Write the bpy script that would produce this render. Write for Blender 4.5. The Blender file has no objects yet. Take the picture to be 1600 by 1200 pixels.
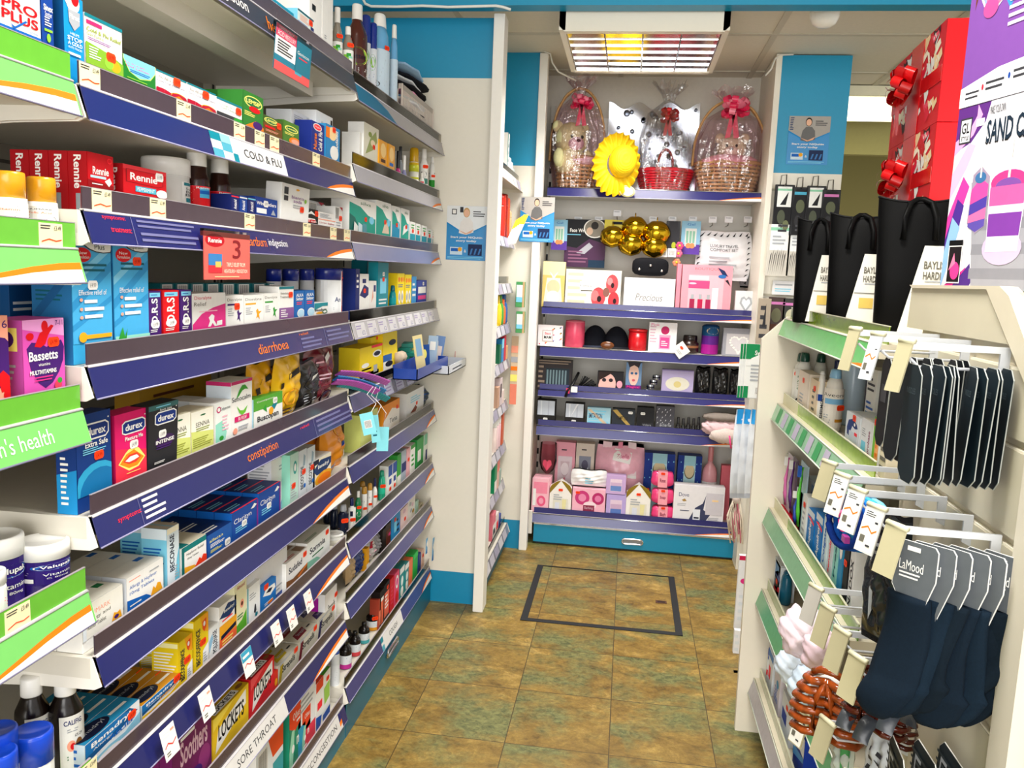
import bpy, bmesh, math, random
from mathutils import Vector, Matrix
random.seed(7)
SC = bpy.context.scene
COL = SC.collection
PI = math.pi
# ---------------------------------------------------------------- camera
FPX, YAW, PITCH, ROLL, EYE = 1293.67, math.radians(-7.731), math.radians(7.758), math.radians(2.376), 1.3
FW = Vector((math.sin(YAW)*math.cos(PITCH), math.cos(YAW)*math.cos(PITCH), -math.sin(PITCH)))
_r0 = Vector((math.cos(YAW), -math.sin(YAW), 0)); _u0 = _r0.cross(FW)
RT = _r0*math.cos(ROLL) + _u0*math.sin(ROLL)
UP = -_r0*math.sin(ROLL) + _u0*math.cos(ROLL)
cam_data = bpy.data.cameras.new('camera'); cam = bpy.data.objects.new('camera', cam_data); COL.objects.link(cam)
cam_data.sensor_width = 36.0; cam_data.lens = FPX/1600*36.0; cam_data.clip_start = 0.02
M3 = Matrix((RT, UP, -FW)).transposed().to_4x4(); M3.translation = Vector((0, 0, EYE))
cam.matrix_world = M3
SC.camera = cam
SC.view_settings.view_transform = 'Standard'; SC.view_settings.look = 'None'
SC.view_settings.gamma = 1.0; SC.view_settings.use_curve_mapping = False
SC.view_settings.exposure = 0.58
def apparent(p, sy):
    "half-width seen of an upright ellipse whose axis across the shelf edge is scaled by sy"
    v = Vector((p.x, p.y)).normalized(); return math.sqrt(v.x**2+(sy*v.y)**2)
def depth(p): return (Vector(p)-Vector((0, 0, EYE))).dot(FW)
def at(x, y, X=None, Y=None, Z=None):
    "point of the place seen at photo pixel (x, y) on a given plane"
    d = FW + RT*((x-800)/FPX) - UP*((y-600)/FPX)
    t = X/d.x if X is not None else (Y/d.y if Y is not None else (Z-EYE)/d.z)
    p = d*t; p.z += EYE
    return p
# ---------------------------------------------------------------- ambient daylight, and an added fill for the unseen shop front behind the camera
world = bpy.data.worlds.new('shop_daylight'); SC.world = world; world.use_nodes = True
world.node_tree.nodes['Background'].inputs[0].default_value = (1.0, 0.985, 0.96, 1)
world.node_tree.nodes['Background'].inputs[1].default_value = 0.78
def area(name, loc, rot, sx, sy, power, col=(1, .97, .92)):
    l = bpy.data.lights.new(name, 'AREA'); l.shape = 'RECTANGLE'; l.size = sx; l.size_y = sy; l.energy = power; l.color = col; l.spread = math.radians(130 if 'lamp' in name else 170)
    o = bpy.data.objects.new(name, l); COL.objects.link(o); o.location = loc; o.rotation_euler = rot
    return o
area('shop_front_fill_light', (0.2, -3.6, 1.4), (PI/2, 0, 0), 4.2, 2.4, 120, (1, .985, .96))  # added fill with no window built, brightens surfaces that face the camera
area('aisle_ceiling_lamp', (0.0, 1.1, 2.50), (0, 0, 0), .56, .56, 20)
area('shop_front_ceiling_lamp', (0.1, -0.7, 2.50), (0, 0, 0), .56, .56, 20)
area('alcove_ceiling_lamp', (0.0, 3.28, 2.125), (0, 0, 0), .5, .5, 13)
area('side_room_ceiling_lamp', (1.75, 4.6, 2.2), (0, 0, 0), .6, .6, 6)
# ---------------------------------------------------------------- palette and procedural materials
PAL = dict(W='f1f0ec', K='0c0c0e', R='d40d18', N='14246a', B='1060b8', C='3aa6da', T='0a7f90', G='2f9a34', L='8cc83a', Y='f8d40f',
           O='f47c14', P='e22f86', V='431a6c', M='650d20', I='f0e8cd', S='a8acb2', D='38383d', E='4a1e0e', H='ff4314', J='b9def0',
           A='f0a81c', Q='f4bccb', U='a99fd6', F='96dcc6', Z='a8801e', X='cdc3a6', a='f6a489', b='0f3f94', c='7fd0ec', d='23262c',
           e='8a5a2a', f='d8405a', g='1c6b3c', h='c9cbd0', i='fbf6dd', j='c42a6a', k='5b4a58', l='6f6f9a', m='b01030', n='0b1533', o='ffd9a0',
           p='f78fb0', q='d9b3c4', r='ff2f3f', s='dfe7ee', t='0d5e6e', u='9a8cb8', v='7d2a8a', w='ffffff', x='e8dfc4', y='fff27a', z='6a675c')
def lin(h):
    out = []
    for i in (0, 2, 4):
        c = int(h[i:i+2], 16)/255
        out.append(c/12.92 if c <= .04045 else ((c+.055)/1.055)**2.4)
    return out
_M = {}
def mat(c, rough=.5, kind='', var=.05):
    key = (c, rough, kind, var)
    if key in _M: return _M[key]
    rgb = lin(PAL.get(c, c))
    m = bpy.data.materials.new('%s_%s' % (kind or 'print', c)); m.use_nodes = True
    nt = m.node_tree; b = nt.nodes['Principled BSDF']
    n = nt.nodes.new('ShaderNodeTexNoise'); n.inputs['Scale'].default_value = 60 if kind != 'cloth' else 400; n.inputs['Detail'].default_value = 2
    tc = nt.nodes.new('ShaderNodeTexCoord'); nt.links.new(tc.outputs['Object'], n.inputs['Vector'])
    mx = nt.nodes.new('ShaderNodeMix'); mx.data_type = 'RGBA'
    nt.links.new(n.outputs['Fac'], mx.inputs['Factor'])
    mx.inputs['A'].default_value = [min(1, v*(1-var)) for v in rgb]+[1]
    mx.inputs['B'].default_value = [min(1, v*(1+var)) for v in rgb]+[1]
    nt.links.new(mx.outputs['Result'], b.inputs['Base Color'])
    b.inputs['Roughness'].default_value = rough
    if kind == '': b.inputs['Specular IOR Level'].default_value = .22
    if kind == 'leather': b.inputs['Specular IOR Level'].default_value = .1
    if kind == 'metal': b.inputs['Metallic'].default_value = 1
    if kind == 'cloth': b.inputs['Specular IOR Level'].default_value = .15
    if kind == 'clear':                      # thin clear plastic: mostly see-through with a gloss
        out = nt.nodes['Material Output']; tr = nt.nodes.new('ShaderNodeBsdfTransparent'); tr.inputs[0].default_value = (*rgb, 1)
        gl = nt.nodes.new('ShaderNodeBsdfGlossy'); gl.inputs['Roughness'].default_value = rough
        lw = nt.nodes.new('ShaderNodeLayerWeight'); lw.inputs[0].default_value = .22
        ms = nt.nodes.new('ShaderNodeMixShader'); nt.links.new(lw.outputs['Fresnel'], ms.inputs[0])
        nt.links.new(tr.outputs[0], ms.inputs[1]); nt.links.new(gl.outputs[0], ms.inputs[2]); nt.links.new(ms.outputs[0], out.inputs['Surface'])
    if kind == 'film':                       # crinkled cellophane
        out = nt.nodes['Material Output']; tr = nt.nodes.new('ShaderNodeBsdfTransparent'); tr.inputs[0].default_value = (*rgb, 1)
        gl = nt.nodes.new('ShaderNodeBsdfGlossy'); gl.inputs['Roughness'].default_value = .12
        n.inputs['Scale'].default_value = 22; n.inputs['Detail'].default_value = 3
        bp = nt.nodes.new('ShaderNodeBump'); bp.inputs['Strength'].default_value = 1; bp.inputs['Distance'].default_value = .02
        nt.links.new(n.outputs['Fac'], bp.inputs['Height']); nt.links.new(bp.outputs[0], gl.inputs['Normal'])
        ms = nt.nodes.new('ShaderNodeMixShader'); ms.inputs[0].default_value = .2
        nt.links.new(tr.outputs[0], ms.inputs[1]); nt.links.new(gl.outputs[0], ms.inputs[2]); nt.links.new(ms.outputs[0], out.inputs['Surface'])
    if kind == 'emit':
        b.inputs['Emission Color'].default_value = (*rgb, 1); b.inputs['Emission Strength'].default_value = rough*10
        b.inputs['Roughness'].default_value = .5
    _M[key] = m
    return m
def plas(c): return mat(c, .25, 'plastic')
def cloth(c): return mat(c, .9, 'cloth', .3)
def clear(c='f4f6f6'): return mat(c, .08, 'clear')
def film(c='f3eef0'): return mat(c, .1, 'film', .3)
def chrome(): return mat('d6d8dc', .16, 'metal')
# ---------------------------------------------------------------- lettering
_TX = {}
def glyphs(s, bold=0, ital=0):
    key = (s, bold, ital)
    if key in _TX: return _TX[key]
    cu = bpy.data.curves.new('lettering', 'FONT'); cu.body = s; cu.resolution_u = 2 if len(s) > 9 else 3
    cu.offset = .022*bold; cu.shear = .25*ital; cu.fill_mode = 'FRONT'
    ob = bpy.data.objects.new('lettering', cu)
    me = bpy.data.meshes.new_from_object(ob)
    vs = [(v.co.x, v.co.y) for v in me.vertices]; fs = [tuple(p.vertices) for p in me.polygons]
    bpy.data.objects.remove(ob); bpy.data.curves.remove(cu); bpy.data.meshes.remove(me)
    if not vs: vs = [(0, 0), (1, 1)]
    x0 = min(v[0] for v in vs); x1 = max(v[0] for v in vs); y0 = min(v[1] for v in vs); y1 = max(v[1] for v in vs)
    w, h = max(x1-x0, 1e-6), max(y1-y0, 1e-6)
    r = ([((a-x0)/w-.5, (b-y0)/h-.5) for a, b in vs], fs, w/h)
    _TX[key] = r
    return r
# ---------------------------------------------------------------- mesh builder: many shapes, one mesh object
class MB:
    def __init__(s): s.v = []; s.f = []; s.m = []; s.mats = []; s.sm = []
    def mi(s, m):
        if isinstance(m, str): m = mat(m)
        if m not in s.mats: s.mats.append(m)
        return s.mats.index(m)
    def add(s, vs, fs, m, smooth=False):
        o = len(s.v); s.v += [Vector(v) for v in vs]; k = s.mi(m)
        for f in fs: s.f.append([o+i for i in f]); s.m.append(k); s.sm.append(smooth)
        return s
    def box(s, x0, x1, y0, y1, z0, z1, m, bev=0):
        if bev:
            bm = bmesh.new(); bmesh.ops.create_cube(bm, size=1)
            for v in bm.verts: v.co = Vector(((x0+x1)/2+v.co.x*(x1-x0), (y0+y1)/2+v.co.y*(y1-y0), (z0+z1)/2+v.co.z*(z1-z0)))
            bmesh.ops.bevel(bm, geom=bm.edges[:], offset=bev, segments=2, profile=.6, affect='EDGES')
            bm.verts.index_update(); s.add([v.co.copy() for v in bm.verts], [[v.index for v in f.verts] for f in bm.faces], m); bm.free(); return s
        v = [(x0,y0,z0),(x1,y0,z0),(x1,y1,z0),(x0,y1,z0),(x0,y0,z1),(x1,y0,z1),(x1,y1,z1),(x0,y1,z1)]
        return s.add(v, [(0,3,2,1),(4,5,6,7),(0,1,5,4),(1,2,6,5),(2,3,7,6),(3,0,4,7)], m)
    def prism(s, pts, d, m):
        "closed 3-D outline pushed along vector d"
        n = len(pts); P = [Vector(p) for p in pts]; d = Vector(d)
        nn = (P[1]-P[0]).cross(P[2]-P[1])
        if nn.dot(d) > 0: P = P[::-1]
        return s.add(P+[p+d for p in P], [tuple(range(n)), tuple(range(2*n-1, n-1, -1))]+[(i, i+n, (i+1) % n+n, (i+1) % n) for i in range(n)], m)
    def lathe(s, prof, m, seg=20, c=(0, 0), cap=True, sy=1, smooth=True):
        vs = []; fs = []; n = len(prof)
        for r, z in prof:
            for k in range(seg):
                a = 2*PI*k/seg; vs.append((c[0]+r*math.cos(a), c[1]+r*sy*math.sin(a), z))
        for i in range(n-1):
            for k in range(seg): fs.append((i*seg+k, i*seg+(k+1) % seg, (i+1)*seg+(k+1) % seg, (i+1)*seg+k))
        s.add(vs, fs, m, smooth)
        if cap:
            o = len(s.v)-n*seg; k = s.mi(m)
            s.f.append([o+i for i in range(seg)][::-1]); s.m.append(k); s.sm.append(False)
            s.f.append([o+(n-1)*seg+i for i in range(seg)]); s.m.append(k); s.sm.append(False)
        return s
    def tube(s, pts, r, m, seg=8, closed=False, taper=None):
        P = [Vector(p) for p in pts]; n = len(P); vs = []; fs = []
        ref = Vector((0, 0, 1))
        for i, p in enumerate(P):
            a = P[(i-1) % n] if closed or i > 0 else p; b = P[(i+1) % n] if closed or i < n-1 else p
            t = (b-a).normalized()
            u = t.cross(ref)
            if u.length < .05: u = t.cross(Vector((1, 0, 0)))
            u.normalize(); w = u.cross(t); rr = r if taper is None else r*taper[i]
            for k in range(seg): vs.append(p+(u*math.cos(2*PI*k/seg)+w*math.sin(2*PI*k/seg))*rr)
        for i in range(n if closed else n-1):
            j = (i+1) % n
            for k in range(seg): fs.append((i*seg+k, i*seg+(k+1) % seg, j*seg+(k+1) % seg, j*seg+k))
        if not closed: fs += [tuple(range(seg))[::-1], tuple(range((n-1)*seg, n*seg))]
        return s.add(vs, fs, m, True)
    def ball(s, c, rx, ry, rz, m, seg=14, rings=9, fn=None):
        vs = []; fs = []
        for i in range(rings+1):
            th = PI*i/rings
            for k in range(seg):
                a = 2*PI*k/seg; d = Vector((math.sin(th)*math.cos(a), math.sin(th)*math.sin(a), math.cos(th)))
                q = fn(d) if fn else 1
                vs.append((c[0]+rx*d.x*q, c[1]+ry*d.y*q, c[2]+rz*d.z*q))
        for i in range(rings):
            for k in range(seg): fs.append((i*seg+k, (i+1)*seg+k, (i+1)*seg+(k+1) % seg, i*seg+(k+1) % seg))
        return s.add(vs, fs, m, True)
    def grid(s, fn, nu, nv, m, smooth=True):
        vs = [fn(i/nu, j/nv) for j in range(nv+1) for i in range(nu+1)]
        fs = [(j*(nu+1)+i, j*(nu+1)+i+1, (j+1)*(nu+1)+i+1, (j+1)*(nu+1)+i) for j in range(nv) for i in range(nu)]
        return s.add(vs, fs, m, smooth)
    def build(s, name, parent=None, loc=(0, 0, 0), rz=0, weld=False):
        me = bpy.data.meshes.new(name)
        me.from_pydata([tuple(v) for v in s.v], [], s.f)
        for m in s.mats: me.materials.append(m)
        me.polygons.foreach_set('material_index', s.m); me.polygons.foreach_set('use_smooth', s.sm); me.update()
        if weld:
            bm = bmesh.new(); bm.from_mesh(me); bmesh.ops.remove_doubles(bm, verts=bm.verts, dist=1e-5); bm.to_mesh(me); bm.free()
        o = bpy.data.objects.new(name, me); COL.objects.link(o); o.location = loc; o.rotation_euler = (0, 0, rz)
        if parent is not None: o.parent = parent
        return o
# ---------------------------------------------------------------- print on surfaces
def flat(O, U, V):
    O, U, V = Vector(O), Vector(U), Vector(V); N = U.cross(V).normalized()
    return (lambda u, v, e: O+U*u+V*v+N*e), U.length, V.length
def cyl(r, z0, z1, a0, a1, c=(0, 0), sy=1):
    return (lambda u, v, e: Vector((c[0]+(r+e)*math.cos(a0+(a1-a0)*u), c[1]+(r*sy+e)*math.sin(a0+(a1-a0)*u), z0+(z1-z0)*v))), r*abs(a1-a0), z1-z0
def paint(mb, surf, gfx, su=1, e0=.0004):
    fn, W, H = surf; e = e0; toks = gfx.split(';'); de = min(.00012, .0016/len(toks))
    for tok in toks:
        tok = tok.strip()
        if not tok: continue
        k = tok[0]; e += de
        q = lambda u, v: fn(u/100, v/100, e)
        if k == 'r':
            _, x0, y0, x1, y1, c = tok.split(); x0, y0, x1, y1 = map(float, (x0, y0, x1, y1)); n = su
            mb.add([q(x0+(x1-x0)*i/n, y) for i in range(n+1) for y in (y0, y1)], [(2*i, 2*i+2, 2*i+3, 2*i+1) for i in range(n)], c)
        elif k == 'e':
            _, cx, cy, rx, ry, c = tok.split(); cx, cy, rx, ry = map(float, (cx, cy, rx, ry))
            mb.add([q(min(100, max(0, cx+rx*math.cos(a*PI/10))), min(100, max(0, cy+ry*math.sin(a*PI/10)))) for a in range(20)], [tuple(range(20))], c)
        elif k == 'p':
            w = tok.split(); z = list(map(float, w[2:])); P = [(min(100, max(0, a)), min(100, max(0, b))) for a, b in zip(z[::2], z[1::2])]
            ar = sum(P[i][0]*P[(i+1) % len(P)][1]-P[(i+1) % len(P)][0]*P[i][1] for i in range(len(P)))
            if ar < 0: P = P[::-1]
            mb.add([q(*a) for a in P], [tuple(range(len(P)))], w[1])
        elif k in 'tTivV':
            w = tok.split(None, 6); cx, cy, ww, hh = map(float, w[1:5]); vs, fs, asp = glyphs(w[6], k in 'TvV', k == 'i')
            if k in 'vV':
                sg = 1 if k == 'v' else -1
                mb.add([q(cx-sg*b*ww, cy+sg*a*hh) for a, b in vs], fs, w[5])
            else: mb.add([q(cx+a*ww, cy+b*hh) for a, b in vs], fs, w[5])
        elif k == 'l':
            _, x0, y0, x1, y1, n, c = tok.split(); x0, y0, x1, y1 = map(float, (x0, y0, x1, y1)); n = int(n); st = (y1-y0)/n
            for i in range(n):
                xe = x0+(x1-x0)*(.62+.38*((i*37+11) % 17)/16); ya = y0+st*(i+.28); yb = y0+st*(i+.72)
                mb.add([q(x0, ya), q(xe, ya), q(xe, yb), q(x0, yb)], [(0, 1, 2, 3)], c)
        elif k == 'b':                        # bar code
            _, x0, y0, x1, y1 = tok.split(); x0, y0, x1, y1 = map(float, (x0, y0, x1, y1))
            mb.add([q(x0, y0), q(x1, y0), q(x1, y1), q(x0, y1)], [(0, 1, 2, 3)], 'W'); e += .00012
            for i in range(14):
                xa = x0+(x1-x0)*(i+.5)/15; xb = xa+(x1-x0)*(.25+.4*((i*7) % 3)/2)/15
                mb.add([q(xa, y0+2), q(xb, y0+2), q(xb, y1-2), q(xa, y1-2)], [(0, 1, 2, 3)], 'K')
    return mb
# ---------------------------------------------------------------- things
def tag(o, label, cat, group=None):
    o['label'] = label; o['category'] = cat
    if group: o['group'] = group
    return o
def struct(o): o['kind'] = 'structure'; return o
def empty(name, loc, rz=0):
    o = bpy.data.objects.new(name, None); COL.objects.link(o); o.location = loc; o.rotation_euler = (0, 0, rz); o.empty_display_size = .02
    return o
def copy_tree(o, parent=None):
    c = o.copy(); COL.objects.link(c)
    if parent is not None: c.parent = parent
    for ch in list(o.children): copy_tree(ch, c)
    return c
_ST = {}
def sticker(parent, loc, rz=0, col='H', tilt=0, s=1.0):
    if col not in _ST:
        mb = MB(); w, h = .0105, .0062
        o = [(w*.75, -h), (w, -h*.5), (w, h*.5), (w*.75, h), (-w*.75, h), (-w, h*.5), (-w, -h*.5), (-w*.75, -h)]
        mb.prism([(x, 0, z) for x, z in o], (0, .0004, 0), mat('H' if col == 'H' else 'W', .5))
        mb.add([(x*w, -.0003, z*h) for x, z in ((-.5, -.3), (.5, -.3), (.5, .3), (-.5, .3))], [(0, 1, 2, 3)], mat('c22a10' if col == 'H' else 'b9b4b0', .5)) if 0 else None
        fn = flat((-w, -.0002, -h), (2*w, 0, 0), (0, 0, 2*h)); paint(mb, fn, 't 50 50 62 48 %s £4.99' % ('b8240a' if col == 'H' else '8a8684'), e0=0)
        _ST[col] = mb.build('price_sticker'); me = _ST[col].data; bpy.data.objects.remove(_ST[col]); _ST[col] = me
    o = bpy.data.objects.new('price_sticker', _ST[col]); COL.objects.link(o); o.parent = parent
    o.location = loc; o.rotation_euler = (0, tilt, rz); o.scale = (s, 1, s)
    return o
RZ = dict(L=PI/2, B=0, R=-PI/2)
def box_mesh(w, d, h, base, gfx, hid=0):
    # hid: foot of the front panel that stands behind a shelf riser and carries no print
    mb = MB(); st = []
    mb.box(-w/2, w/2, 0, d, 0, h, base, bev=min(.0008, w*.05, d*.05, h*.05))
    faces = {'F': flat((-w/2, 0, hid*h), (w, 0, 0), (0, 0, h*(1-hid))), 'S': flat((-w/2, d, 0), (0, -d, 0), (0, 0, h)),
             'T': flat((-w/2, 0, h), (w, 0, 0), (0, d, 0)), 'E': flat((w/2, 0, 0), (0, d, 0), (0, 0, h))}
    face = 'F'
    parts = []
    for part in gfx.split('@'):
        if not part: continue
        if parts or gfx[0] == '@': face, part = part[0], part[1:]
        parts.append(1)
        keep = []
        for t in part.split(';'):
            t = t.strip()
            if t[:2] in ('k ', 'w ') and face == 'F':
                z = t.split(); st.append((float(z[1]), hid*100+(1-hid)*float(z[2]), 'H' if t[0] == 'k' else 'W'))
            else: keep.append(t)
        paint(mb, faces[face], ';'.join(keep))
    return mb, st
def box_thing(name, label, cat, loc, rz, w, d, h, base, gfx='', group=None, lean=0, hid=0):
    mb, st = box_mesh(w, d, h, base, gfx, hid)
    o = mb.build(name, None, loc, rz)
    if lean: o.rotation_euler = (lean, 0, rz)
    for u, v, c in st: sticker(o, ((u/100-.5)*w, -.0016, v/100*h), 0, c, s=min(1, w/.03, h/.02))
    return tag(o, label, cat, group)
ORD = ['', 'second', 'third', 'fourth', 'fifth', 'sixth', 'seventh', 'eighth', 'ninth', 'tenth', 'eleventh', 'twelfth']
# ================================================================ the room
XL, BACKX = -.696, -1.09                    # shelf-edge line and back panel of the left-hand run
def stone_floor():
    m = bpy.data.materials.new('slate_look_vinyl_tile'); m.use_nodes = True; nt = m.node_tree; N = nt.nodes; L = nt.links
    b = N['Principled BSDF']; geo = N.new('ShaderNodeNewGeometry')
    def noise(scale, det, rough=.6, vec=None, dist=0):
        n = N.new('ShaderNodeTexNoise'); n.inputs['Scale'].default_value = scale; n.inputs['Detail'].default_value = det
        n.inputs['Roughness'].default_value = rough; n.inputs['Distortion'].default_value = dist
        L.new(vec or geo.outputs['Position'], n.inputs['Vector']); return n
    # every tile gets its own piece of the pattern
    sc = N.new('ShaderNodeVectorMath'); sc.operation = 'SUBTRACT'; L.new(geo.outputs['Position'], sc.inputs[0]); sc.inputs[1].default_value = (-.557, 2.131, 0)
    dv = N.new('ShaderNodeVectorMath'); dv.operation = 'DIVIDE'; L.new(sc.outputs[0], dv.inputs[0]); dv.inputs[1].default_value = (.2883, .303, 1)
    fl = N.new('ShaderNodeVectorMath'); fl.operation = 'FLOOR'; L.new(dv.outputs[0], fl.inputs[0])
    wn = N.new('ShaderNodeTexWhiteNoise'); wn.noise_dimensions = '3D'; L.new(fl.outputs[0], wn.inputs['Vector'])
    ml = N.new('ShaderNodeVectorMath'); ml.operation = 'MULTIPLY_ADD'; L.new(wn.outputs['Color'], ml.inputs[0]); ml.inputs[1].default_value = (9, 9, 9)
    st = N.new('ShaderNodeVectorMath'); st.operation = 'MULTIPLY'; L.new(geo.outputs['Position'], st.inputs[0]); st.inputs[1].default_value = (1, 1.35, 1)
    L.new(st.outputs[0], ml.inputs[2])
    n1 = noise(8, 9, .78, ml.outputs[0], .4); n2 = noise(4.2, 6, .62, ml.outputs[0], .3); n3 = noise(42, 9, .8, ml.outputs[0], .5)
    r1 = N.new('ShaderNodeValToRGB'); L.new(n1.outputs['Fac'], r1.inputs[0]); e = r1.color_ramp.elements
    e[0].position = .32; e[0].color = (*lin('54400f'), 1); e[1].position = .68; e[1].color = (*lin('c2a258'), 1)
    x = e.new(.43); x.color = (*lin('7e6326'), 1); x = e.new(.56); x.color = (*lin('9a7d38'), 1)
    r2 = N.new('ShaderNodeValToRGB'); L.new(n2.outputs['Fac'], r2.inputs[0]); e = r2.color_ramp.elements
    e[0].position = .47; e[0].color = (0, 0, 0, 1); e[1].position = .62; e[1].color = (1, 1, 1, 1)
    g = N.new('ShaderNodeMix'); g.data_type = 'RGBA'; L.new(r2.outputs[0], g.inputs['Factor']); L.new(r1.outputs[0], g.inputs['A'])
    gr = N.new('ShaderNodeValToRGB'); L.new(n3.outputs['Fac'], gr.inputs[0]); e = gr.color_ramp.elements
    e[0].position = .3; e[0].color = (*lin('46512e'), 1); e[1].position = .7; e[1].color = (*lin('8e8d54'), 1)
    L.new(gr.outputs[0], g.inputs['B'])
    r3 = N.new('ShaderNodeValToRGB'); L.new(n3.outputs['Fac'], r3.inputs[0]); e = r3.color_ramp.elements
    e[0].position = .3; e[0].color = (.5, .46, .4, 1); e[1].position = .56; e[1].color = (1, 1, 1, 1)
    mu = N.new('ShaderNodeMix'); mu.data_type = 'RGBA'; mu.blend_type = 'MULTIPLY'; mu.inputs['Factor'].default_value = .8
    L.new(g.outputs['Result'], mu.inputs['A']); L.new(r3.outputs[0], mu.inputs['B'])
    # dark joints
    fr = N.new('ShaderNodeVectorMath'); fr.operation = 'FRACTION'; L.new(dv.outputs[0], fr.inputs[0])
    sx = N.new('ShaderNodeSeparateXYZ'); L.new(fr.outputs[0], sx.inputs[0])
    outs = []
    for ax in ('X', 'Y'):
        d = N.new('ShaderNodeMath'); d.operation = 'SUBTRACT'; L.new(sx.outputs[ax], d.inputs[0]); d.inputs[1].default_value = .5
        a = N.new('ShaderNodeMath'); a.operation = 'ABSOLUTE'; L.new(d.outputs[0], a.inputs[0])
        c = N.new('ShaderNodeMath'); c.operation = 'GREATER_THAN'; L.new(a.outputs[0], c.inputs[0]); c.inputs[1].default_value = .4955
        outs.append(c)
    mxn = N.new('ShaderNodeMath'); mxn.operation = 'MAXIMUM'; L.new(outs[0].outputs[0], mxn.inputs[0]); L.new(outs[1].outputs[0], mxn.inputs[1])
    fin = N.new('ShaderNodeMix'); fin.data_type = 'RGBA'; L.new(mxn.outputs[0], fin.inputs['Factor']); L.new(mu.outputs['Result'], fin.inputs['A'])
    fin.inputs['B'].default_value = (*lin('4a3a1c'), 1)
    L.new(fin.outputs['Result'], b.inputs['Base Color']); b.inputs['Roughness'].default_value = .42
    bp = N.new('ShaderNodeBump'); bp.inputs['Strength'].default_value = .12; bp.inputs['Distance'].default_value = .004
    L.new(n3.outputs['Fac'], bp.inputs['Height']); L.new(bp.outputs[0], b.inputs['Normal'])
    return m
struct(MB().box(-1.3, 4.2, -1.2, 8, -.05, 0, stone_floor()).build('floor'))
cream = lambda: mat('e9e4d6', .45, 'laminate', .02)
teal = lambda: mat('0090ba', .4, 'laminate', .03)
tealL = lambda: mat('0488b2', .4, 'laminate', .03)
ctile = mat('d9d4c4', .9, 'ceiling_tile', .05)
grid = mat('c4bfae', .6, 'ceiling_grid')
struct(MB().box(-1.3, 4.2, 2.93, 5.2, 2.25, 2.3, ctile).build('ceiling'))
mb = MB()
for i in range(-2, 8):
    x = .5+.6*i; mb.box(x-.012, x+.012, 2.99, 5.2, 2.246, 2.252, grid)
for i in range(0, 4):
    y = 3.46+.6*i; mb.box(-1.2, 4.2, y-.012, y+.012, 2.2455, 2.2515, grid)
g = struct(mb.build('trim_1'))
struct(MB().box(-1.3, 4.2, -1.2, 2.9, 2.56, 2.6, ctile).build('ceiling_2'))
struct(MB().box(-1.3, 4.2, 2.9, 2.965, 2.186, 2.56, teal()).build('trim_2'))
struct(MB().box(-1.16, -1.11, -1.2, 4.2, 0, 2.6, mat('cfc8b6', .7, 'wall')).build('wall_left'))
struct(MB().box(-1.3, .78, 4.18, 4.24, 0, 2.3, mat('d2ccc0', .6, 'wall')).build('wall_back'))
# partition between the left-hand run and the alcove: cream panel, teal head and foot
def partition(name, x0, x1, y, zt, head, foot):
    mb = MB(); mb.box(x0, x1, y, y+.018, foot, head, cream()); mb.box(x0, x1, y, y+.018, 0, foot, tealL())
    mb.box(x0, x1, y, y+.018, head, zt, teal()); return struct(mb.build(name))
def yz(x, y, Y): return at(x, y, Y=Y).z
partition('wall_partition', -1.11, -.515, 3.053, 2.19, yz(745, 122, 3.05), yz(700, 893, 3.05))
struct(MB().box(-.522, -.483, 2.985, 3.07, 0, 2.186, mat('efece4', .35, 'laminate', .02), bev=.003).build('trim_3'))
partition('wall_partition_far', -1.11, -.44, 3.755, 2.25, yz(820, 259, 3.755), yz(800, 812, 3.755))
struct(MB().box(-.444, -.4075, 3.735, 3.79, 0, 2.245, mat('efece4', .35, 'laminate', .02), bev=.003).build('trim_4'))
# right-hand end wall of the alcove with the poster and the hair accessories
yA = 3.75
mb = MB(); mb.box(.575, .862, yA, yA+.03, at(1250, 271, Y=yA).z, 2.245, teal()); mb.box(.575, .862, yA, yA+.03, 0, at(1250, 271, Y=yA).z, cream())
struct(mb.build('wall_right'))
struct(MB().box(.553, .577, yA-.02, yA+.4, 0, 2.245, mat('e4dfd0', .4, 'laminate', .02)).build('trim_5'))
mb = MB()
for z in [at(1250, y, Y=yA).z for y in (297, 355, 410, 462)]: mb.box(.578, .862, yA-.004, yA, z-.006, z+.003, mat('b7b09c', .5, 'laminate'))
struct(mb.build('trim_6'))
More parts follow.
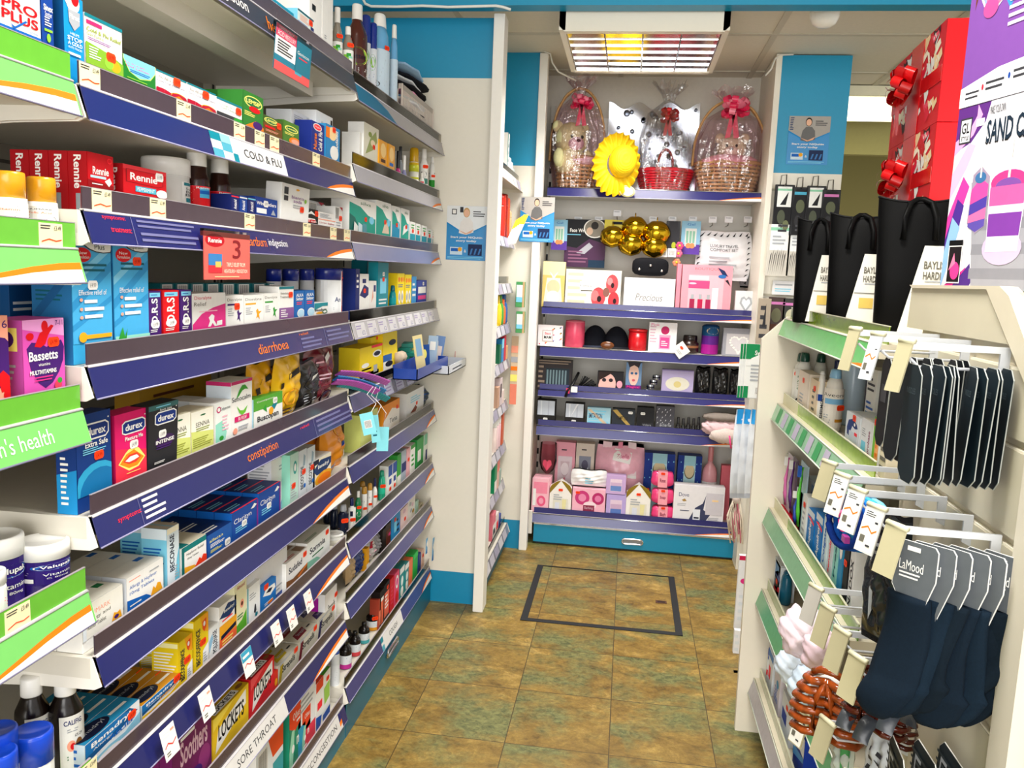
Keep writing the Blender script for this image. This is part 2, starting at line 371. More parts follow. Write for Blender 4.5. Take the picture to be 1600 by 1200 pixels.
# the side room seen beyond, past the boxes on top of the gondola
ol = mat('857d48', .7, 'wall', .03)
struct(MB().box(.9, 4.2, 5.2, 5.26, yz(1350, 236, 5.2)-.02, 2.3, mat('a19b62', .7, 'wall')).build('wall_side_bulkhead'))
struct(MB().box(.6, 4.2, 7.6, 7.66, 0, 3.0, ol).build('wall_side_far'))
struct(MB().box(.6, 4.2, 5.26, 7.6, 2.52, 2.56, mat('b9b388', .8, 'ceiling_tile')).build('ceiling_3'))
def ceiling_light(name, label, loc, w, d, h, seed=0):
    t = empty(name, loc); tag(t, label, 'ceiling light')
    mb = MB(); m = mat('ece6d6', .4, 'enamel', .02); ch = .018
    # sloped-corner front and back channels, plain sides
    for y0, y1 in ((-d/2, -d/2+.03), (d/2-.03, d/2)):
        o = [(-w/2+ch, h), (w/2-ch, h), (w/2, h-ch), (w/2, ch), (w/2-ch, 0), (-w/2+ch, 0), (-w/2, ch), (-w/2, h-ch)]
        mb.prism([(x, y0, z) for x, z in o], (0, y1-y0, 0), m)
    mb.box(-w/2, -w/2+.022, -d/2, d/2, .004, h, m); mb.box(w/2-.022, w/2, -d/2, d/2, .004, h, m); mb.box(-w/2, w/2, -d/2, d/2, h-.004, h, m)
    mb.build('housing', t)
    mb = MB(); cr = mat('e8e8ea', .07, 'metal'); iw, idp = w/2-.024, d/2-.03
    n = 6
    for i in range(n+1):                                         # parabolic cross blades
        y = -idp+2*idp*i/n
        mb.prism([(-iw, y-.002, .004), (-iw, y+.002, .004), (-iw, y+.010, .05), (-iw, y-.010, .05)], (2*iw, 0, 0), cr)
    for i in range(5):
        x = -iw+2*iw*i/4; mb.box(x-.003, x+.003, -idp, idp, .004, .05, cr)
    mb.build('louvre', t)
    mb = MB(); mb.grid(lambda u, v: Vector(((u-.5)*2*iw, (v-.5)*2*idp, .052+.018*abs(math.sin(PI*4*u)))), 32, 4, cr); mb.build('reflector', t)
    for i in range(4):
        x = -iw+2*iw*(i+.5)/4
        MB().tube([(x, -idp+.01, .056), (x, idp-.01, .056)], .008, mat('fff6e6', 1.2, 'emit')).build('fluorescent_tube', t)
    return t
ceiling_light('ceiling_light', 'square louvred fluorescent ceiling light in front of the gift alcove', (-.005, 3.28, 2.125), .575, .6, .085)
q_ = at(1372, 171, Z=2.2); tl = empty('ceiling_light', (q_.x, q_.y, 2.2)); tag(tl, 'lit ceiling panel past the red gift boxes', 'ceiling light')
MB().box(-.33, .33, -.33, .33, 0, .045, mat('e6e2c8', .5, 'enamel')).build('frame', tl); 
mb = MB(); mb.box(-.3, .3, -.3, .3, -.006, 0, mat('fffad0', .16, 'emit')); mb.build('diffuser', tl)
q_ = at(1350, 249, Z=2.46); ft = empty('ceiling_light', (q_.x, q_.y, 2.46)); tag(ft, 'small far ceiling light in the dim side room', 'ceiling light')
MB().box(-.32, .32, -.3, .3, 0, .05, mat('cfcab0', .5, 'enamel')).build('housing', ft)
mb = MB()
for i in range(6): mb.box(-.3, .3, -.28+.1*i, -.24+.1*i, -.02, 0, mat('fff6d8', .1, 'emit'))
mb.build('louvre', ft)
d = at(1290, 8, Z=2.25)
o = MB().lathe([(.045, .055), (.05, .045), (.05, .03), (.048, .012), (.038, -.008), (.02, -.018), (.002, -.02)], plas('f2efe6'), 24).build('smoke_detector', None, (d.x, d.y, 2.195))
tag(o, 'white dome on the ceiling right of the louvred light', 'smoke detector')
# white cable along the beam, draped to the light
ca = lambda x, y, Y: at(x, y, Y=Y)
pts = [ca(x, y, 2.885) for x, y in ((566, -4), (571, 6), (580, 10), (620, 10.5), (660, 9), (700, 11), (740, 10), (775, 9), (786, 11), (798, 15))]
tag(MB().tube(pts, .0045, plas('efeee8')).build('cable'), 'white cable pinned along the foot of the teal beam', 'cable')
pts = [ca(788, 79, 3.745), ca(820, 79, 3.745), ca(850, 80, 3.73), ca(860, 84, 3.73), ca(863, 98, 3.73), ca(872, 112, 3.75), ca(884, 118, 3.78), ca(900, 126, 3.8)]
tag(MB().tube(pts, .004, plas('d9d6cc')).build('cable'), 'white cable crossing above the far partition to the gift shelf', 'cable')
pts = [ca(1196, 118, 3.73), ca(1205, 108, 3.73), ca(1211, 92, 3.73), ca(1219, 86, 3.73), ca(1240, 85, 3.735)]
tag(MB().tube(pts, .004, plas('d9d6cc')).build('cable'), 'white cable looping over the top corner of the right end wall', 'cable')
# taped hatch in the floor
x0, x1, y0, y1 = -.333, .27, 2.95, 3.557
h = empty('floor_hatch', ((x0+x1)/2, (y0+y1)/2, 0)); tag(h, 'tiled floor hatch edged with black tape in front of gift shelves', 'hatch')
X0, X1, Y0_, Y1_ = -.3015, .3015, -.3035, .3035
tp = mat('1d1f22', .75, 'rubber'); t = .026; mb = MB()
mb.box(X0, X1, Y0_, Y0_+t, 0, .002, tp); mb.box(X0, X1, Y1_-.009, Y1_, 0, .002, tp); mb.box(X0, X0+t, Y0_, Y1_, 0, .0021, tp); mb.box(X1-t, X1, Y0_, Y1_, 0, .0021, tp)
mb.build('tape_edging', h)
p = at(1033, 941, Z=0)
mb = MB(); mb.box(-.022, .022, -.014, .014, 0, .0015, mat('5a3a28', .5, 'plastic'), bev=.0005); mb.box(-.015, .015, -.008, .008, .0015, .002, mat('2a1a12', .5, 'plastic'))
mb.build('lifting_ring', h, (p.x-h.location.x, p.y-h.location.y, .0005))
# ================================================================ shelving
steel = lambda: mat('d8d3c6', .45, 'enamel', .03)
NAVY, RISER = '202462', '463842'
SWOOSH = 'p W 0 0 25 24 50 39 75 48 100 53 100 0;p O 0 0 12 14 37 35 62 49 85 57 100 59 100 45 75 37 50 26 25 11'
STRIP_T = .043
def riser_mat(c): return clear('d9d4c8') if c == 'clear' else mat(c, .22, 'plastic', .08)
def shelf_left(unit, Y0, Y1, zb, ins='', base=NAVY, riser=RISER, tickets=(), tcol='f1e6b8', rh=.03):
    "one shelf of a left-hand unit: board, two brackets, riser, slanted price strip; ins = list of (ya, yb, gfx)"
    zt = zb+STRIP_T
    mb = MB(); mb.box(BACKX, -.714, Y0, Y1, zt-.03, zt, steel()); mb.box(-.722, -.714, Y0+.004, Y1-.004, zb+.004, zt-.001, steel())
    sh = mb.build('shelf', unit)
    if zb > 1.71: MB().box(-.835, -.79, Y0+.004, Y1-.06, zt-.065, zt-.03, steel()).build('stiffener', sh)
    for y in (Y0+.0005, Y1-.0035):
        mb = MB(); mb.prism([(BACKX, y, zt-.001), (-.712, y, zt-.001), (-.699, y, zb+.002), (-.709, y, zb-.003), (-.80, y, zb-.006), (BACKX, y, zb-.03)], (0, .003, 0), mat('ebe7dd', .4, 'enamel', .02))
        mb.box(-.7405, -.7385, y-.0004, y, zt-.02, zt-.003, 'K'); mb.build('shelf_bracket', sh)
    mb = MB(); mb.box(-.7135, -.7115, Y0+.008, Y1-.004, zt, zt+rh, riser_mat(riser)); mb.box(-.714, -.711, Y0+.008, Y1-.004, zt+rh, zt+rh+.001, mat('a39aa2', .3, 'plastic'))
    mb.box(-.7145, -.7087, Y0+.006, Y1-.004, zt, zt+.002, plas('cfcbc9'))
    rs = mb.build('riser', sh)
    top, bot = Vector((-.7085, 0, zt)), Vector((-.6965, 0, zb)); mb = MB(); O = Vector((bot.x, Y0+.006, bot.z)); L = Y1-Y0-.01
    V = top-bot; n = Vector((0, 1, 0)).cross(V).normalized()
    mb.prism([O, O+Vector((0, L, 0)), O+Vector((0, L, 0))+V, O+V], -n*.0015, mat(base, .25, 'plastic', .04))
    mb.tube([O+V, O+V+Vector((0, L, 0))], .0016, plas('c9c6cc'), 6); mb.tube([O, O+Vector((0, L, 0))], .0013, plas('8b88a8'), 6)
    for ya, yb, g in ins:
        paint(mb, flat((bot.x, ya, bot.z), (0, yb-ya, 0), V), g)
    mb.build('price_strip', sh)
    for y in tickets:
        w = .042; tm = MB(); f = flat((-.7108, y, zt+.002), (0, w, 0), (0, 0, .028))
        tm.box(-.7114, -.7108, y, y+w, zt+.002, zt+.03, mat(tcol, .6, 'paper')); paint(tm, f, 'l 6 72 50 94 2 D;t 78 80 30 20 D £3.49;p H 8 22 40 34 70 26 94 32 94 27 70 21 40 29 8 17', e0=.0002)
        tm.build('price_ticket', sh)
    return sh
def left_unit(name, label, Y0, Y1, plinth_y1, handle_y, tall=2.08):
    t = empty(name, (0, 0, 0)); tag(t, label, 'shelving unit')
    mb = MB(); mb.box(-1.108, BACKX, Y0, Y1, .05, tall, mat('8d8678', .6, 'enamel', .05))  # panel beige is darkened to carry the shadow behind the shelves
    z = .25
    while z < tall-.05: mb.box(BACKX, BACKX+.002, Y0, Y1, z, z+.006, mat('4c473d', .7, 'enamel')); z += .24
    mb.build('back_panel', t)
    for y in (Y0+.004, Y1-.03):
        mb = MB(); mb.box(BACKX, BACKX+.02, y, y+.026, .05, tall, mat('a59f90', .5, 'enamel'))
        for i in range(28): mb.box(BACKX+.02, BACKX+.0206, y+.008, y+.018, .1+.07*i, .13+.07*i, 'K')
        mb.build('slotted_upright', t)
    p = MB().box(BACKX, -.7045, Y0, plinth_y1, 0, .052, mat('00708f', .35, 'laminate', .04)).build('plinth', t)
    return t
def recessed_handle(parent, loc, rz, w=.11, h=.032):
    mb = MB(); o = []; i_ = []
    for k in range(24):
        a = 2*PI*k/24; cx = (w/2-h/2)*(1 if math.cos(a) >= 0 else -1)
        o.append((cx+h/2*math.cos(a), h/2*math.sin(a))); i_.append((cx+h*.3*math.cos(a), h*.3*math.sin(a)))
    n = 24; vs = [(x, -.001, z) for x, z in o]+[(x, -.005, z) for x, z in [(a*.97, b*.85) for a, b in o]]+[(x, -.005, z) for x, z in i_]+[(x, .006, z) for x, z in i_]
    fs = []
    for r in range(3):
        for k in range(n): fs.append((r*n+k, r*n+(k+1) % n, (r+1)*n+(k+1) % n, (r+1)*n+k))
    mb.add(vs, fs, chrome(), True); mb.add([(x, .0, z) for x, z in i_], [tuple(range(n))], mat('8d9096', .3, 'metal'))
    return mb.build('recessed_handle', parent, loc, rz)
def yL(x, y, X=-.7025): return at(x, y, X=X).y
YA, YB_, YC = 1.003, 2.063, 3.047
TIERS_A = [1.722, 1.470, 1.313, 1.107, .900, .697, .5065, .300, .058]
TIERS_B = [1.707, 1.5085, 1.313, 1.107, .915, .7236, .515, .345, .099]
SHEADER = 'r 0 0 100 100 dcdad8;r 0 66 12 100 T;r 12 33 24 66 4d9fb5;r 0 0 12 33 4d9fb5;r 12 66 24 100 8cc4d0;r 24 0 30 33 T;t 66 50 %s 34 D %s'
ua = left_unit('shelving_unit', 'middle left shelving unit with navy shelf strips on remedies for indigestion and colds', YA, YB_-.002, YB_, None)
ea = YB_-.012
far = lambda w: (ea-w, ea, SWOOSH)
ins_a = {
 0: [(1.30, 1.50, 't 50 50 70 60 W indigestion'), (1.53, 1.72, 't 50 50 80 55 O heartburn')],
 1: [(yL(330, 225), yL(446, 270), SHEADER % ('54', 'COLD & FLU')), far(.2)],
 2: [(yL(160, 365), yL(315, 385), 't 12 84 20 14 r symptoms:;t 16 48 18 14 r treatment:;r 27 5 27.6 95 l;l 32 60 96 92 2 l;l 33 12 98 52 2 l'), (yL(382, 395), yL(450, 395), 't 24 52 46 40 O heartburn;t 75 50 46 42 W indigestion'), far(.2)],
 3: [(yL(402, 560), yL(462, 540), 't 40 52 76 44 O diarrhoea'), (yL(468, 540), yL(548, 520), 't 10 86 16 12 O relief:;l 3 10 40 72 3 l;r 46 4 46.6 96 l;l 50 20 98 88 3 l')],
 4: [(yL(175, 815), yL(262, 775), 't 30 52 40 18 r symptoms:;r 48 4 48.8 96 l;l 54 12 96 92 4 W'), (yL(385, 725), yL(436, 700), 't 50 52 92 50 O constipation'), (yL(470, 690), yL(556, 640), 't 8 80 14 12 r relief:;r 22 4 22.6 96 l;l 26 14 96 90 3 l')],
 5: [far(.27)], 6: [far(.25)],
 7: [(yL(350, 1195), yL(447, 1105), 'r 0 0 100 100 dcdad8;t 50 50 62 36 D SORE THROAT'), far(.26)],
 8: [(yL(472, 1200), ea-.03, 'r 0 0 100 100 dcdad8;t 46 50 80 34 D DECONGESTION;r 94 40 100 100 27296a;p O 94 20 100 30 100 55 94 45')]}
tk = {1: (110, 264, 355, 388, 412, 480), 2: (130, 222, 372, 465, 508, 530)}
for i, z in enumerate(TIERS_A):
    ts = [at(x, 130+(x-110)*.3 if i == 1 else 320+(x-130)*.12, X=-.724).y for x in tk.get(i, ())]
    b = '3a3035' if i == 0 else NAVY
    shelf_left(ua, YA, YB_-.002, z, ins_a.get(i, ()), base=b, tickets=ts)
# white shelf-talker cards clipped over the lower strips are things of their own
def strip_card(x, y, zb, w, h, gfx, label, base='W', tilt=0):
    p = at(x, y, X=-.69); f = MB(); f.box(-w/2, w/2, 0, .0006, -h/2, h/2, mat(base, .5, 'paper'))
    paint(f, flat((-w/2, 0, -h/2), (w, 0, 0), (0, 0, h)), gfx, e0=.0003)
    o = f.build('shelf_ticket', None, (p.x+.004, p.y, zb+.024), PI/2); o.rotation_euler = (math.radians(-14), 0, PI/2)
    return tag(o, label, 'ticket', None)
TG = 'l 8 70 60 92 2 s;l 66 74 94 90 1 a;p e23a30 10 42 34 52 62 40 92 50 92 46 62 36 34 48 10 38;l 12 10 40 26 2 z'
for x, y, z, h, lab in ((262, 1160, .300, .05, 'white price card on the lozenge shelf strip below the blue capsule boxes'), (320, 1108, .300, .05, 'white price card on the lozenge shelf strip above the yellow lozenge tray'),
    (430, 990, .300, .046, 'white price card fourth along the lozenge shelf strip'), (454, 965, .300, .046, 'white price card fifth along the lozenge shelf strip'), (480, 940, .300, .046, 'white price card sixth along the lozenge shelf strip, nearest the orange swoosh')):
    strip_card(x, y, .5065, .04, h, TG, lab)
strip_card(385, 1037, .5065, .042, .05, 'r 0 62 100 100 3a9ec0;l 10 68 80 90 1 W;p e23a30 10 42 34 52 62 40 92 50 92 46 62 36 34 48 10 38', 'blue and white price card third along the lozenge shelf strip')
# offer cards hung over the strips
def hang_card(x0, x1, y0, y1, gfx, base, label, rot=0):
    a, b = at(x0, y0, X=-.692), at(x1, y0, X=-.692); w = b.y-a.y; h = a.z-at(x0, y1, X=-.692).z; t = empty('offer_card', (-.692, (a.y+b.y)/2, a.z), PI/2); tag(t, label, 'sign')
    mb = MB(); mb.box(-w/2, w/2, 0, .0008, -h, 0, mat(base, .35)); paint(mb, flat((-w/2, 0, -h), (w, 0, 0), (0, 0, h)), gfx); mb.build('card', t); mb = MB(); mb.box(-w/2, w/2, -.001, .006, -.008, .004, clear('e8e4e4')); mb.build('clip', t); t.rotation_euler = (rot, 0, PI/2); return t
hang_card(318, 390, 360, 437, 'r 0 0 100 100 e8685e;e 22 82 20 14 c01424;r 6 74 38 90 c01424;T 22 82 28 10 W Rennie;r 8 14 36 54 d8303c;r 8 30 36 54 3a80c0;r 22 26 34 38 e8c060;t 68 66 18 40 8a2028 3;t 66 32 42 9 i TRIPLE RELIEF FROM;t 66 18 52 8 i HEARTBURN + INDIGESTION;l 20 4 80 8 1 o', 'e8685e', 'coral offer card with a large 3 hung on the heartburn strip')
hang_card(432, 487, 34, 106, 'r 0 0 100 100 2a7f98;r 0 34 56 74 f0f0ee;r 0 74 56 100 d8486a;t 27 94 40 8 W SUFFERING FROM;t 28 82 48 10 W ACID REFLUX?;l 6 40 50 70 5 D;r 0 0 100 20 e85a5a;r 56 14 76 44 4aa8c0;t 76 70 30 7 W Gaviscon;r 56 20 100 92 23788f;t 76 66 34 8 W Gaviscon;l 64 52 92 58 1 r', '2a7f98', 'teal and pink acid reflux card hung below the top shelf strip', .08)
ub = left_unit('shelving_unit', 'far left shelving unit beside the cream partition, with plasters and shampoos', YB_, YC, YC, None)
eb = YC-.012
shB = [SWOOSH] 
for i, z in enumerate(TIERS_B):
    ins = [(eb-.16, eb, SWOOSH)] if i not in (3, 4) else []
    base = {0: '8f8b92', 1: 'a5a3ac', 2: '7f82a8', 3: 'b6b4ba', 4: '56567c'}.get(i, '3c3c78')
    if i == 0: ins = [(2.07, 2.42, 'p 1b6f94 0 100 0 0 100 0 78 60 40 100')]
    if i == 3: ins = [(2.09+.1*k, 2.175+.1*k, 'r 4 8 96 92 d4d2d6;t 70 30 30 26 l £2;l 8 50 60 80 2 u') for k in range(9)]
    if i == 4: ins = [(2.36+.12*k, 2.45+.12*k, 'r 4 4 96 96 c3c4dc;l 12 20 80 80 3 u') for k in range(5)]
    if i == 8: ins += [(yL(596, 1012), yL(628, 955), 'r 0 0 100 100 dcdad8;r 0 60 10 100 T;r 0 0 10 40 4d9fb5;t 55 50 38 34 D COUGH')]
    shelf_left(ub, YB_+.002, YC, z, ins, base=base, riser='clear' if i not in (2,) else '43343e')
MB().box(-.7045, -.7035, YB_, YC, .0, .095, mat('00647f', .35, 'laminate', .04)).build('kick_board', ub)
p = at(612, 1000, X=-.703); recessed_handle(ub, (-.7005, p.y, .062), PI/2, .13, .03)
# ---- near green unit: vitamins
uc = left_unit('shelving_unit', 'near left shelving unit with green shelf strips full of vitamins', .28, YA-.004, YA-.004, None)
GS = 'p W 0 0 60 0 100 0 100 40 80 38 55 30 30 17 0 5;p O 0 5 30 17 55 30 80 38 100 40 100 60 80 57 55 46 30 30 0 12'
TIERS_C = [1.471, 1.262, 1.052, .800, .520]
for i, z in enumerate(TIERS_C):
    e = YA-.012
    ins = [(e-.2, e, GS)] if i != 2 else [(.754, .947, "t 50 50 80 46 W women's health")]
    shelf_left(uc, .28, YA-.004, z, ins, base='76c466', riser='66b436', tickets=([at(46, 375, X=-.724).y] if i == 1 else [at(-8, 965, X=-.724).y] if i == 3 else [at(116, 1190, X=-.724).y-.012] if i == 4 else ()), rh=.033)
# ---- alcove run between the two partitions (bay seen at a steep angle)
ud = empty('shelving_unit', (0, 0, 0)); tag(ud, 'narrow shelving unit seen edge-on between the two cream partitions', 'shelving unit')
MB().box(-1.06, -1.05, 3.08, 3.75, 0, 2.05, mat('a09a8c', .6, 'enamel')).build('back_panel', ud)
MB().box(-1.05, -.515, 3.08, 3.75, 0, .1, mat('00647f', .35, 'laminate')).build('plinth', ud)
TIERS_D = []
for k, (xp, yp) in enumerate(((812, 300), (808, 389), (802, 458), (802, 520), (799, 575), (797, 640), (795, 705), (793, 765), (791, 835))):
    z = at(xp, yp, Y=3.70, ).z; TIERS_D.append(z)
    Xf = -.492-.028*(0 < k < 8)
    mb = MB(); mb.box(-1.05, Xf-.012, 3.08, 3.745, z+.015, z+.043, steel()); sh = mb.build('shelf', ud)
    MB().box(Xf-.026, Xf-.024, 3.09, 3.74, z+.043, z+.073, clear('d9d4c8')).build('riser', sh)
    V = Vector((-.012, 0, .043)); mb = MB(); mb.prism([(Xf, 3.09, z), (Xf, 3.74, z), (Xf-.012, 3.74, z+.043), (Xf-.012, 3.09, z+.043)], (-.0015, 0, 0), mat('8d8b98' if k else 'c9c4b8', .25, 'plastic'))
    g = ''
    for j in range(5): g += 'r %d 6 %d 94 %s;' % (4+j*19, 19+j*19, ('b6b4c0', '9c98ac', 'c4c2c8')[(j+k) % 3])
    paint(mb, flat((Xf, 3.1, z), (0, .6, 0), V), g); mb.build('price_strip', sh)
    MB().prism([(-1.05, 3.742, z+.043), (Xf-.012, 3.742, z+.043), (Xf+.003, 3.742, z), (-1.05, 3.742, z-.01)], (0, .003, 0), mat('e8e3d6', .4, 'enamel')).build('shelf_bracket', sh)
recessed_handle(ud, (-.5135, 3.47, .06), PI/2, .12, .03)
# ---- gift unit across the end of the alcove
YB = 3.844
ue = empty('shelving_unit', (0, 0, 0)); tag(ue, 'gift shelving unit across the end wall with teal drawer base', 'shelving unit')
MB().box(-.41, .58, 4.16, 4.175, .1, 2.05, mat('e2dfd8', .5, 'enamel', .02)).build('back_panel', ue)
for x in (-.425, .565):
    mb = MB(); mb.box(x, x+.02, 4.135, 4.16, .05, 2.1, mat('c9c5ba', .4, 'enamel'))
    for i in range(28): mb.box(x+.004, x+.016, 4.1345, 4.135, .1+.07*i, .13+.07*i, 'K')
    mb.build('slotted_upright', ue)
for x in (-.424, .574): MB().box(x, x+.006, 3.90, 4.16, .05, 1.64 if x < 0 else 1.72, mat('d9d3c4', .45, 'enamel')).build('side_panel', ue)
TIERS_E = [(1.647, 1.687, 0), (1.110, 1.142, .025), (.914, .957, 0), (.724, .754, .025), (.537, .58, .027), (.108, .150, .026)]
SW2 = 'p W 0 0 25 14 50 26 75 34 100 38 100 0;p O 0 0 12 10 37 26 62 40 85 48 100 52 100 36 75 32 50 22 25 10'
for i, (zb, zt, rh) in enumerate(TIERS_E):
    dp = .02 if i < 5 else 0
    mb = MB(); mb.box(-.395, .568, YB+.012, 4.155, zt-.03, zt, mat('d6d2c8', .4, 'enamel')); sh = mb.build('shelf', ue)
    mb = MB(); V = Vector((0, .010, zt-zb)); mb.prism([(-.397, YB, zb), (.570, YB, zb), (.570, YB+.010, zt), (-.397, YB+.010, zt)], (0, .002, 0), mat('2d2e70', .2, 'plastic', .03) if i else mat('2c2a66', .2, 'plastic', .03))
    mb.tube([(-.397, YB+.009, zt), (.57, YB+.009, zt)], .002, chrome(), 6); mb.tube([(-.397, YB, zb), (.57, YB, zb)], .002, plas('b4b2bd'), 6)
    paint(mb, flat((.36, YB, zb), (.207, 0, 0), V), SW2)
    mb.build('price_strip', sh)
    if rh: MB().box(-.392, .568, YB+.022, YB+.025, zt, zt+rh, mat('2a2a68', .2, 'plastic', .03)).build('riser', sh)
mb = MB(); mb.box(-.388, .565, YB+.004, YB+.02, .012, .100, mat('0083a8', .35, 'laminate', .03)); dr = mb.build('base_drawer', ue)
MB().box(-.38, .56, YB+.02, 4.15, 0, .012, mat('1a2a30', .6, 'laminate')).build('plinth', ue)
MB().box(-.388, .565, YB-.001, YB+.012, .100, .108, chrome()).build('metal_rail', ue)
p = at(988, 847, Y=YB); recessed_handle(dr, (p.x, YB+.003, p.z), 0, .105, .032)
MB().box(-.425, -.397, YB, YB+.02, .05, .16, plas('e6e2d8')).build('shelf_bracket', ue); MB().box(.570, .585, YB, YB+.02, .05, .16, plas('e6e2d8')).build('shelf_bracket', ue)
# ================================================================ goods on the left-hand shelves
ZS = {}
for k, L_ in (('a', TIERS_A), ('b', TIERS_B), ('c', TIERS_C)):
    for i, z in enumerate(L_): ZS[k+str(i)] = z+STRIP_T+.0005
XF = -.731
def hidden(zs, X, h):
    zh = EYE+(zs+.031-EYE)*abs(X)/.7125; return min(.6, max(0, (zh-zs)/h))
def I(tier, x0, x1, yt, base, gfx, label, d=.05, dx=0, n=1, name='medicine_box', cat='box', dz=0, lean=0, group=None):
    "a carton whose front's upper corners are seen at (x0, yt) and x1; n deep"
    X = XF-dx; zs = ZS[tier]+dz
    a = at(x0, yt, X=X); ya = a.y; tn = int(tier[1:]); cap_z = (TIERS_A, TIERS_B, TIERS_C)['abc'.index(tier[0])][tn-1]+STRIP_T-.033 if tn else 9
    h = max(min(a.z, cap_z)-zs, .012); yb = at(x1, yt, X=X).y; lo, hi = dict(a=(YA+.006, YB_-.007), b=(YB_+.007, YC-.006), c=(.3, YA-.01))[tier[0]]; ya = max(ya, lo); yb = min(yb, hi); w = max(yb-ya-.0008, .008)
    g = group or (None if n == 1 else 'row of '+cat+'es: '+label if 0 else (None if n == 1 else 'copies behind the '+label.split(' standing')[0]))
    o = box_thing(name, label, cat, (X, (ya+yb)/2, zs), PI/2, w, d, h, base, gfx, g, lean, hidden(zs, X, h))
    if n > 1:
        for k in range(1, n):
            c = copy_tree(o); c.location = (X-k*(d+.001), (ya+yb)/2, zs)
            c['label'] = '%s box back, behind the %s' % (ORD[k], short(label))
    return o
def short(l): return ' '.join(l.split(',')[0].split()[:10])
def bottle(name, label, cat, loc, rz, r, h, kind, body, cap, gfx='', capf=.2, lab=(.12, .68), ang=(-205, 25), sy=1, group=None, capr=None, st=(), lz=None):
    t = empty(name, loc, rz); tag(t, label, cat, group); bm = body if not isinstance(body, str) else plas(body); cm = cap if not isinstance(cap, str) else plas(cap)
    zc = h*(1-capf); mb = MB(); cb = MB(); sg = 24 if r > .012 else 14
    if kind == 'tub':
        mb.lathe([(r*.94, 0), (r, .004), (r, zc+.002)], bm, sg, sy=sy); rr = capr or r*1.05
        cb.lathe([(rr, zc), (rr, h-.005), (rr*.97, h-.001), (rr*.86, h), (rr*.84, h-.0015), (.001, h-.0015)], cm, sg, sy=sy)
    elif kind == 'bottle':
        rr = capr or r*.5; zsd = zc*.76
        mb.lathe([(r*.93, 0), (r, .004), (r, zsd), (r*.96, zsd+(zc-zsd)*.22), (r*.8, zsd+(zc-zsd)*.5), (rr*1.0, zsd+(zc-zsd)*.85), (rr*.86, zc+.004)], bm, sg, sy=sy)
        cb.lathe([(rr, zc), (rr*1.02, zc+.002), (rr*.98, h-.003), (rr*.9, h), (.001, h)], cm, sg, sy=1 if sy == 1 else max(sy, .7))
    elif kind == 'can':
        rr = capr or r*.98
        mb.lathe([(r*.95, 0), (r, .003), (r, zc-.008), (r*.93, zc), (r*.8, zc+.002)], bm, sg, sy=sy)
        cb.lathe([(rr*.98, zc-.001), (rr, zc+.002), (rr*.98, h-.012), (rr*.88, h-.003), (rr*.6, h), (.001, h)], cm, sg, sy=sy)
    elif kind == 'sham':
        rr = capr or r*.62
        mb.lathe([(r*.85, 0), (r*.97, .006), (r, zc*.35), (r*.97, zc*.7), (r*.82, zc*.9), (rr*.95, zc)], bm, sg, sy=sy)
        cb.lathe([(rr, zc), (rr*1.02, zc+.003), (rr*.9, h-.004), (rr*.72, h), (.001, h)], cm, sg, sy=sy)
    mb.build('body', t); cb.build('cap' if kind != 'tub' else 'lid', t)
    if gfx:
        a0, a1 = math.radians(ang[0]), math.radians(ang[1]); lb = MB(); z0, z1 = h*lab[0], h*lab[1]
        if lz: lb.mats  # label colour is drawn by the print itself
        paint(lb, cyl(r*1.004, z0, z1, a0, a1, sy=sy), gfx, su=12, e0=.0003); lb.build('label', t)
    for u, v, c in st:
        a = math.radians(ang[0]+(ang[1]-ang[0])*u); z = h*v
        sticker(t, ((r+.0016)*math.cos(a), (r*sy+.0016)*math.sin(a), z), a+PI/2, c, s=min(1, r/.016))
    return t
def C(tier, x0, x1, yt, kind, body, cap, gfx, label, name='medicine_bottle', cat='bottle', dx=0, capf=.2, lab=(.12, .68), sy=1, n=1, rmul=1, capr=None, st=(), dz=0, group=None, ang=None):
    X = XF-dx-.002; zs = ZS[tier]+dz
    xm = (x0+x1)/2; a = at(x0, yt, X=X-.015); b = at(x1, yt, X=X-.015); r = max((x1-x0)/2/FPX*depth(at(xm, yt, X=X))*.98/apparent(at(xm, yt, X=X), sy), .004); Xc = X-r*sy
    c = at(xm, yt, X=Xc); h = max(c.z-zs, .02)
    if ang is None: dg = math.degrees(math.atan2(Xc, -c.y)); ang = (dg-105, dg+105)
    hd = hidden(zs, X, h); lab = (max(lab[0], min(hd, lab[1]-.2)), lab[1])
    o = bottle(name, label, cat, (Xc, c.y, zs), PI/2, r, h, kind, body, cap, gfx, capf, lab, ang, sy, group, capr*r if capr else None, st)
    for k in range(1, n):
        q = copy_tree(o); q.location = (Xc-k*2.08*r, c.y, zs); q['label'] = '%s one back, behind the %s' % (ORD[k], short(label)); q['group'] = group or 'row behind the '+label; o['group'] = q['group']
    return o
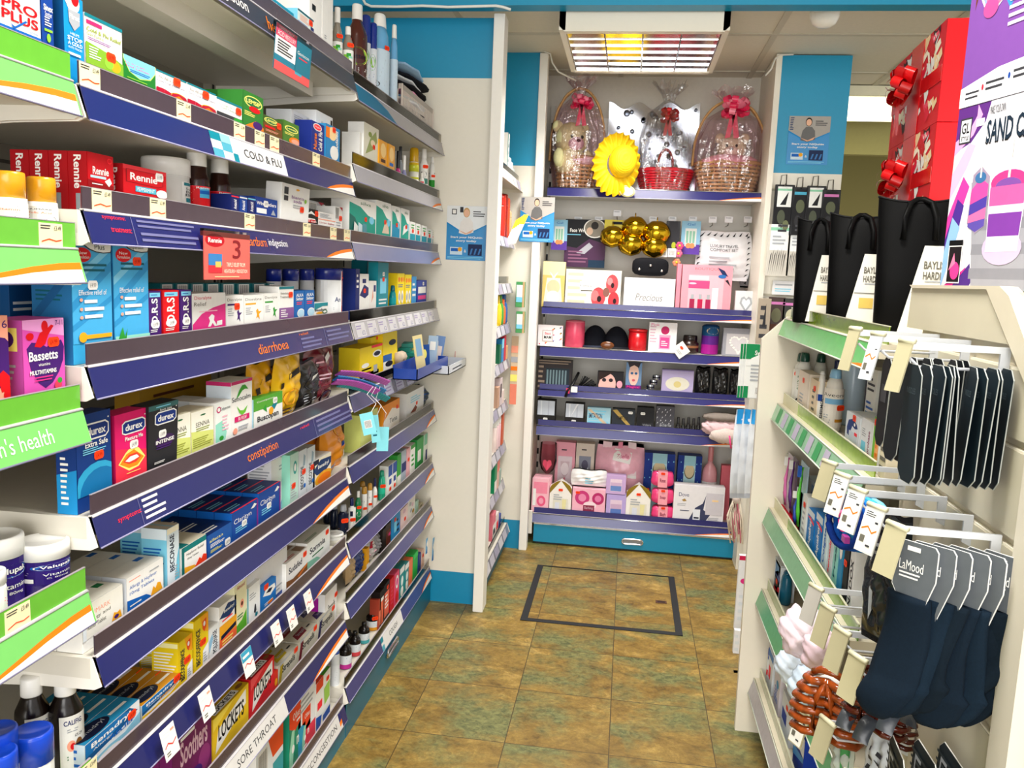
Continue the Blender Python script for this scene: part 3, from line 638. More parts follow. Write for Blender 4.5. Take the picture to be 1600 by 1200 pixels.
def pouch(name, label, cat, loc, rz, w, h, th, base, gfx='', lean=0, seal=.07, group=None, film_=None, wav=0):
    "a pillow-shaped bag standing or lying on its back"
    def fn(s):
        def f(u, v, e=0):
            b = (4*u*(1-u))**.6*max(0, (4*min(max((v-seal)/(1-2*seal), 0), 1)*(1-min(max((v-seal)/(1-2*seal), 0), 1))))**.5
            cr = .004*math.sin(17*u+9*v+wav)*b+.003*math.sin(31*v-11*u+wav)*b
            nar = 1-.10*abs(2*v-1)**3
            return Vector(((u-.5)*w*nar, s*(th/2*b+cr+e)+th/2, v*h+.003*math.sin(9*u+wav)*v))
        return f
    m = base if not isinstance(base, str) else mat(base, .22, 'plastic', .06)
    mb = MB(); mb.grid(lambda u, v: fn(-1)(u, v), 14, 18, m); mb.grid(lambda u, v: fn(1)(1-u, v), 14, 18, m)
    if gfx: paint(mb, (lambda u, v, e: fn(-1)(u, v, e+.001), w, h), gfx, su=6)
    o = mb.build(name, None, loc, rz); o.rotation_euler = (lean, 0, rz)
    return tag(o, label, cat, group)
def G(tier, x0, x1, yt, base, gfx, label, th=.03, dx=0, lean=0, name='sweet_bag', cat='bag', dz=0, wav=0):
    X = XF-dx-.004; a = at(x0, yt, X=X); b = at(x1, yt, X=X); zs = ZS[tier]+dz
    return pouch(name, label, cat, (X, (a.y+b.y)/2, zs), PI/2, b.y-a.y, (a.z-zs)/max(.4, math.cos(lean)), th, base, gfx, lean, wav=wav)
# ---------------------------------------------------------------- green near unit
I('c0', -6, 61, -40, 'W', 'r 0 0 100 10 B;T 50 56 84 20 R PRO;T 50 33 86 20 R PLUS;p B 26 18 34 8 66 32 62 34 36 14;t 80 15 24 5 B CAFFEINE', 'white and blue box with huge red capitals on the top green shelf', d=.045)
I('c0', 63, 98, -30, 'b', 'T 55 62 80 10 W Sinex;t 55 52 60 8 W Soother;l 20 32 82 48 4 W;r 15 24 85 28 L;e 50 14 17 7 L', 'tall blue box with green foot beside the red-lettered white box', d=.045)
jv = 'r 0 0 100 100 W;l 30 74 66 82 1 D;t 46 58 38 14 O Vitamin;l 26 36 64 48 1 a;l 26 12 62 28 2 S'
C('c1', -12, 39, 268, 'tub', 'W', 'A', jv, 'left one of two white vitamin jars with yellow caps on green shelf', 'vitamin_jar', 'jar', capf=.38, capr=.93, lab=(.05, .58))
C('c1', 41, 87, 277, 'tub', 'W', 'A', 'r 0 0 100 100 W;t 46 80 46 9 D NUMARK;t 46 58 40 13 O Folic Acid;l 26 36 64 46 1 a;l 26 12 62 28 2 S;p 8c3fa0 70 40 80 8 100 0 100 30', 'right one of two white vitamin jars with yellow caps, orange print', 'vitamin_jar', 'jar', capf=.38, capr=.93, lab=(.05, .58))
I('c2', 33, 108, 501, 'd64fae', 'r 0 0 100 100 d64fae;p e79ad4 0 100 100 100 100 75 0 88;p V 8 62 20 70 40 68 55 62 75 66 92 70 99 60 96 42 85 26 68 12 50 6 34 14 16 34;e 52 90 8 8 R;p R 26 64 40 82 55 86 68 92 74 90 60 78 52 66 40 62;e 16 78 9 5 R;T 47 51 70 13 W Bassetts;t 48 39 28 4 W vitamins;T 45 29 64 6 W MULTIVITAMINS;l 24 16 70 24 2 P;t 86 94 18 7 V 7-11;e 80 8 9 7 f;e 84 14 6 4 G;k 72 68@S r 0 0 100 100 b84a9e;r 30 68 88 92 y;e 58 80 22 9 V;l 20 6 84 62 9 S', 'magenta children’s vitamin box with purple heart on the green shelf', d=.055)
I('c2', -60, 11, 497, 'a', 'r 0 0 100 100 a;e 80 45 40 30 V;t 92 90 12 9 V 6;p R 70 30 85 36 100 28 100 12 80 10;e 96 6 12 9 R', 'peach box cut by the left edge beside the magenta vitamin box', d=.055)
vp = 'r 0 0 100 100 2c1670;e 66 74 30 16 B;e 66 74 27 13.5 W;e 66 74 25 12 B;T 66 74 40 16 W Valupak;t 66 42 34 11 W Vitamin;t 66 26 26 8 W C 80mg;l 16 40 36 84 5 u;r 14 10 40 28 W'
C('c3', 27, 105, 842, 'tub', '2c1670', 'W', vp, 'right purple supplement tub with white lid on the lowest seen green shelf', 'vitamin_tub', 'tub', capf=.3, capr=1.06, lab=(.02, .69))
C('c3', -48, 32, 834, 'tub', '2c1670', 'W', vp, 'left purple supplement tub with white lid, half hidden by its twin', 'vitamin_tub', 'tub', capf=.3, capr=1.06, lab=(.02, .69), dx=.03)
C('c3', -40, 6, 890, 'tub', 'W', 'W', 'r 0 0 100 100 W;l 60 20 90 60 4 r', 'white tub cut by the left edge in front of purple tubs', 'vitamin_tub', 'tub', capf=.25)
cal = 'r 0 0 100 100 W;p 9ccb3c 0 0 100 0 100 38 60 34 30 40 0 30;T 44 88 60 9 N CALIFIG;e 36 46 14 10 a;e 62 48 12 9 e;e 40 45 8 6 R;l 22 20 80 30 2 g;t 60 64 26 5 D £5.29;l 24 70 60 78 2 S'
C('c4', 75, 127, 1056, 'bottle', '140a06', 'W', cal, 'right dark syrup bottle with white cap and fig label', capf=.19, capr=.62, lab=(.0, .62), dx=.012, ang=(-166, -62))
C('c4', 22, 74, 1056, 'bottle', '140a06', 'W', cal, 'left dark syrup bottle with white cap behind blue lids', capf=.19, capr=.62, lab=(.0, .62), dx=.05, ang=(-166, -62))
for x0, x1, yt, dx, lab in ((20, 80, 1140, 0, 'front'), (-36, 24, 1138, .02, 'back')):
    C('c4', x0, x1, yt, 'tub', 'W', '1246c8', 'r 0 0 100 100 W;l 40 30 80 70 3 B', 'white tub with bright blue lid, the %s one beside the fig syrup' % lab, 'vitamin_tub', 'tub', capf=.42, dx=dx)
C('c4', -30, 24, 1172, 'tub', 'W', '1246c8', 'r 0 0 100 100 W', 'white tub with bright blue lid in the bottom left corner', 'vitamin_tub', 'tub', capf=.42)
# ---------------------------------------------------------------- top shelf: indigestion, disinfectant
I('a0', 405, 459, -20, 'T', 'r 0 0 100 100 1591b0;T 50 62 90 26 W Gaviscon;r 60 20 96 34 c;p c 0 20 0 0 60 0', 'teal indigestion box at the near end of the top shelf', d=.04)
I('a0', 465, 490, 12, 'W', 'r 0 0 100 100 dff0ec;r 0 84 100 100 t;r 0 0 60 14 B;l 12 24 78 74 5 a;r 80 0 100 34 N;k 80 60@S r 0 0 100 100 c', 'white box with teal top edge next to the teal indigestion box', d=.05)
I('a0', 484, 503, -50, 'W', 'r 20 36 50 46 K', 'tall plain white carton first of two on the top shelf', d=.09, dx=.01, name='carton')
I('a0', 504, 521, -30, 'W', 'l 20 4 40 12 2 S', 'tall plain white carton second of two on the top shelf', d=.09, dx=.01, name='carton')
DET = 'r 0 0 100 100 W;r 28 52 48 74 L;r 44 60 66 82 G;r 40 40 56 60 L;r 54 54 74 66 F;l 30 8 70 28 3 S'
C('b0', 519, 536, 12, 'bottle', '8c8478', 'W', DET, 'clear antiseptic spray bottle with white cap, the first of two', capf=.2, capr=.55, lab=(.08, .55), st=((.62, .62, 'H'),), dx=.02)
C('b0', 535, 553, 42, 'bottle', '8c8478', 'W', DET, 'clear antiseptic bottle in front of the brown bottle', capf=.14, capr=.5, lab=(.05, .6), st=((.62, .68, 'H'),))
C('b0', 541, 576, 8, 'bottle', '4c1a10', 'W', 'p 4fae22 0 0 100 0 100 92 70 100 30 92 0 60;e 52 52 34 24 y;e 52 52 31 21 L;t 52 52 52 12 n Dettol;l 56 4 92 24 4 W', 'big brown antiseptic bottle with white cap and green label', capf=.17, capr=.5, lab=(.1, .62), st=((.3, .58, 'H'),), sy=.8, rmul=1)
for k, (x0, x1, y) in enumerate(((564, 580, 24), (576, 590, 36))):
    C('b0', x0, x1, y, 'can', 'W', '0f2c8c', 'r 0 0 100 100 dfe6ee;e 52 62 22 22 G;e 52 62 15 14 L;l 24 6 80 34 4 B', '%s dark blue capped spray can behind the brown bottle' % ('taller', 'nearer')[k], 'spray_can', 'spray can', capf=.36, dx=.02-.01*k)
C('b0', 577, 611, 23, 'sham', '6fb2e2', 'W', 'r 0 0 100 100 cfe4f4;l 24 14 76 90 8 S;e 46 20 10 6 K', 'large pale blue lotion bottle with white cap', capf=.14, capr=.62, lab=(.12, .62), st=((.74, .64, 'H'),), sy=.7)
C('b0', 610, 623, 39, 'sham', '6fb2e2', 'W', 'r 0 0 100 100 cfe4f4;l 24 14 76 90 8 S', 'smaller pale blue lotion bottle with white cap beside the basket', capf=.15, capr=.62, lab=(.12, .62), sy=.7)
# basket of folded gloves and hats
p0, p1 = at(628, 190, X=-.74), at(672, 215, X=-.74); zs = ZS['b0']
bk = empty('wire_basket', (-.80, (p0.y+p1.y)/2+.02, zs)); tag(bk, 'pale slatted plastic basket at the far end of top shelf', 'basket')
L2 = (p1.y-p0.y)/2+.02; H2 = .118; m = plas('dccfc4'); mb = MB()
for (a, b) in (((-.075, -L2), (.058, -L2)), ((.058, -L2), (.058, L2)), ((.058, L2), (-.075, L2)), ((-.075, L2), (-.075, -L2))):
    A, B = Vector((*a, 0)), Vector((*b, 0)); D = B-A; n = max(4, int(D.length/.014)); u = D.normalized(); nn = Vector((-u.y, u.x, 0))*.0015
    for zz0, zz1 in ((0, .016), (.045, .055), (H2-.016, H2)): mb.prism([A+Vector((0, 0, zz0)), B+Vector((0, 0, zz0)), B+Vector((0, 0, zz1)), A+Vector((0, 0, zz1))], nn, m)
    for i in range(n+1):
        q = A+D*(i/n); mb.prism([q-u*.003, q+u*.003, q+u*.003+Vector((0, 0, H2)), q-u*.003+Vector((0, 0, H2))], nn, m)
mb.box(-.075, .058, -L2, L2, 0, .003, m); mb.build('slatted_wall', bk)
pk = [('171a22', .25), ('e6e2e6', -.2), ('e33c86', .3), ('171a22', -.1), ('e8e6ea', .2), ('8fb8dc', -.2), ('f0a0bf', .1), ('17181c', 0), ('dfe3ea', .15), ('16181f', -.25), ('9cc0e4', .3)]
nm = ['black folded gloves at the bottom', 'white folded gloves above the bottom pair', 'bright pink folded gloves low in the stack', 'black folded gloves above the bright pink', 'white folded gloves in the middle', 'pale blue folded gloves in the middle', 'pale pink folded gloves above the middle', 'black folded gloves under the white pair near top', 'white folded gloves third from the top', 'black folded gloves second from the top', 'pale blue folded gloves on the very top']
for k, (c, tw) in enumerate(pk):
    zz = zs+.006+k*.0175; mb = MB()
    mb.ball((0, 0, .0075), .052, L2*.8, .0085, cloth(c), 16, 8, lambda d: 1+.06*math.sin(5*d.x+7*d.y)+(.14 if abs(d.z) < .5 else 0))
    o = mb.build('folded_gloves', None, (-.80+.008*math.sin(k*2.1), bk.location.y+.004*math.cos(k*3), zz), tw*.5); tag(o, nm[k]+' in the slatted basket', 'gloves', 'folded gloves in the basket')
# ---------------------------------------------------------------- COLD & FLU shelf
I('a1', 98, 129, -14, '0f8fd0', 'p W 0 100 60 100 40 66 0 92;e 52 88 28 14 W;e 56 96 20 12 R;p S 20 76 80 76 78 56 50 44 24 56;T 50 66 54 8 W First;t 50 38 46 4 W HELPS;T 50 30 76 7 W STOP;T 50 22 74 6 W A COLD;t 50 15 70 3.5 W IN ITS TRACKS;r 14 3 76 7 W@S r 0 0 100 100 0c5c9c', 'tall blue box with silver shield at the near end of the cold and flu shelf', d=.05)
I('a1', 131, 190, 18, 'W', 'r 0 93 100 100 0c7a86;r 4 80 44 88 j;T 50 70 92 9 9aa84a Cold & Flu Relief;t 26 61 44 7 9aa84a Sachets;l 6 48 70 55 2 v;p 7fae2e 0 0 100 0 100 24 60 36 0 44;e 78 14 14 12 A;e 60 16 12 12 L;l 8 12 40 38 5 W;k 66 30', 'big white sachet box with green and lemon foot', d=.05)
I('a1', 191, 242, 83, '1f7a2a', 'r 0 0 100 100 1f7a2a;p bfe36a 0 100 100 100 100 66 84 30 50 16 18 34 0 84;p c 2 100 98 100 98 68 82 34 50 20 20 36 2 84;t 36 70 60 9 P Flu Strength;t 44 58 70 9 P Hot Lemon;l 20 34 84 48 2 B;l 10 4 80 12 1 L', 'green and pale blue hot drink box beside the lemon sachet box', d=.05)
fa = 'r 0 92 100 100 0c7a86;t 42 72 66 14 9a9088 Flu All-in-One;t 50 52 92 10 V Chesty Cough & Cold Tablets;r 0 0 26 20 m;p m 26 20 60 8 60 0 26 0;e 72 8 26 16 A;e 72 8 20 11 O;p m 46 0 50 14 72 22 96 14 100 0 88 0 72 12 58 0'
I('a1', 243, 291, 107, 'W', fa+';k 66 76', 'white cold tablet box with red foot, left one of two', d=.05)
I('a1', 292, 337, 128, 'W', fa+';k 62 72', 'white cold tablet box with red foot, right one of two', d=.05)
I('a1', 338, 378, 150, 'W', 'r 0 88 100 100 0c7a86;t 50 66 80 12 9fb8a0 Cough & Cold;t 44 50 60 10 8fa890 Cold Tablets;r 0 0 100 20 D;e 84 4 20 16 G;k 84 62', 'white cough box with a green top edge and black foot', d=.05)
lem = 'r 0 0 100 100 2f7a2c;e 50 74 44 17 y;e 50 74 40 14 g;T 50 74 70 12 y LEMSIP;e 56 54 28 9 R;l 6 30 60 44 3 y;p O 10 0 60 22 100 10 100 0;e 70 10 24 12 V'
I('a1', 379, 411, 139, '2f7a2c', lem, 'tall green lemon drink box with yellow oval on the cold shelf', d=.05)
for k in range(2): I('a1', 345-34*k, 377-34*k, 139, '2f7a2c', lem, '%s green lemon drink box at the back behind the white cough box' % ('right', 'left')[k], d=.05, dx=.07)
I('a1', 411, 441, 178, '5a3c14', 'r 0 0 100 100 6a4a1c;r 0 60 100 100 3c5a20;e 40 76 36 18 y;e 40 76 32 15 g;T 40 76 56 13 y LEMSIP;r 8 34 60 46 R;l 10 14 80 26 2 a;k 80 66', 'brown and green lemon capsule box', d=.04)
I('a1', 442, 467, 186, '3f6a24', 'r 0 0 100 100 4a7a2a;e 52 66 42 16 y;e 52 66 36 12 g;T 52 66 60 11 y Lemsip;e 76 10 40 22 O;e 76 10 26 13 a;l 8 34 70 46 2 y', 'green lemon box with orange corner next to the bagged white cartons', d=.04)
I('a1', 455, 494, 170, 'd6d9dc', 'r 60 70 78 96 b4b8bc;l 10 20 50 90 12 S', 'grey-white carton in a clear bag, left at the end of the cold shelf', d=.06, dx=.045, name='carton')
I('a1', 494, 540, 171, 'eceded', 'r 86 80 96 92 K;w 30 76', 'big white carton in a clear bag at the end of the cold shelf', d=.06, dx=.028, name='carton')
I('a1', 487, 507, 187, '1b2f86', 'e 44 84 34 12 W;e 44 84 29 9 r;t 44 84 46 6 W Night;v 26 36 26 52 O Nurse;v 66 42 30 64 W Cold & Flu', 'dark blue night cold remedy box with an oval badge', d=.04)
I('a1', 509, 531, 192, '2f8fc8', 'r 0 0 100 100 2a86c0;e 46 76 30 20 o;r 0 60 26 92 O;e 60 20 30 22 W;v 76 60 20 60 W Sudafed;k 56 90', 'pale blue cold remedy box beside the dark blue night box', d=.04)
# ---------------------------------------------------------------- HEARTBURN INDIGESTION shelf
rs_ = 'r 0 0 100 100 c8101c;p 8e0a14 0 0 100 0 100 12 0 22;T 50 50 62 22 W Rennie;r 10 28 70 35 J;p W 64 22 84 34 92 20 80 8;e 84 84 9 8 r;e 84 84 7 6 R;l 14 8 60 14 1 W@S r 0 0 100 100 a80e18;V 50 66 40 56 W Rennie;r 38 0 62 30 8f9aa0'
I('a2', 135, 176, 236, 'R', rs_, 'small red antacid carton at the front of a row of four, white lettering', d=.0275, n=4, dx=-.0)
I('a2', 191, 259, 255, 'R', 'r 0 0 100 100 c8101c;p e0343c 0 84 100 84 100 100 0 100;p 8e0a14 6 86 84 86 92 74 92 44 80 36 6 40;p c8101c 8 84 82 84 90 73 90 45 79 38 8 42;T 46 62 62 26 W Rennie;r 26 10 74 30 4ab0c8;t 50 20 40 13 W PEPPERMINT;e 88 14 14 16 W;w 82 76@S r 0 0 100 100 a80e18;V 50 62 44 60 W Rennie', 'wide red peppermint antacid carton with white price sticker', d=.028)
C('a2', 222, 296, 247, 'tub', 'W', 'W', 'r 46 0 100 80 W;r 50 66 100 78 0c7a86;t 76 54 44 10 D Sodium;t 74 42 40 10 D Bicarb;t 64 30 22 10 D BP;r 54 2 100 18 T', 'big white bicarbonate tub with white lid behind the red carton', 'medicine_tub', 'tub', capf=.27, lab=(.03, .72), dx=.03, ang=(-190, -15), st=((.86, .16, 'H'),))
for k, (x0, x1, y, dx) in enumerate(((287, 327, 234, .02), (325, 361, 247, .02))):
    C('a2', x0, x1, y, 'bottle', '2a100a', 'W', 'r 0 0 100 100 R;r 56 40 84 92 4ab0dc;r 56 60 84 78 B;T 66 92 34 12 W Rennie;l 8 20 46 90 9 a;r 0 96 100 100 r', '%s brown antacid syrup bottle with white cap and red label' % ('left', 'right')[k], capf=.22, capr=.78, lab=(.0, .52), dx=dx)
for k in range(3):
    x = 361+13*k; I('a2', x, x+12, 303+2*k, ('N', 'b', 'N')[k], 'r 0 0 100 100 %s;v 50 40 40 60 W Antacid;r 0 84 100 92 %s' % (('N', 'b', 'N')[k], ('r', 'W', 'c')[k]), ('first', 'second', 'third')[k]+' narrow dark blue box right of the syrup bottles', d=.04)
I('a2', 398, 433, 306, '0f3f9c', 'r 0 0 100 100 103a92;p b 60 100 100 100 100 0 80 0;T 50 66 88 20 W WindSetlers;r 6 10 50 38 W;p S 70 10 80 40 92 8;w 46 66', 'blue trapped wind capsule box with white lettering', d=.04)
I('a2', 437, 481, 284, 'W', 'r 8 70 22 90 D;r 8 52 22 66 D;t 56 66 44 9 v bianco;t 56 55 30 9 v soda;l 40 34 80 46 2 S;e 54 88 6 3 A;e 84 60 4 6 L;k 72 34', 'leaning white baking soda carton with green sprig', d=.035, lean=.05)
I('a2', 475, 497, 324, 'K', 'r 0 0 100 100 141414;p W 14 54 30 70 50 86 70 70 86 54 70 60 50 66 30 60;p W 12 10 24 34 76 34 88 10;r 20 6 80 26 R;t 50 16 54 16 W Tea;k 86 72', 'small black box with red and white badge', d=.035)
I('a2', 478, 507, 311, 'h', 'b 6 10 60 92;p m 66 100 100 100 100 76', 'white carton with bar code standing behind the black box', d=.04, dx=.05)
I('a2', 497, 524, 330, 'W', 'r 0 40 100 48 a;t 50 20 84 14 m Liver Salts;l 10 56 80 90 5 S', 'white tablet tray with red lettering', d=.045)
I('a2', 524, 539, 322, 'W', 'b 0 40 50 96;p m 56 100 100 100 100 82;l 10 6 80 30 2 S;k 70 46', 'white box with red corner at the end of the indigestion shelf', d=.05)
I('a2', 506, 525, 320, 'W', 'l 6 40 90 94 8 S;p m 70 100 100 100 100 80', 'white ribbed box with red corner behind the tablet tray', d=.05, dx=.045)
# ---------------------------------------------------------------- DIARRHOEA shelf
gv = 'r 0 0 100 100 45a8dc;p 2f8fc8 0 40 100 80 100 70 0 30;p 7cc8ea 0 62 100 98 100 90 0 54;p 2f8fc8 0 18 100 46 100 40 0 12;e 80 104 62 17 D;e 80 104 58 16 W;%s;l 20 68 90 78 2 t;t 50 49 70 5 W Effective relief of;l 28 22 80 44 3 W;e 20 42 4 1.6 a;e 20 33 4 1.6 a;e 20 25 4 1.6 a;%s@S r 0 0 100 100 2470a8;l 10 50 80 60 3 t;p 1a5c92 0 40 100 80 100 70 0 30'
I('a3', 109, 172, 372, 'C', gv % ('e 26 85 22 7 R;t 26 87 24 3 W New;t 26 83 34 3 W Formulation;t 70 93 26 5 D Plus', 'e 22 6 10 5 A;r 30 4 96 8 A;w 50 56'), 'left of two tall pale blue antacid cartons, lemon at the foot', d=.058)
I('a3', 175, 230, 370, 'C', gv % ('e 28 84 22 7 R;t 28 86 24 3 W New;t 28 82 34 3 W Formulation;t 64 92 44 5 D Suspension', 'r 0 0 100 3 F;p G 8 0 20 12 26 2 34 10 30 0;k 66 78'), 'right of two tall pale blue antacid cartons, mint leaf at the foot', d=.058)
I('a3', 2, 60, 440, '0f4f8a', 'r 0 0 100 100 0e4a84;l 10 56 80 74 2 W;l 16 20 70 50 4 W', 'dark blue antacid carton deep on the shelf at far left', d=.05, dx=.09)  # shade on the deep blue carton is put into its darker blue
def drs(x0, x1, y, c, lab): I('a3', x0, x1, y, c, 'r 0 0 100 100 %s;r 8 86 92 96 c;l 20 89 76 93 1 B;v 46 54 50 58 W D.R.S;e 48 24 34 10 W;l 12 5 70 13 2 W;w 50 24' % c, lab, d=.045)
drs(231, 251, 455, 'V', 'narrow purple rehydration sachet box, left of the red one'); drs(254, 279, 454, 'R', 'narrow red rehydration sachet box between two purple ones'); drs(281, 299, 453, 'V', 'narrow purple rehydration sachet box, right of the red one')
I('a3', 300, 352, 459, 'W', 'r 0 0 100 100 W;p P 0 0 0 14 26 42 60 58 100 68 100 0;t 30 86 50 12 f Dioralyte;t 22 70 36 11 z Relief;p W 44 4 50 20 46 30 56 40 64 34 62 22 72 4 64 4 58 14 52 4;p W 70 4 88 6 88 20 72 18;l 18 46 80 52 1 Q', 'white rehydration carton with a big pink curve', d=.045)
dy = 'r 0 0 100 100 W;t 48 84 84 12 %s Dioralyte;r 6 66 60 72 %s;l 8 30 44 58 4 S;p %s 60 44 66 30 60 14 70 20 80 10 76 30 90 40 74 40 70 50'
I('a3', 353, 380, 462, 'W', dy % ('z', 'V', 'V')+';k 60 62', 'white rehydration carton with small purple figure', d=.045)
I('a3', 381, 411, 462, 'W', dy % ('z', 'A', 'A'), 'white rehydration carton with small amber figure', d=.045)
I('a3', 412, 435, 459, 'W', dy % ('z', 'G', 'G'), 'white rehydration carton with small green figure', d=.045)
I('a3', 436, 459, 448, 'W', 'r 0 92 100 100 0c7a86;t 40 78 60 9 z Rehydration;t 36 68 60 8 z Treatment;r 0 0 100 34 8a5a96;l 10 4 60 30 4 W;k 76 74', 'white rehydration carton with teal top and mauve foot', d=.045)
for k in range(8):
    x = 250+24*k; I('a3', x, x+21, 443, '0c6a72', 'r 0 0 100 100 0c6a72;b 12 66 88 98', 'teal carton with bar code end, %s' % (('first from left in the back row', 'second in the back row', 'third in the back row', 'fourth in the back row', 'fifth in the back row', 'sixth in the back row', 'seventh in the back row', 'eighth in the back row, by the capped tins')[k]), d=.04, dx=.06, group='teal cartons behind the rehydration boxes')
for k in range(2): I('a3', 460+16*k, 475+16*k, 455-k, '1767b4', 'r 0 0 100 100 1767b4;T 54 84 76 12 W ALKA;T 54 70 76 12 W Seltzer;l 20 46 80 60 2 r;e 66 14 40 18 W;e 66 14 34 14 J', '%s small blue fizzy tablet box with white lettering' % ('left', 'right')[k], d=.04)
I('a3', 491, 512, 474, 'W', 'r 0 70 100 100 0f8a96;p 0f8a96 0 100 60 100 60 70 0 40;T 46 40 84 24 D Imodium;e 40 14 28 10 A;e 76 20 20 16 g;e 76 20 13 10 W', 'small white and teal capsule box in front of the white tin', d=.03)
an = 'r 0 0 100 100 f2f4f6;p 7cc4e6 60 10 72 50 96 72 100 60 86 44 80 10;p 2f80c0 62 0 70 30 84 52 100 66 100 40 86 24 80 0;p 8fd0ea 50 0 60 40 70 64 62 30 62 0;t 60 40 54 15 N Andrews;l 30 6 56 16 2 S'
C('a3', 492, 536, 419, 'tub', 'W', '16247c', an, 'front white salts tin with navy cap and wave picture', 'salts_tin', 'tin', capf=.21, lab=(.02, .78), ang=(-190, 0), sy=.75)
for k, (x0, x1) in enumerate(((416, 440), (441, 467), (468, 491))):
    C('a3', x0, x1, 420, 'tub', 'd4d6da', '16247c', '', 'navy capped white tin in the back row, %s' % ('farthest left', 'middle', 'next to the front tin')[k], 'salts_tin', 'tin', capf=.21, dx=.05, sy=.8, group='navy capped tins in the back row')
I('a3', 535, 550, 424, 'W', 'r 20 0 80 100 c8142c;v 50 45 40 60 W Canesten;k 66 84', 'narrow red and white cream box beside the white tin', d=.05)
# ---------------------------------------------------------------- CONSTIPATION shelf
dx_ = 'r 0 0 100 100 %s;%s;p W 20 70 20 84 30 88 84 88 94 84 94 72 84 67 30 67;p 16337e 23 71 23 83 31 86 83 86 91 83 91 73 83 69 31 69;T 57 77.5 54 10 W durex;e 92 91 2 1 W;%s'
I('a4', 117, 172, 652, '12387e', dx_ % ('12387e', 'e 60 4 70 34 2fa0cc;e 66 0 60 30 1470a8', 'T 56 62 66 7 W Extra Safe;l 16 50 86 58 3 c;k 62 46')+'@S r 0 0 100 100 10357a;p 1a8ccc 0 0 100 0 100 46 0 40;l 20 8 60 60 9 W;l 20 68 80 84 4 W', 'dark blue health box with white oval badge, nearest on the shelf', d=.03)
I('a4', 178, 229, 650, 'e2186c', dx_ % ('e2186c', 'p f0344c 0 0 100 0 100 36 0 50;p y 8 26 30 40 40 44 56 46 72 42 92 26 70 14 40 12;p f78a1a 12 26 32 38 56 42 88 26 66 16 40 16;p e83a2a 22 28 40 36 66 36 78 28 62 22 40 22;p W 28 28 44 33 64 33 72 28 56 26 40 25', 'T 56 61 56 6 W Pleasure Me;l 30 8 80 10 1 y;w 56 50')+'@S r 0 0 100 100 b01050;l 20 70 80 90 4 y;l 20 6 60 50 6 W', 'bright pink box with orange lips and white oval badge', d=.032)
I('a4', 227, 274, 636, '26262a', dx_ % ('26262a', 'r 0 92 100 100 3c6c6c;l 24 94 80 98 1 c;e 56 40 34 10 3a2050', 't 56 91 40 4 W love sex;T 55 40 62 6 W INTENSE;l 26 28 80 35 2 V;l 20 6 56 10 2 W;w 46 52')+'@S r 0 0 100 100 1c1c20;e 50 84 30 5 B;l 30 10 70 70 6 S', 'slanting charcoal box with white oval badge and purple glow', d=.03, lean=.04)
sn = 'r 0 0 100 100 f4f2e4;p d4dc7a 0 0 100 0 100 40 0 52;e 52 88 12 2 g;t 50 66 62 12 z SENNA;l 20 48 84 58 2 8a9a3a;l 6 8 96 34 5 9aa03a'
I('a4', 263, 297, 654, 'I', sn, 'left of two pale yellow laxative cartons', d=.05); I('a4', 298, 333, 646, 'I', sn, 'right of two pale yellow laxative cartons', d=.05)
I('a4', 296, 324, 628, 'W', 'l 10 60 60 90 2 S@S r 0 0 100 100 d8dde0', 'plain white carton behind the pale yellow pair', d=.05, dx=.06)
I('a4', 336, 361, 631, 'W', 'r 0 0 100 100 eef2ee;p F 0 0 60 0 70 20 40 52 0 46;e 36 8 14 6 G;e 20 82 14 8 j;e 20 82 9 5 W;t 60 81 64 10 D Colpermin;l 40 24 84 66 5 Q', 'white peppermint oil box with mint green glass picture', d=.05)
I('a4', 361, 394, 598, 'W', 'r 0 94 100 100 j;p 3a9a2a 20 66 36 82 50 90 64 90 80 80 64 82 50 80 36 72;p 6cc030 24 54 40 44 56 42 76 50 66 38 50 34 36 40;t 46 67 88 9 D Senocalm;r 14 24 84 34 d01868;t 50 29 40 6 W IBS RELIEF;e 16 8 10 6 a;l 30 6 80 16 2 S@S r 0 0 100 100 d4dee6;r 0 94 100 100 j', 'tall white box with green leaves and magenta band', d=.05)
I('a4', 396, 441, 625, '4f9e2c', 'r 0 0 100 100 W;r 0 56 100 100 56a834;t 40 86 60 8 W Constipation;p T 60 56 70 40 82 62 70 66;p G 30 56 44 40 40 70;T 48 22 74 26 D Buscopan;e 58 40 8 14 A;w 72 74@S r 0 0 100 100 J', 'green and white tummy relief box in front of the yellow bags', d=.045)
I('a4', 218, 330, 604, '9c7418', 'r 0 0 100 100 a07a1c;r 6 10 64 62 W;b 10 16 60 56;l 16 76 80 86 1 E', 'large golden carton with bar code lying behind the laxatives', d=.05, dx=.13, name='carton')
yb = 'p 1a1408 30 74 70 78 70 70 30 66;p 1a1408 14 60 90 66 88 58 14 52;l 20 10 70 24 2 E;e 50 38 26 12 A'
G('a4', 398, 437, 566, 'e0a010', yb, 'left golden yellow liquorice sweet bag', th=.04, dx=.01, wav=1)
G('a4', 432, 473, 557, 'e8b414', 'p W 10 30 30 40 20 18 8 16;'+yb, 'right golden yellow sweet bag leaning forward', th=.042, lean=.1, wav=2)
G('a4', 404, 428, 560, 'c88c10', '', 'dull gold sweet bag squeezed behind the left golden bag', th=.03, dx=.06, wav=4)
G('a4', 468, 501, 566, '1c1a1c', 'e 50 60 30 16 D;l 20 20 80 40 4 S;p W 40 70 62 74 60 66 40 62', 'black sweet bag with silver print between gold and crimson bags', th=.036, lean=.12, wav=3)
G('a4', 480, 527, 546, '6c0f20', 'e 50 52 34 17 8a2a3a;e 50 52 30 15 6c0f20;l 30 46 70 58 2 q;p W 52 82 74 90 74 82 52 74;l 24 72 50 78 1 Q;e 70 16 22 10 4c3a60', 'dark crimson sweet bag with ring print, tilting', th=.04, lean=.06, wav=5)
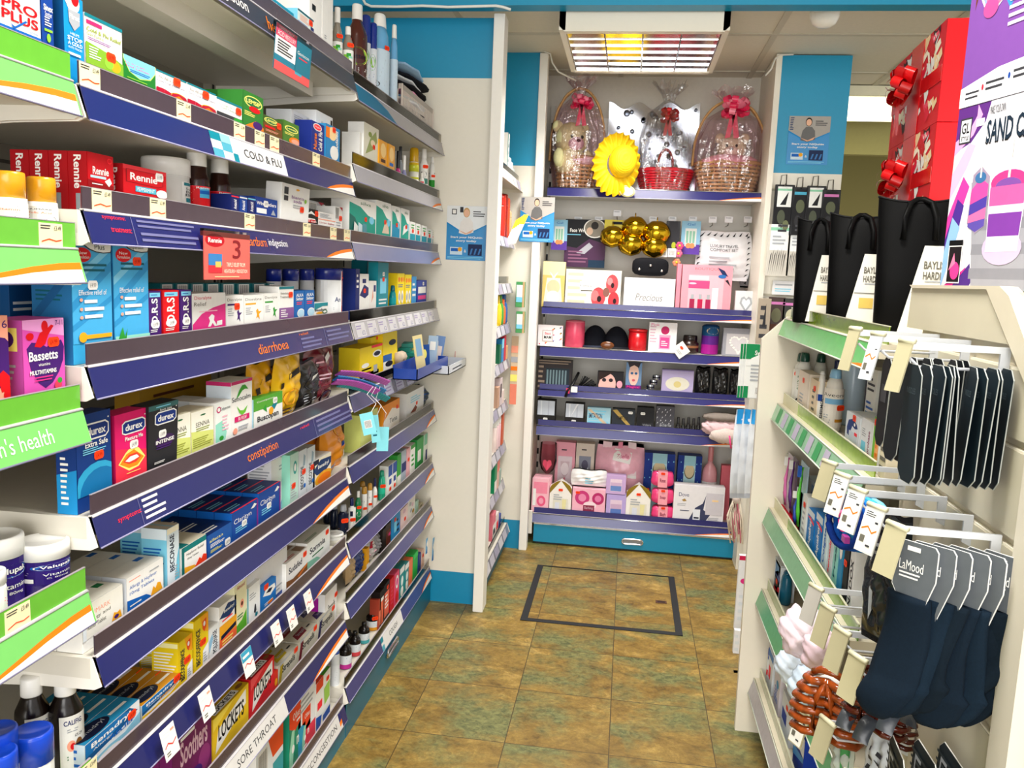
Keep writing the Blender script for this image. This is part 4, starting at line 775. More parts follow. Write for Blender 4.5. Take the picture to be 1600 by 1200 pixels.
# ---------------------------------------------------------------- allergy shelf
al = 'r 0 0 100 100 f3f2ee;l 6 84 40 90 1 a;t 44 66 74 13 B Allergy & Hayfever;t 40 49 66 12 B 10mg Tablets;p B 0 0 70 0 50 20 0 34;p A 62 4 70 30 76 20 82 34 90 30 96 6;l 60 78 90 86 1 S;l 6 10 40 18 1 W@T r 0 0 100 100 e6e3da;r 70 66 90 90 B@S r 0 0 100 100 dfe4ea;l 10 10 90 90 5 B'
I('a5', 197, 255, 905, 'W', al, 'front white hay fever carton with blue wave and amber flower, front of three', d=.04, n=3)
I('a5', 127, 192, 951, 'W', 'r 0 0 100 100 f0eee4;t 40 70 56 14 a NUMARK;t 36 50 64 13 z Allergy and;t 34 32 44 12 z Relief Tablet;p A 70 6 76 30 84 24 92 28 96 4;e 82 14 6 6 V;r 0 0 8 100 s@T r 0 0 100 100 e0ddd0;r 74 60 92 90 g', 'front cream tablet carton with little flower, front of three', d=.04, n=3)
bc = 'r 0 0 100 100 dceaf2;r 0 90 100 100 i;v 40 54 38 66 n BECONASE;p 6cc0dc 60 0 100 0 100 60 80 40;l 60 6 92 30 5 S@S r 0 0 100 100 c;p e4f2fa 0 84 100 84 100 100 0 100;l 8 10 90 72 12 B@T r 0 0 100 100 cbbfae;r 40 0 60 100 9fc4d4'
I('a5', 260, 279, 828, 'J', bc, 'front pale blue nasal spray box with upright dark letters', d=.045); I('a5', 226, 240, 817, 'J', bc, 'pale blue nasal spray box behind its lettered twin', d=.045, dx=.05)
I('a5', 283, 322, 858, 'W', 'r 0 0 100 100 W;r 0 80 100 100 0c7a7a;r 0 0 10 100 0c6a6a;t 54 66 70 12 D Hayfever Relief;t 44 50 46 9 D 10mg Tablets;p A 10 0 60 0 50 14 10 26;p e83a1a 50 4 70 30 78 20 86 34 100 26 100 0 50 0@T r 0 0 100 100 d8d0b8;r 0 0 30 100 0c6a6a', 'white green and yellow hay fever box, front of two', d=.045, n=2)
I('a5', 324, 362, 838, '1a4f9e', 'r 0 0 100 100 1c56a4;t 34 70 54 13 y allacan;l 10 38 70 56 3 W;l 10 16 60 30 3 y;w 80 22@T r 0 0 100 100 0e2a64;l 10 20 70 60 2 W', 'blue allergy box with yellow lettering, front of three', d=.04, n=3)
cl = 'r 0 0 100 100 17489c;t 40 62 66 22 W Clarityn;l 12 22 60 44 3 c;r 94 0 100 100 v;p W 70 78 84 92 94 84 82 76;w 44 44@T r 0 0 100 100 122f78;r 0 0 100 10 r;l 10 30 60 70 2 c'
I('a5', 362, 403, 803, 'B', cl, 'left navy allergy box with slanting white lettering, front of four', d=.036, n=4)
I('a5', 404, 438, 772, 'B', cl, 'right navy allergy box with slanting white lettering, front of four', d=.036, n=4)
I('a5', 424, 452, 700, 'W', 'r 0 0 100 100 f0f0ee;l 40 60 90 70 2 S;e 56 84 12 5 S;p 8fb8dc 0 0 30 0 100 44 100 20 50 0;p N 50 0 100 24 100 0@S r 0 0 100 100 eceef0;l 8 6 92 92 20 S', 'tall white medicine carton with small print on its side', d=.055, dx=.02)
I('a5', 362, 385, 742, 'W', 'r 0 0 100 100 e8eaec;l 8 10 90 90 14 S', 'white leaflet-printed carton behind the navy boxes', d=.05, dx=.12)
I('a5', 453, 466, 712, 'F', 'r 0 0 100 100 bfe0d4;e 60 70 22 14 2a9a94;e 60 70 14 8 W;l 10 8 80 40 6 S;k 40 34', 'mint green inhaler box next to the tall white carton', d=.05)
for k in range(2): I('a5', 467+13*k, 479+13*k, 706-5*k, 'h', 'r 0 0 100 100 d6dde2;v 40 40 40 50 n BECOTIDE;p 8fa8b8 50 66 60 90 84 84 76 64;e 74 20 14 5 B;k 60 52', '%s silver-grey inhaler box with a red price sticker' % ('left', 'right')[k], d=.05)
I('a5', 489, 517, 722, 'W', 'r 0 0 100 100 f4ead0;p 12386e 0 62 40 92 100 84 100 60 70 40 20 40;T 56 66 60 18 W Benadryl;e 60 18 50 26 A;e 60 16 36 18 O;r 0 82 30 100 n', 'white and amber allergy box with blue swirl near unit end', d=.045)
I('a5', 494, 520, 703, '2f8cc0', 'r 0 0 100 100 3a98ca;r 0 88 100 100 7cc4e4', 'sky blue carton behind the amber allergy box', d=.04, dx=.05)
# ---------------------------------------------------------------- capsule shelf
bd = 'r 0 0 100 100 e8eef2;p 12548c 0 100 80 100 96 66 60 44 0 30;p 1670b4 0 100 70 100 84 80 50 60 0 50;T 46 76 72 24 W Benadryl;t 30 58 34 10 W Allergy;p %s 0 0 100 0 100 50 70 22 40 26 20 20 0 30;T 66 48 46 16 %s %s;%s@T r 0 0 100 100 %s;e 28 50 30 44 n;t 28 50 46 26 S Benadryl;l 60 30 96 66 1 W@S r 0 0 100 100 c8d8e4;l 10 10 90 90 4 B'
I('a6', 132, 219, 1166, 'W', bd % ('8cc8e4', 'B', 'RELIEF', 'k 84 66;e 40 4 20 12 W', '1f86b4'), 'blue and white allergy capsule box nearest, front of four', d=.034, n=4)
I('a6', 221, 283, 1104, 'W', bd % ('f4c41a', 'A', 'ONEADAY', 'p A 10 0 16 18 24 10 30 20 36 0;e 24 6 12 8 E;k 88 84', 'c8881a'), 'yellow and blue allergy tablet box, front of four', d=.034, n=4)
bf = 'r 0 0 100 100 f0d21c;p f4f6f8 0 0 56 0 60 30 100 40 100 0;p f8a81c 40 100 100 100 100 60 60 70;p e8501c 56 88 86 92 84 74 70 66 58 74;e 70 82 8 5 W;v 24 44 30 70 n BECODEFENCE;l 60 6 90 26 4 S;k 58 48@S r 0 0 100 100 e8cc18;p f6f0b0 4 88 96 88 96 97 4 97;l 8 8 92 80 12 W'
I('a6', 279, 300, 1005, 'Y', bf, 'left yellow nasal defence box with price sticker', d=.05); I('a6', 303, 325, 972, 'Y', bf, 'right yellow nasal defence box with price sticker', d=.03); I('a6', 250, 276, 1018, 'Y', bf, 'yellow nasal defence box standing behind the left one', d=.04, dx=.055)
I('a6', 326, 342, 985, 'W', 'r 0 0 100 100 eef2f4;v 56 46 40 76 n POLLENASE;p 8fc0e0 0 20 40 60 30 80 0 60;l 70 20 90 60 4 S', 'white nasal spray box with upright navy letters', d=.045)
I('a6', 342, 369, 950, 'W', 'r 0 0 100 100 f4f2ee;p 12386e 0 72 50 96 100 88 100 76 60 62;T 56 81 60 9 W Benadryl;l 16 58 84 66 1 r;r 0 0 100 54 A;r 0 0 100 24 f46a3a;p n 8 30 96 38 96 28 8 20;l 14 4 80 18 2 y', 'white allergy box with amber and orange lower half', d=.045)
I('a6', 366, 385, 909, 'e8e4b8', 'r 0 0 100 100 ece8c0;p 5aae2c 0 0 100 0 100 34 60 20 0 14;e 60 50 16 8 a;e 60 50 8 4 E;t 50 84 64 7 m Almond;l 20 24 70 34 2 g', 'cream and green plant remedy box', d=.05)
I('a6', 386, 406, 921, 'W', 'r 0 0 100 100 f0f2f2;r 0 0 8 100 2aa0a8;l 16 60 70 80 3 S;p D 50 20 56 40 66 40 70 22 62 14;e 70 10 10 6 T', 'white box with turquoise edge beside the cream and green box', d=.05)
I('a6', 408, 431, 919, '1a72c0', 'r 0 0 100 100 1c74c4;p W 10 58 30 80 90 76 96 56 60 40;p n 30 62 50 72 76 66 60 54;l 20 10 80 24 2 W;e 60 14 20 6 O;k 30 90', 'bright blue box with white oval logo', d=.05)
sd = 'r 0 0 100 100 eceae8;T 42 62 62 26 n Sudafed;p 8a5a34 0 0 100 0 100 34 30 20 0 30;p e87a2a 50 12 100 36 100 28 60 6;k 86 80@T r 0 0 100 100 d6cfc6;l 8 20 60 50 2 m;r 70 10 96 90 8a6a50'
I('a6', 385, 448, 902, 'W', 'r 0 0 100 100 e8e8ea;l 6 14 90 30 2 S;r 0 0 100 10 b@T r 0 0 100 100 dedad6;p 8a4a30 10 30 60 90 96 80 60 30;k 50 60', 'flat white box with red swoosh on top of the low shelf front', d=.06, dx=.01, dz=.0)
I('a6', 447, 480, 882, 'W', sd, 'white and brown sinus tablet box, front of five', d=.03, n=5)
I('a6', 480, 515, 850, 'W', 'r 0 0 100 100 ecefec;T 44 62 68 24 n Somnia;p 8ac8b0 0 0 60 0 40 22 0 30;l 20 30 76 42 1 g;k 86 84@T r 0 0 100 100 d8d8d0;l 8 20 60 50 2 g', 'white and mint sleep tablet box, front of four', d=.03, n=4)
for k, (x0, x1, yt, dx) in enumerate(((508, 537, 832, 0), (494, 512, 828, .05), (503, 525, 824, .075), (472, 494, 829, .11))):
    C('a6', x0, x1, yt, 'tub', 'e9e9e6', 'f4f4f0', '', 'small white ointment pot, %s' % ('front one by the unit join', 'second behind the sleep tablets', 'third at the back', 'farthest left at the back')[k], 'ointment_pot', 'pot', capf=.3, dx=dx, group='white ointment pots')
# ---------------------------------------------------------------- SORE THROAT shelf: lozenges in trays
def lozenge(tier, x0, x1, yt, c, c2, gfx, top, label, n=3, d=.022, h=None):
    return I(tier, x0, x1, yt, c, gfx+'@T '+top, label, d=d, n=n, name='lozenge_packet', cat='packet')
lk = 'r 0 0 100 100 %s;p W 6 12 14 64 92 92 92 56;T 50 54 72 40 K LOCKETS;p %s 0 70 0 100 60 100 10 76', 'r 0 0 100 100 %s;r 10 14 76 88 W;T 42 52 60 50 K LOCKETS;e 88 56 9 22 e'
lozenge('a7', 332, 388, 1126, 'e8c020', 'e', lk[0] % ('e8c020', 'f6dc50'), lk[1] % 'd8ac18', 'yellow honey lozenge packet at the front of a tray of three', 3)
lozenge('a7', 391, 428, 1063, 'd8202c', 'e', lk[0] % ('d8202c', 'f05058'), lk[1] % 'b01824', 'red lozenge packet at the front of a tray of three', 3)
so = 'r 0 0 100 100 6c1458;T 54 60 70 34 q Soothers;l 20 76 60 86 1 W;e 80 24 16 18 8c3070;e 56 12 18 12 V'
lozenge('a7', 268, 330, 1150, '6c1458', 'q', so, 'r 0 0 100 100 561048;T 44 50 50 40 q Soothers', 'purple blackcurrant lozenge packet nearest, front of three', 3, .024)
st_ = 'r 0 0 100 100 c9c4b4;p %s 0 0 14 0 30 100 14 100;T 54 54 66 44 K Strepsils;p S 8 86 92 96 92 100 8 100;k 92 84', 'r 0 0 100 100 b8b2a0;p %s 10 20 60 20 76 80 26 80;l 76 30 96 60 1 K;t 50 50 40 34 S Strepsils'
for (x0, x1, y, c, lab, n) in ((434, 464, 1041, 'a89018', 'yellow striped silver throat lozenge box, front of two', 2), (466, 494, 1005, '6c1424', 'maroon striped silver throat lozenge box, front of two', 2), (496, 522, 972, '2a2450', 'dark blue striped silver throat lozenge box, front of two', 2)):
    lozenge('a7', x0, x1, y, 'c9c4b4', c, st_[0] % c, st_[1] % c, lab, n, .034)
I('a7', 508, 543, 930, 'W', 'r 0 0 100 100 eeecec;T 54 50 60 28 K Strepsils;r 0 0 100 16 W;k 92 72@S r 0 0 100 100 f0f0f2;r 20 30 70 90 a8189c@T r 0 0 100 100 dcd8d4;t 50 50 46 34 D Strepsils', 'white throat spray box with magenta end near unit join', d=.06, dx=.002)
I('a7', 428, 434, 1052, 'd8301c', 'r 0 0 100 100 d8301c;e 50 40 36 20 A', 'narrow orange-red packet edge between lozenge trays', d=.04, name='lozenge_packet', cat='packet')
# ---------------------------------------------------------------- DECONGESTION shelf (base)
ol_ = 'r 0 0 100 100 1c8a6a;p e8451c 0 100 100 100 100 64 50 56 0 70;t 60 82 60 12 W Olbas;p 9ad8b8 0 0 30 0 44 60 20 62 0 30;T 72 36 20 14 W n;%s;e 30 30 12 7 W'
I('a8', 452, 470, 1113, '1c8a6a', ol_ % 'l 60 66 96 74 1 W', 'left orange and green inhalant box on the base shelf', d=.05); I('a8', 472, 485, 1115, '1c8a6a', ol_ % 'l 10 4 60 14 1 W', 'right orange and green inhalant box on the base shelf', d=.05)
I('a8', 400, 442, 1176, 'W', 'r 0 0 100 100 e8eef2;p e8501c 40 100 100 100 100 60 60 60;b 6 30 40 90;r 60 0 100 50 3aa0a8', 'white box with bar code and orange corner cut by frame foot', d=.05)
I('a8', 466, 493, 1074, 'W', 'r 0 0 100 100 eef0f2;r 0 0 40 40 2a9ac0;r 30 0 100 26 e83a50;l 10 56 90 84 4 S@T r 0 0 100 100 f4f4f2;r 20 30 80 90 1f6f84;r 34 42 66 78 h', 'white decongestant box with turquoise square on its top', d=.05)
I('a8', 494, 505, 1070, 'W', 'r 0 80 100 100 e8451c;r 20 40 86 56 r;p 1f54b0 0 0 60 0 80 22 0 30@T r 0 0 100 100 e8451c', 'narrow white box with orange-red top', d=.05)
I('a8', 505, 516, 1056, 'W', 'r 0 74 100 100 W;p 9ac850 10 70 90 76 90 40 20 34;p 1f54b0 0 0 100 0 100 20 0 16;k 60 84@T r 0 0 100 100 4fa02c', 'narrow white box with green top', d=.05)
C('a8', 517, 531, 1012, 'can', 'dfe4e8', '1f54b0', 'r 0 0 100 100 e4e8ec;r 0 0 100 18 1a4fae;l 20 30 70 80 6 S', 'white and blue nasal spray can near the unit join', 'spray_can', 'spray can', capf=.1)
I('a8', 519, 536, 1010, 'W', 'r 0 0 100 30 1a4fae;l 14 40 80 90 5 c', 'white box with deep blue foot behind the nasal spray', d=.05, dx=.05)
# ================================================================ far left unit, beside the partition
HOT = ';k 60 40'
I('b1', 569, 592, 190, 'e8e6d8', 'r 0 0 100 100 e8e6d4;p 9aa868 10 10 40 60 80 90 90 60 60 30;e 60 50 16 10 f0e0c0;e 40 72 12 8 8a9a50;k 66 40@S r 0 0 100 100 W', 'white carton printed with olive leaves', d=.045, dx=.005)
I('b1', 593, 605, 217, 'A', 'r 0 0 100 100 e8a43a;e 50 60 36 30 f4cf8a;r 20 10 80 24 E', 'amber sachet pack, left one of two', d=.03); I('b1', 607, 617, 224, 'A', 'r 0 0 100 100 e8a43a;e 50 60 36 30 f4cf8a;r 20 10 80 24 B', 'amber sachet pack, right one of two', d=.03)
I('b1', 562, 568, 206, 'W', '', 'slim white carton left of the leaf printed one', d=.05, dx=.01)
C('b1', 618, 627, 236, 'bottle', 'c0307c', 'K', '', 'magenta nail varnish bottle with black cap', 'varnish_bottle', capf=.5, capr=.6)
C('b1', 628, 636, 243, 'bottle', '8a8cb8', 'W', '', 'lilac varnish bottle with white cap', 'varnish_bottle', capf=.45, capr=.6); C('b1', 621, 631, 229, 'bottle', '9aa0a8', '2a2a2e', '', 'grey bottle with black cap behind the varnish', dx=.04, capf=.3)
C('b1', 640, 655, 231, 'can', 'W', 'd8a812', 'r 0 0 100 100 e8e4d8;r 0 70 100 100 e0b818;r 0 0 100 14 b8c028', 'tall yellow and white spray can', 'spray_can', 'spray can', capf=.3, dx=.02)
C('b1', 639, 655, 258, 'tub', 'e8e6d8', 'c8cc30', 'r 0 20 100 50 c8cc30', 'white pot with lime lid in front of yellow can', 'cream_pot', 'pot', capf=.25)
C('b1', 656, 670, 233, 'bottle', 'W', 'W', 'r 0 0 100 100 W;e 50 50 20 16 K;r 20 4 80 30 4a8a7a', 'white remover bottle with black dot', capf=.2, capr=.6, st=((.6, .62, 'H'),))
C('b1', 671, 681, 240, 'sham', 'W', 'W', 'r 20 4 80 40 G;l 20 50 80 80 2 D', 'white remover bottle against the partition', capf=.2, st=((.6, .5, 'H'),))
C('b1', 655, 664, 270, 'bottle', 'W', 'W', 'r 0 20 100 70 e8f0ec;r 30 30 70 60 r', 'tiny white bottle with red print', capf=.2)
tw = 'r 0 0 100 100 W;p 12a08c 0 0 100 0 100 46 70 54 40 76 0 84;%s;t 60 88 40 10 g silva;e 84 40 10 12 c'
for k, (x0, x1, y, a, b) in enumerate(((546, 587, 306, 'p 0c6a60 0 0 40 0 20 40 0 50', 'widest white and green plaster box, leaflets leaning on it'), (588, 611, 312, 'p e0c8b0 40 6 60 40 80 40 90 6', 'second white and green plaster box'), (613, 625, 321, 'r 0 0 100 40 1a90b8', 'third plaster box, narrow with turquoise foot'), (627, 640, 325, 'p W 20 10 80 30 60 50 30 40', 'fourth plaster box, narrow with white finger picture'))):
    I('b2', x0, x1, y, 'W', tw % a+HOT, b, d=.05, dx=.006)
for k, (x0, x1, y) in enumerate(((641, 649, 346), (650, 657, 349), (659, 667, 352), (668, 674, 357), (676, 682, 360), (683, 688, 365))):
    I('b2', x0, x1, y, 'W', 'r 0 0 100 100 W;r 0 0 100 34 1f9cb0;k 50 50;l 20 60 80 90 2 G', 'small white and turquoise plaster packet, %s' % ('first in the row', 'second in the row', 'third in the row', 'fourth in the row', 'fifth in the row', 'last in the row by partition')[k], d=.04)
for k in range(3):
    p = at(556+7*k, 362, X=-.728); o = MB().box(-.016, .016, 0, .0008, 0, .055, mat(('e8ece8', 'cfe4ea', '4a90a0')[k], .4)).build('leaflet', None, (-.729+.002*k, p.y, ZS['b2']), PI/2+.1*k); o.rotation_euler = (math.radians(-4), math.radians(20-9*k), PI/2)
    paint_ = None; tag(o, '%s leaflet leaning on the widest plaster box' % ('white', 'pale blue', 'grey-teal')[k], 'leaflet')
I('b3', 556, 562, 420, 'N', 'r 0 0 100 100 16246a;l 20 50 80 90 3 W', 'narrow navy box at the start of the corn plaster shelf', d=.05)
I('b3', 562, 576, 428, 'W', 'r 0 0 100 100 W;p N 0 40 50 70 100 60 100 40 60 30;r 30 74 70 86 N;k 54 52@S r 0 0 100 100 W', 'white box with navy swoosh beside the narrow navy box', d=.05)
I('b3', 577, 588, 439, 'W', 'r 0 0 100 100 f0ece8;p e8a48a 30 20 60 40 50 70;r 60 60 90 84 N', 'white and peach box before the teal packs', d=.05)
I('b3', 574, 591, 406, 'T', 'r 0 0 100 100 1a7f96;l 20 60 80 80 2 c', 'teal carton at the back of the corn plaster shelf', d=.05, dx=.055)
I('b3', 591, 607, 410, '128a9a', 'r 0 0 100 100 128a9a;r 20 30 80 64 c;w 50 74;k 50 62;l 10 4 90 20 2 W', 'tall turquoise blister pack', d=.03)
C('b3', 608, 620, 446, 'sham', '0f8f98', '0c6a78', 'r 20 10 80 70 16a0a8', 'teal bottle with dark cap', capf=.2)
cp = 'r 0 0 100 100 f4dc20;e 24 80 14 8 O;e 60 80 14 8 O;e 90 80 8 8 O;l 10 54 80 66 2 b;e 30 24 16 22 W;e 70 24 16 22 W;e 30 24 10 12 S;e 70 24 10 12 S'
I('b3', 621, 632, 427, 'Y', cp, 'left of two yellow corn plaster packs', d=.03); I('b3', 633, 643, 429, 'Y', cp, 'right of two yellow corn plaster packs', d=.03)
I('b3', 644, 651, 432, '2f8cc8', 'l 10 20 90 80 3 W', 'slim pale blue pack right of the yellow corn plasters', d=.03)
I('b3', 652, 667, 438, '1c3a9c', 'r 10 40 90 70 W;r 10 12 90 30 P;w 60 84', 'navy and pink pack near partition', d=.03)
p = at(673, 450, X=-.74); o = MB(); o.ball((0, 0, .045), .014, .004, .045, mat('d8d2cc', .15, 'plastic')); tag(o.build('oval_mirror', None, (-.745, p.y, ZS['b3']), PI/2), 'oval hand mirror against the partition', 'mirror')
ye = 'r 0 0 100 100 f2d41c;e 76 64 20 14 W;e 76 64 15 9 n;e 24 30 16 9 W;r 50 90 100 100 r@S r 0 0 100 100 e0c418'
I('b4', 562, 597, 545, 'Y', ye, 'big yellow bandage carton', d=.06, dx=.0, dz=.012); I('b4', 579, 596, 528, 'Y', ye, 'small yellow bandage carton on top of the big one', d=.04, dx=.02, dz=.016)
I('b4', 600, 622, 521, 'Y', 'r 0 0 100 100 f4d820;e 66 70 26 8 n;r 0 0 60 40 2060b0;r 0 0 60 22 W;e 40 14 26 8 n', 'tall leaning yellow and blue support carton', d=.03, lean=-.03)
p = at(619, 572, X=-.735); o = MB(); o.tube([(-.03, 0, .02), (.03, 0, .02)], .019, mat('d0bda8', .8, 'cloth')); tag(o.build('bandage_roll', None, (-.725, p.y, ZS['b4']+.03), PI/2), 'tan rolled bandage beside the tall yellow carton', 'bandage')
for k in range(4):
    p = at(640, 570, X=-.73); o = MB(); o.box(-.05, .05, -.02, .02, 0, .013, mat('1f8a7a', .4), bev=.001); o.box(.012, .0505, -.0205, .0205, .001, .0125, mat('e8cc20', .4)); tag(o.build('plaster_strip_box', None, (-.74+.012*math.sin(k*2), p.y+.01*k, ZS['b4']+.028+.0135*k), PI/2+.06*k), '%s green and yellow slim plaster box in the flat stack' % ('lowest', 'second', 'third', 'topmost')[k], 'box', 'slim plaster boxes in a flat stack')
I('b4', 562, 592, 574, 'W', 'l 10 20 60 80 2 P;r 70 20 90 80 S', 'low white box under the yellow cartons', d=.06, dx=-.0)
# clip-on trays holding blister cards, jutting out over the aisle
def tray(x0, x1, y, X0, X1, zh, c, label, gfx=''):
    pa, pb = at(x0, y, X=X1), at(x1, y, X=X1); L = pb.y-pa.y; z0 = pa.z
    mb = MB(); m = plas(c); w = X1-X0
    mb.box(-L/2, L/2, 0, w, 0, .003, m); mb.box(-L/2, L/2, 0, .003, 0, zh, m); mb.box(-L/2, L/2, w-.003, w, 0, zh*1.3, m); mb.box(-L/2, -L/2+.003, 0, w, 0, zh, m); mb.box(L/2-.003, L/2, 0, w, 0, zh, m)
    if gfx: paint(mb, flat((-L/2, 0, 0), (L, 0, 0), (0, 0, zh)), gfx)
    return tag(mb.build('display_tray', None, (X1, (pa.y+pb.y)/2, z0), PI/2), label, 'tray'), pa.y, pb.y, z0
t1, ya1, yb1, z1 = tray(652, 699, 595, -.692, -.615, .034, '1a3f9c', 'glossy blue card tray clipped to the shelf and jutting into the aisle')
t2, ya2, yb2, z2 = tray(701, 727, 586, -.672, -.590, .030, 'cfd4de', 'pale tray with dark print next to the blue one', 'l 20 30 80 60 1 n')
cards = [(660, 515, .075, 'ead9a0', 'r 20 40 80 90 8ab0d0', -.25, 'tall pale card leaning left in the blue tray'), (667, 540, .05, '28509c', 'e 50 60 20 20 y', -.1, 'dark blue card in the blue tray'), (678, 527, .065, 'a8c0d8', 'r 20 50 80 80 W;k 50 60', .1, 'grey-blue blister card in the middle of the blue tray'),
         (689, 525, .06, '6f8ec0', 'r 20 20 80 60 e8d8d0', .2, 'blue-violet blister card at the back of the blue tray'), (684, 545, .05, 'e0dcd4', 'l 10 20 90 80 3 B', .0, 'white printed card in the blue tray')]
for k, (x, y, h, c, g, ln, lab) in enumerate(cards):
    p = at(x, y, X=-.65); mb = MB(); h *= 1.5; mb.box(-.017, .017, -.0015, .0015, 0, h, mat(c, .3)); paint(mb, flat((-.017, -.0016, 0), (.034, 0, 0), (0, 0, h)), g)
    o = mb.build('blister_card', None, (-.650-.004*k, p.y, z1+.0035), PI/2); o.rotation_euler = (0, ln*.7, .75-.1*k); o.location.z += .008; tag(o, lab, 'card')
for k, (x, ln, c, lab) in enumerate(((708, .35, 'd8b0a8', 'clear thermometer stick with red print leaning right in the pale tray'), (714, .1, 'f2f2f0', 'white stick standing in the pale tray'), (720, .2, '2a3c8c', 'navy stick standing in the pale tray'))):
    p = at(x, 570, X=-.64); mb = MB(); mb.box(-.006, .006, -.002, .002, 0, .06-.012*k, mat(c, .25), bev=.0008); o = mb.build('thermometer_pack', None, (-.635, p.y, z2+.006), PI/2); o.rotation_euler = (0, ln, PI/2); tag(o, lab, 'pack')
# straps with swing tags hanging off the laxative shelf end
for k, (c, (xa, ya), (xb, yb), lab) in enumerate((('c05cb8', (528, 582), (606, 598), 'upper pink ribbed strap'), ('2a7fc0', (524, 590), (600, 612), 'blue ribbed strap between the pink ones'), ('b04cae', (522, 596), (590, 612), 'lower pink ribbed strap'), ('16909c', (530, 600), (606, 624), 'turquoise ribbed strap lowest of the bundle'))):
    a = at(xa, ya, X=-.715); b = at(xb, yb, X=-.655); mb = MB(); n = 40; side = Vector((.6, .1, .5)).normalized()*.009
    pts = [a.lerp(b, i/n)+Vector((0, 0, .008*math.sin(PI*i/n))) for i in range(n+1)]
    vs = []
    for i, q in enumerate(pts): vs += [q-side+Vector((0, 0, .0012*(i % 2))), q+side+Vector((0, 0, .0012*(i % 2)))]
    mb.add(vs, [(2*i, 2*i+2, 2*i+3, 2*i+1) for i in range(n)], mat(c, .4, 'plastic', .1))
    vs2 = [v-Vector((0, 0, .003)) for v in vs]; mb.add(vs2, [(2*i+1, 2*i+3, 2*i+2, 2*i) for i in range(n)], mat(c, .4, 'plastic', .1))
    for e in (0, 1): mb.add([vs[e+2*i] for i in range(n+1)]+[vs2[e+2*i] for i in range(n+1)], [(i, i+1, n+2+i, n+1+i) for i in range(n)], mat(c, .4, 'plastic', .1))
    tag(mb.build('ribbed_strap'), lab+' hanging over the shelf edge with string tags', 'strap')
for k, (x, y, w, h, tl, lab) in enumerate(((575, 662, 20, 34, -.22, 'left turquoise swing tag with bar code on white string'), (586, 670, 14, 44, -.12, 'middle turquoise swing tag half behind the others'), (598, 686, 19, 40, .03, 'front turquoise swing tag, blank side out'))):
    p = at(x, y, X=-.640-.006*(k == 1)); s = .00168; t = empty('swing_tag', p, .45); mb = MB(); W_, H_ = w*s, h*s
    mb.box(-W_/2, W_/2, -.0004, .0004, -H_/2, H_/2, mat('7fd4e0', .5, 'paper'))
    paint(mb, flat((-W_/2, -.0004, -H_/2), (W_, 0, 0), (0, 0, H_)), 'b 22 30 78 66' if k == 0 else ('l 20 20 70 60 3 t' if k == 1 else ''), e0=.0002)
    mb.build('tag_card', t).rotation_euler = (0, tl, 0)
    top = Vector((-tl*H_/2*.9, 0, H_/2*.94)); q = at(x+8-6*k, 604, X=-.652)-p; q = Matrix.Rotation(-.45, 3, 'Z') @ q
    MB().tube([top, top.lerp(q, .35)+Vector((.012, 0, 0)), top.lerp(q, .7)+Vector((-.014, 0, 0)), q], .0009, plas('f0f0ee'), 5).build('string', t)
    tag(t, lab, 'tag')
# b5
G('a5', 517, 547, 664, 'e08a1c', 'p W 40 20 90 30 90 70 50 66;e 56 80 20 10 f4b048;p 3a8ac8 0 0 40 0 30 24 0 30;e 66 54 10 5 b', 'orange and white wipes pack in crinkled plastic', th=.06, name='wipes_pack', cat='pack', wav=2)
G('a5', 486, 514, 668, 'd8801c', '', 'orange wipes pack lying behind the allergy boxes', th=.05, dx=.05, name='wipes_pack', cat='pack', wav=4); G('a5', 468, 492, 678, 'c8741c', '', 'orange wipes pack deepest in the corner', th=.05, dx=.08, name='wipes_pack', cat='pack', wav=6)
I('b5', 564, 590, 650, 'd4dc7a', 'r 0 0 100 100 d8e088;e 30 64 10 6 K', 'pale lime carton behind the turquoise tags', d=.05)
I('b5', 600, 624, 634, 'e8901c', 'r 0 0 100 100 f4f0e8;p f0901c 0 100 100 100 100 60 50 76 0 40;t 60 30 50 18 K Tena;k 84 70@T r 0 0 100 100 e8901c', 'orange and white pads box by the tags', d=.06, dx=.0)
I('b5', 612, 634, 626, '3a9a4a', 'r 0 0 100 100 3fa050;p W 20 20 50 40 80 20;k 60 70;k 80 14', 'green and white pads pack behind the orange box', d=.05, dx=.05)
I('b5', 636, 662, 616, 'W', 'r 0 0 100 100 e8eaec;p 8a4a3a 20 10 50 34 60 20 50 6;l 20 50 80 80 3 c;k 56 40', 'white box with brown picture, near the partition', d=.06)
G('b5', 657, 681, 606, clear('b8d4e8'), 'l 20 30 80 80 4 B', 'clear blue wrapped pack in the corner by the partition', th=.07, name='wrapped_pack', cat='pack', dx=.0)
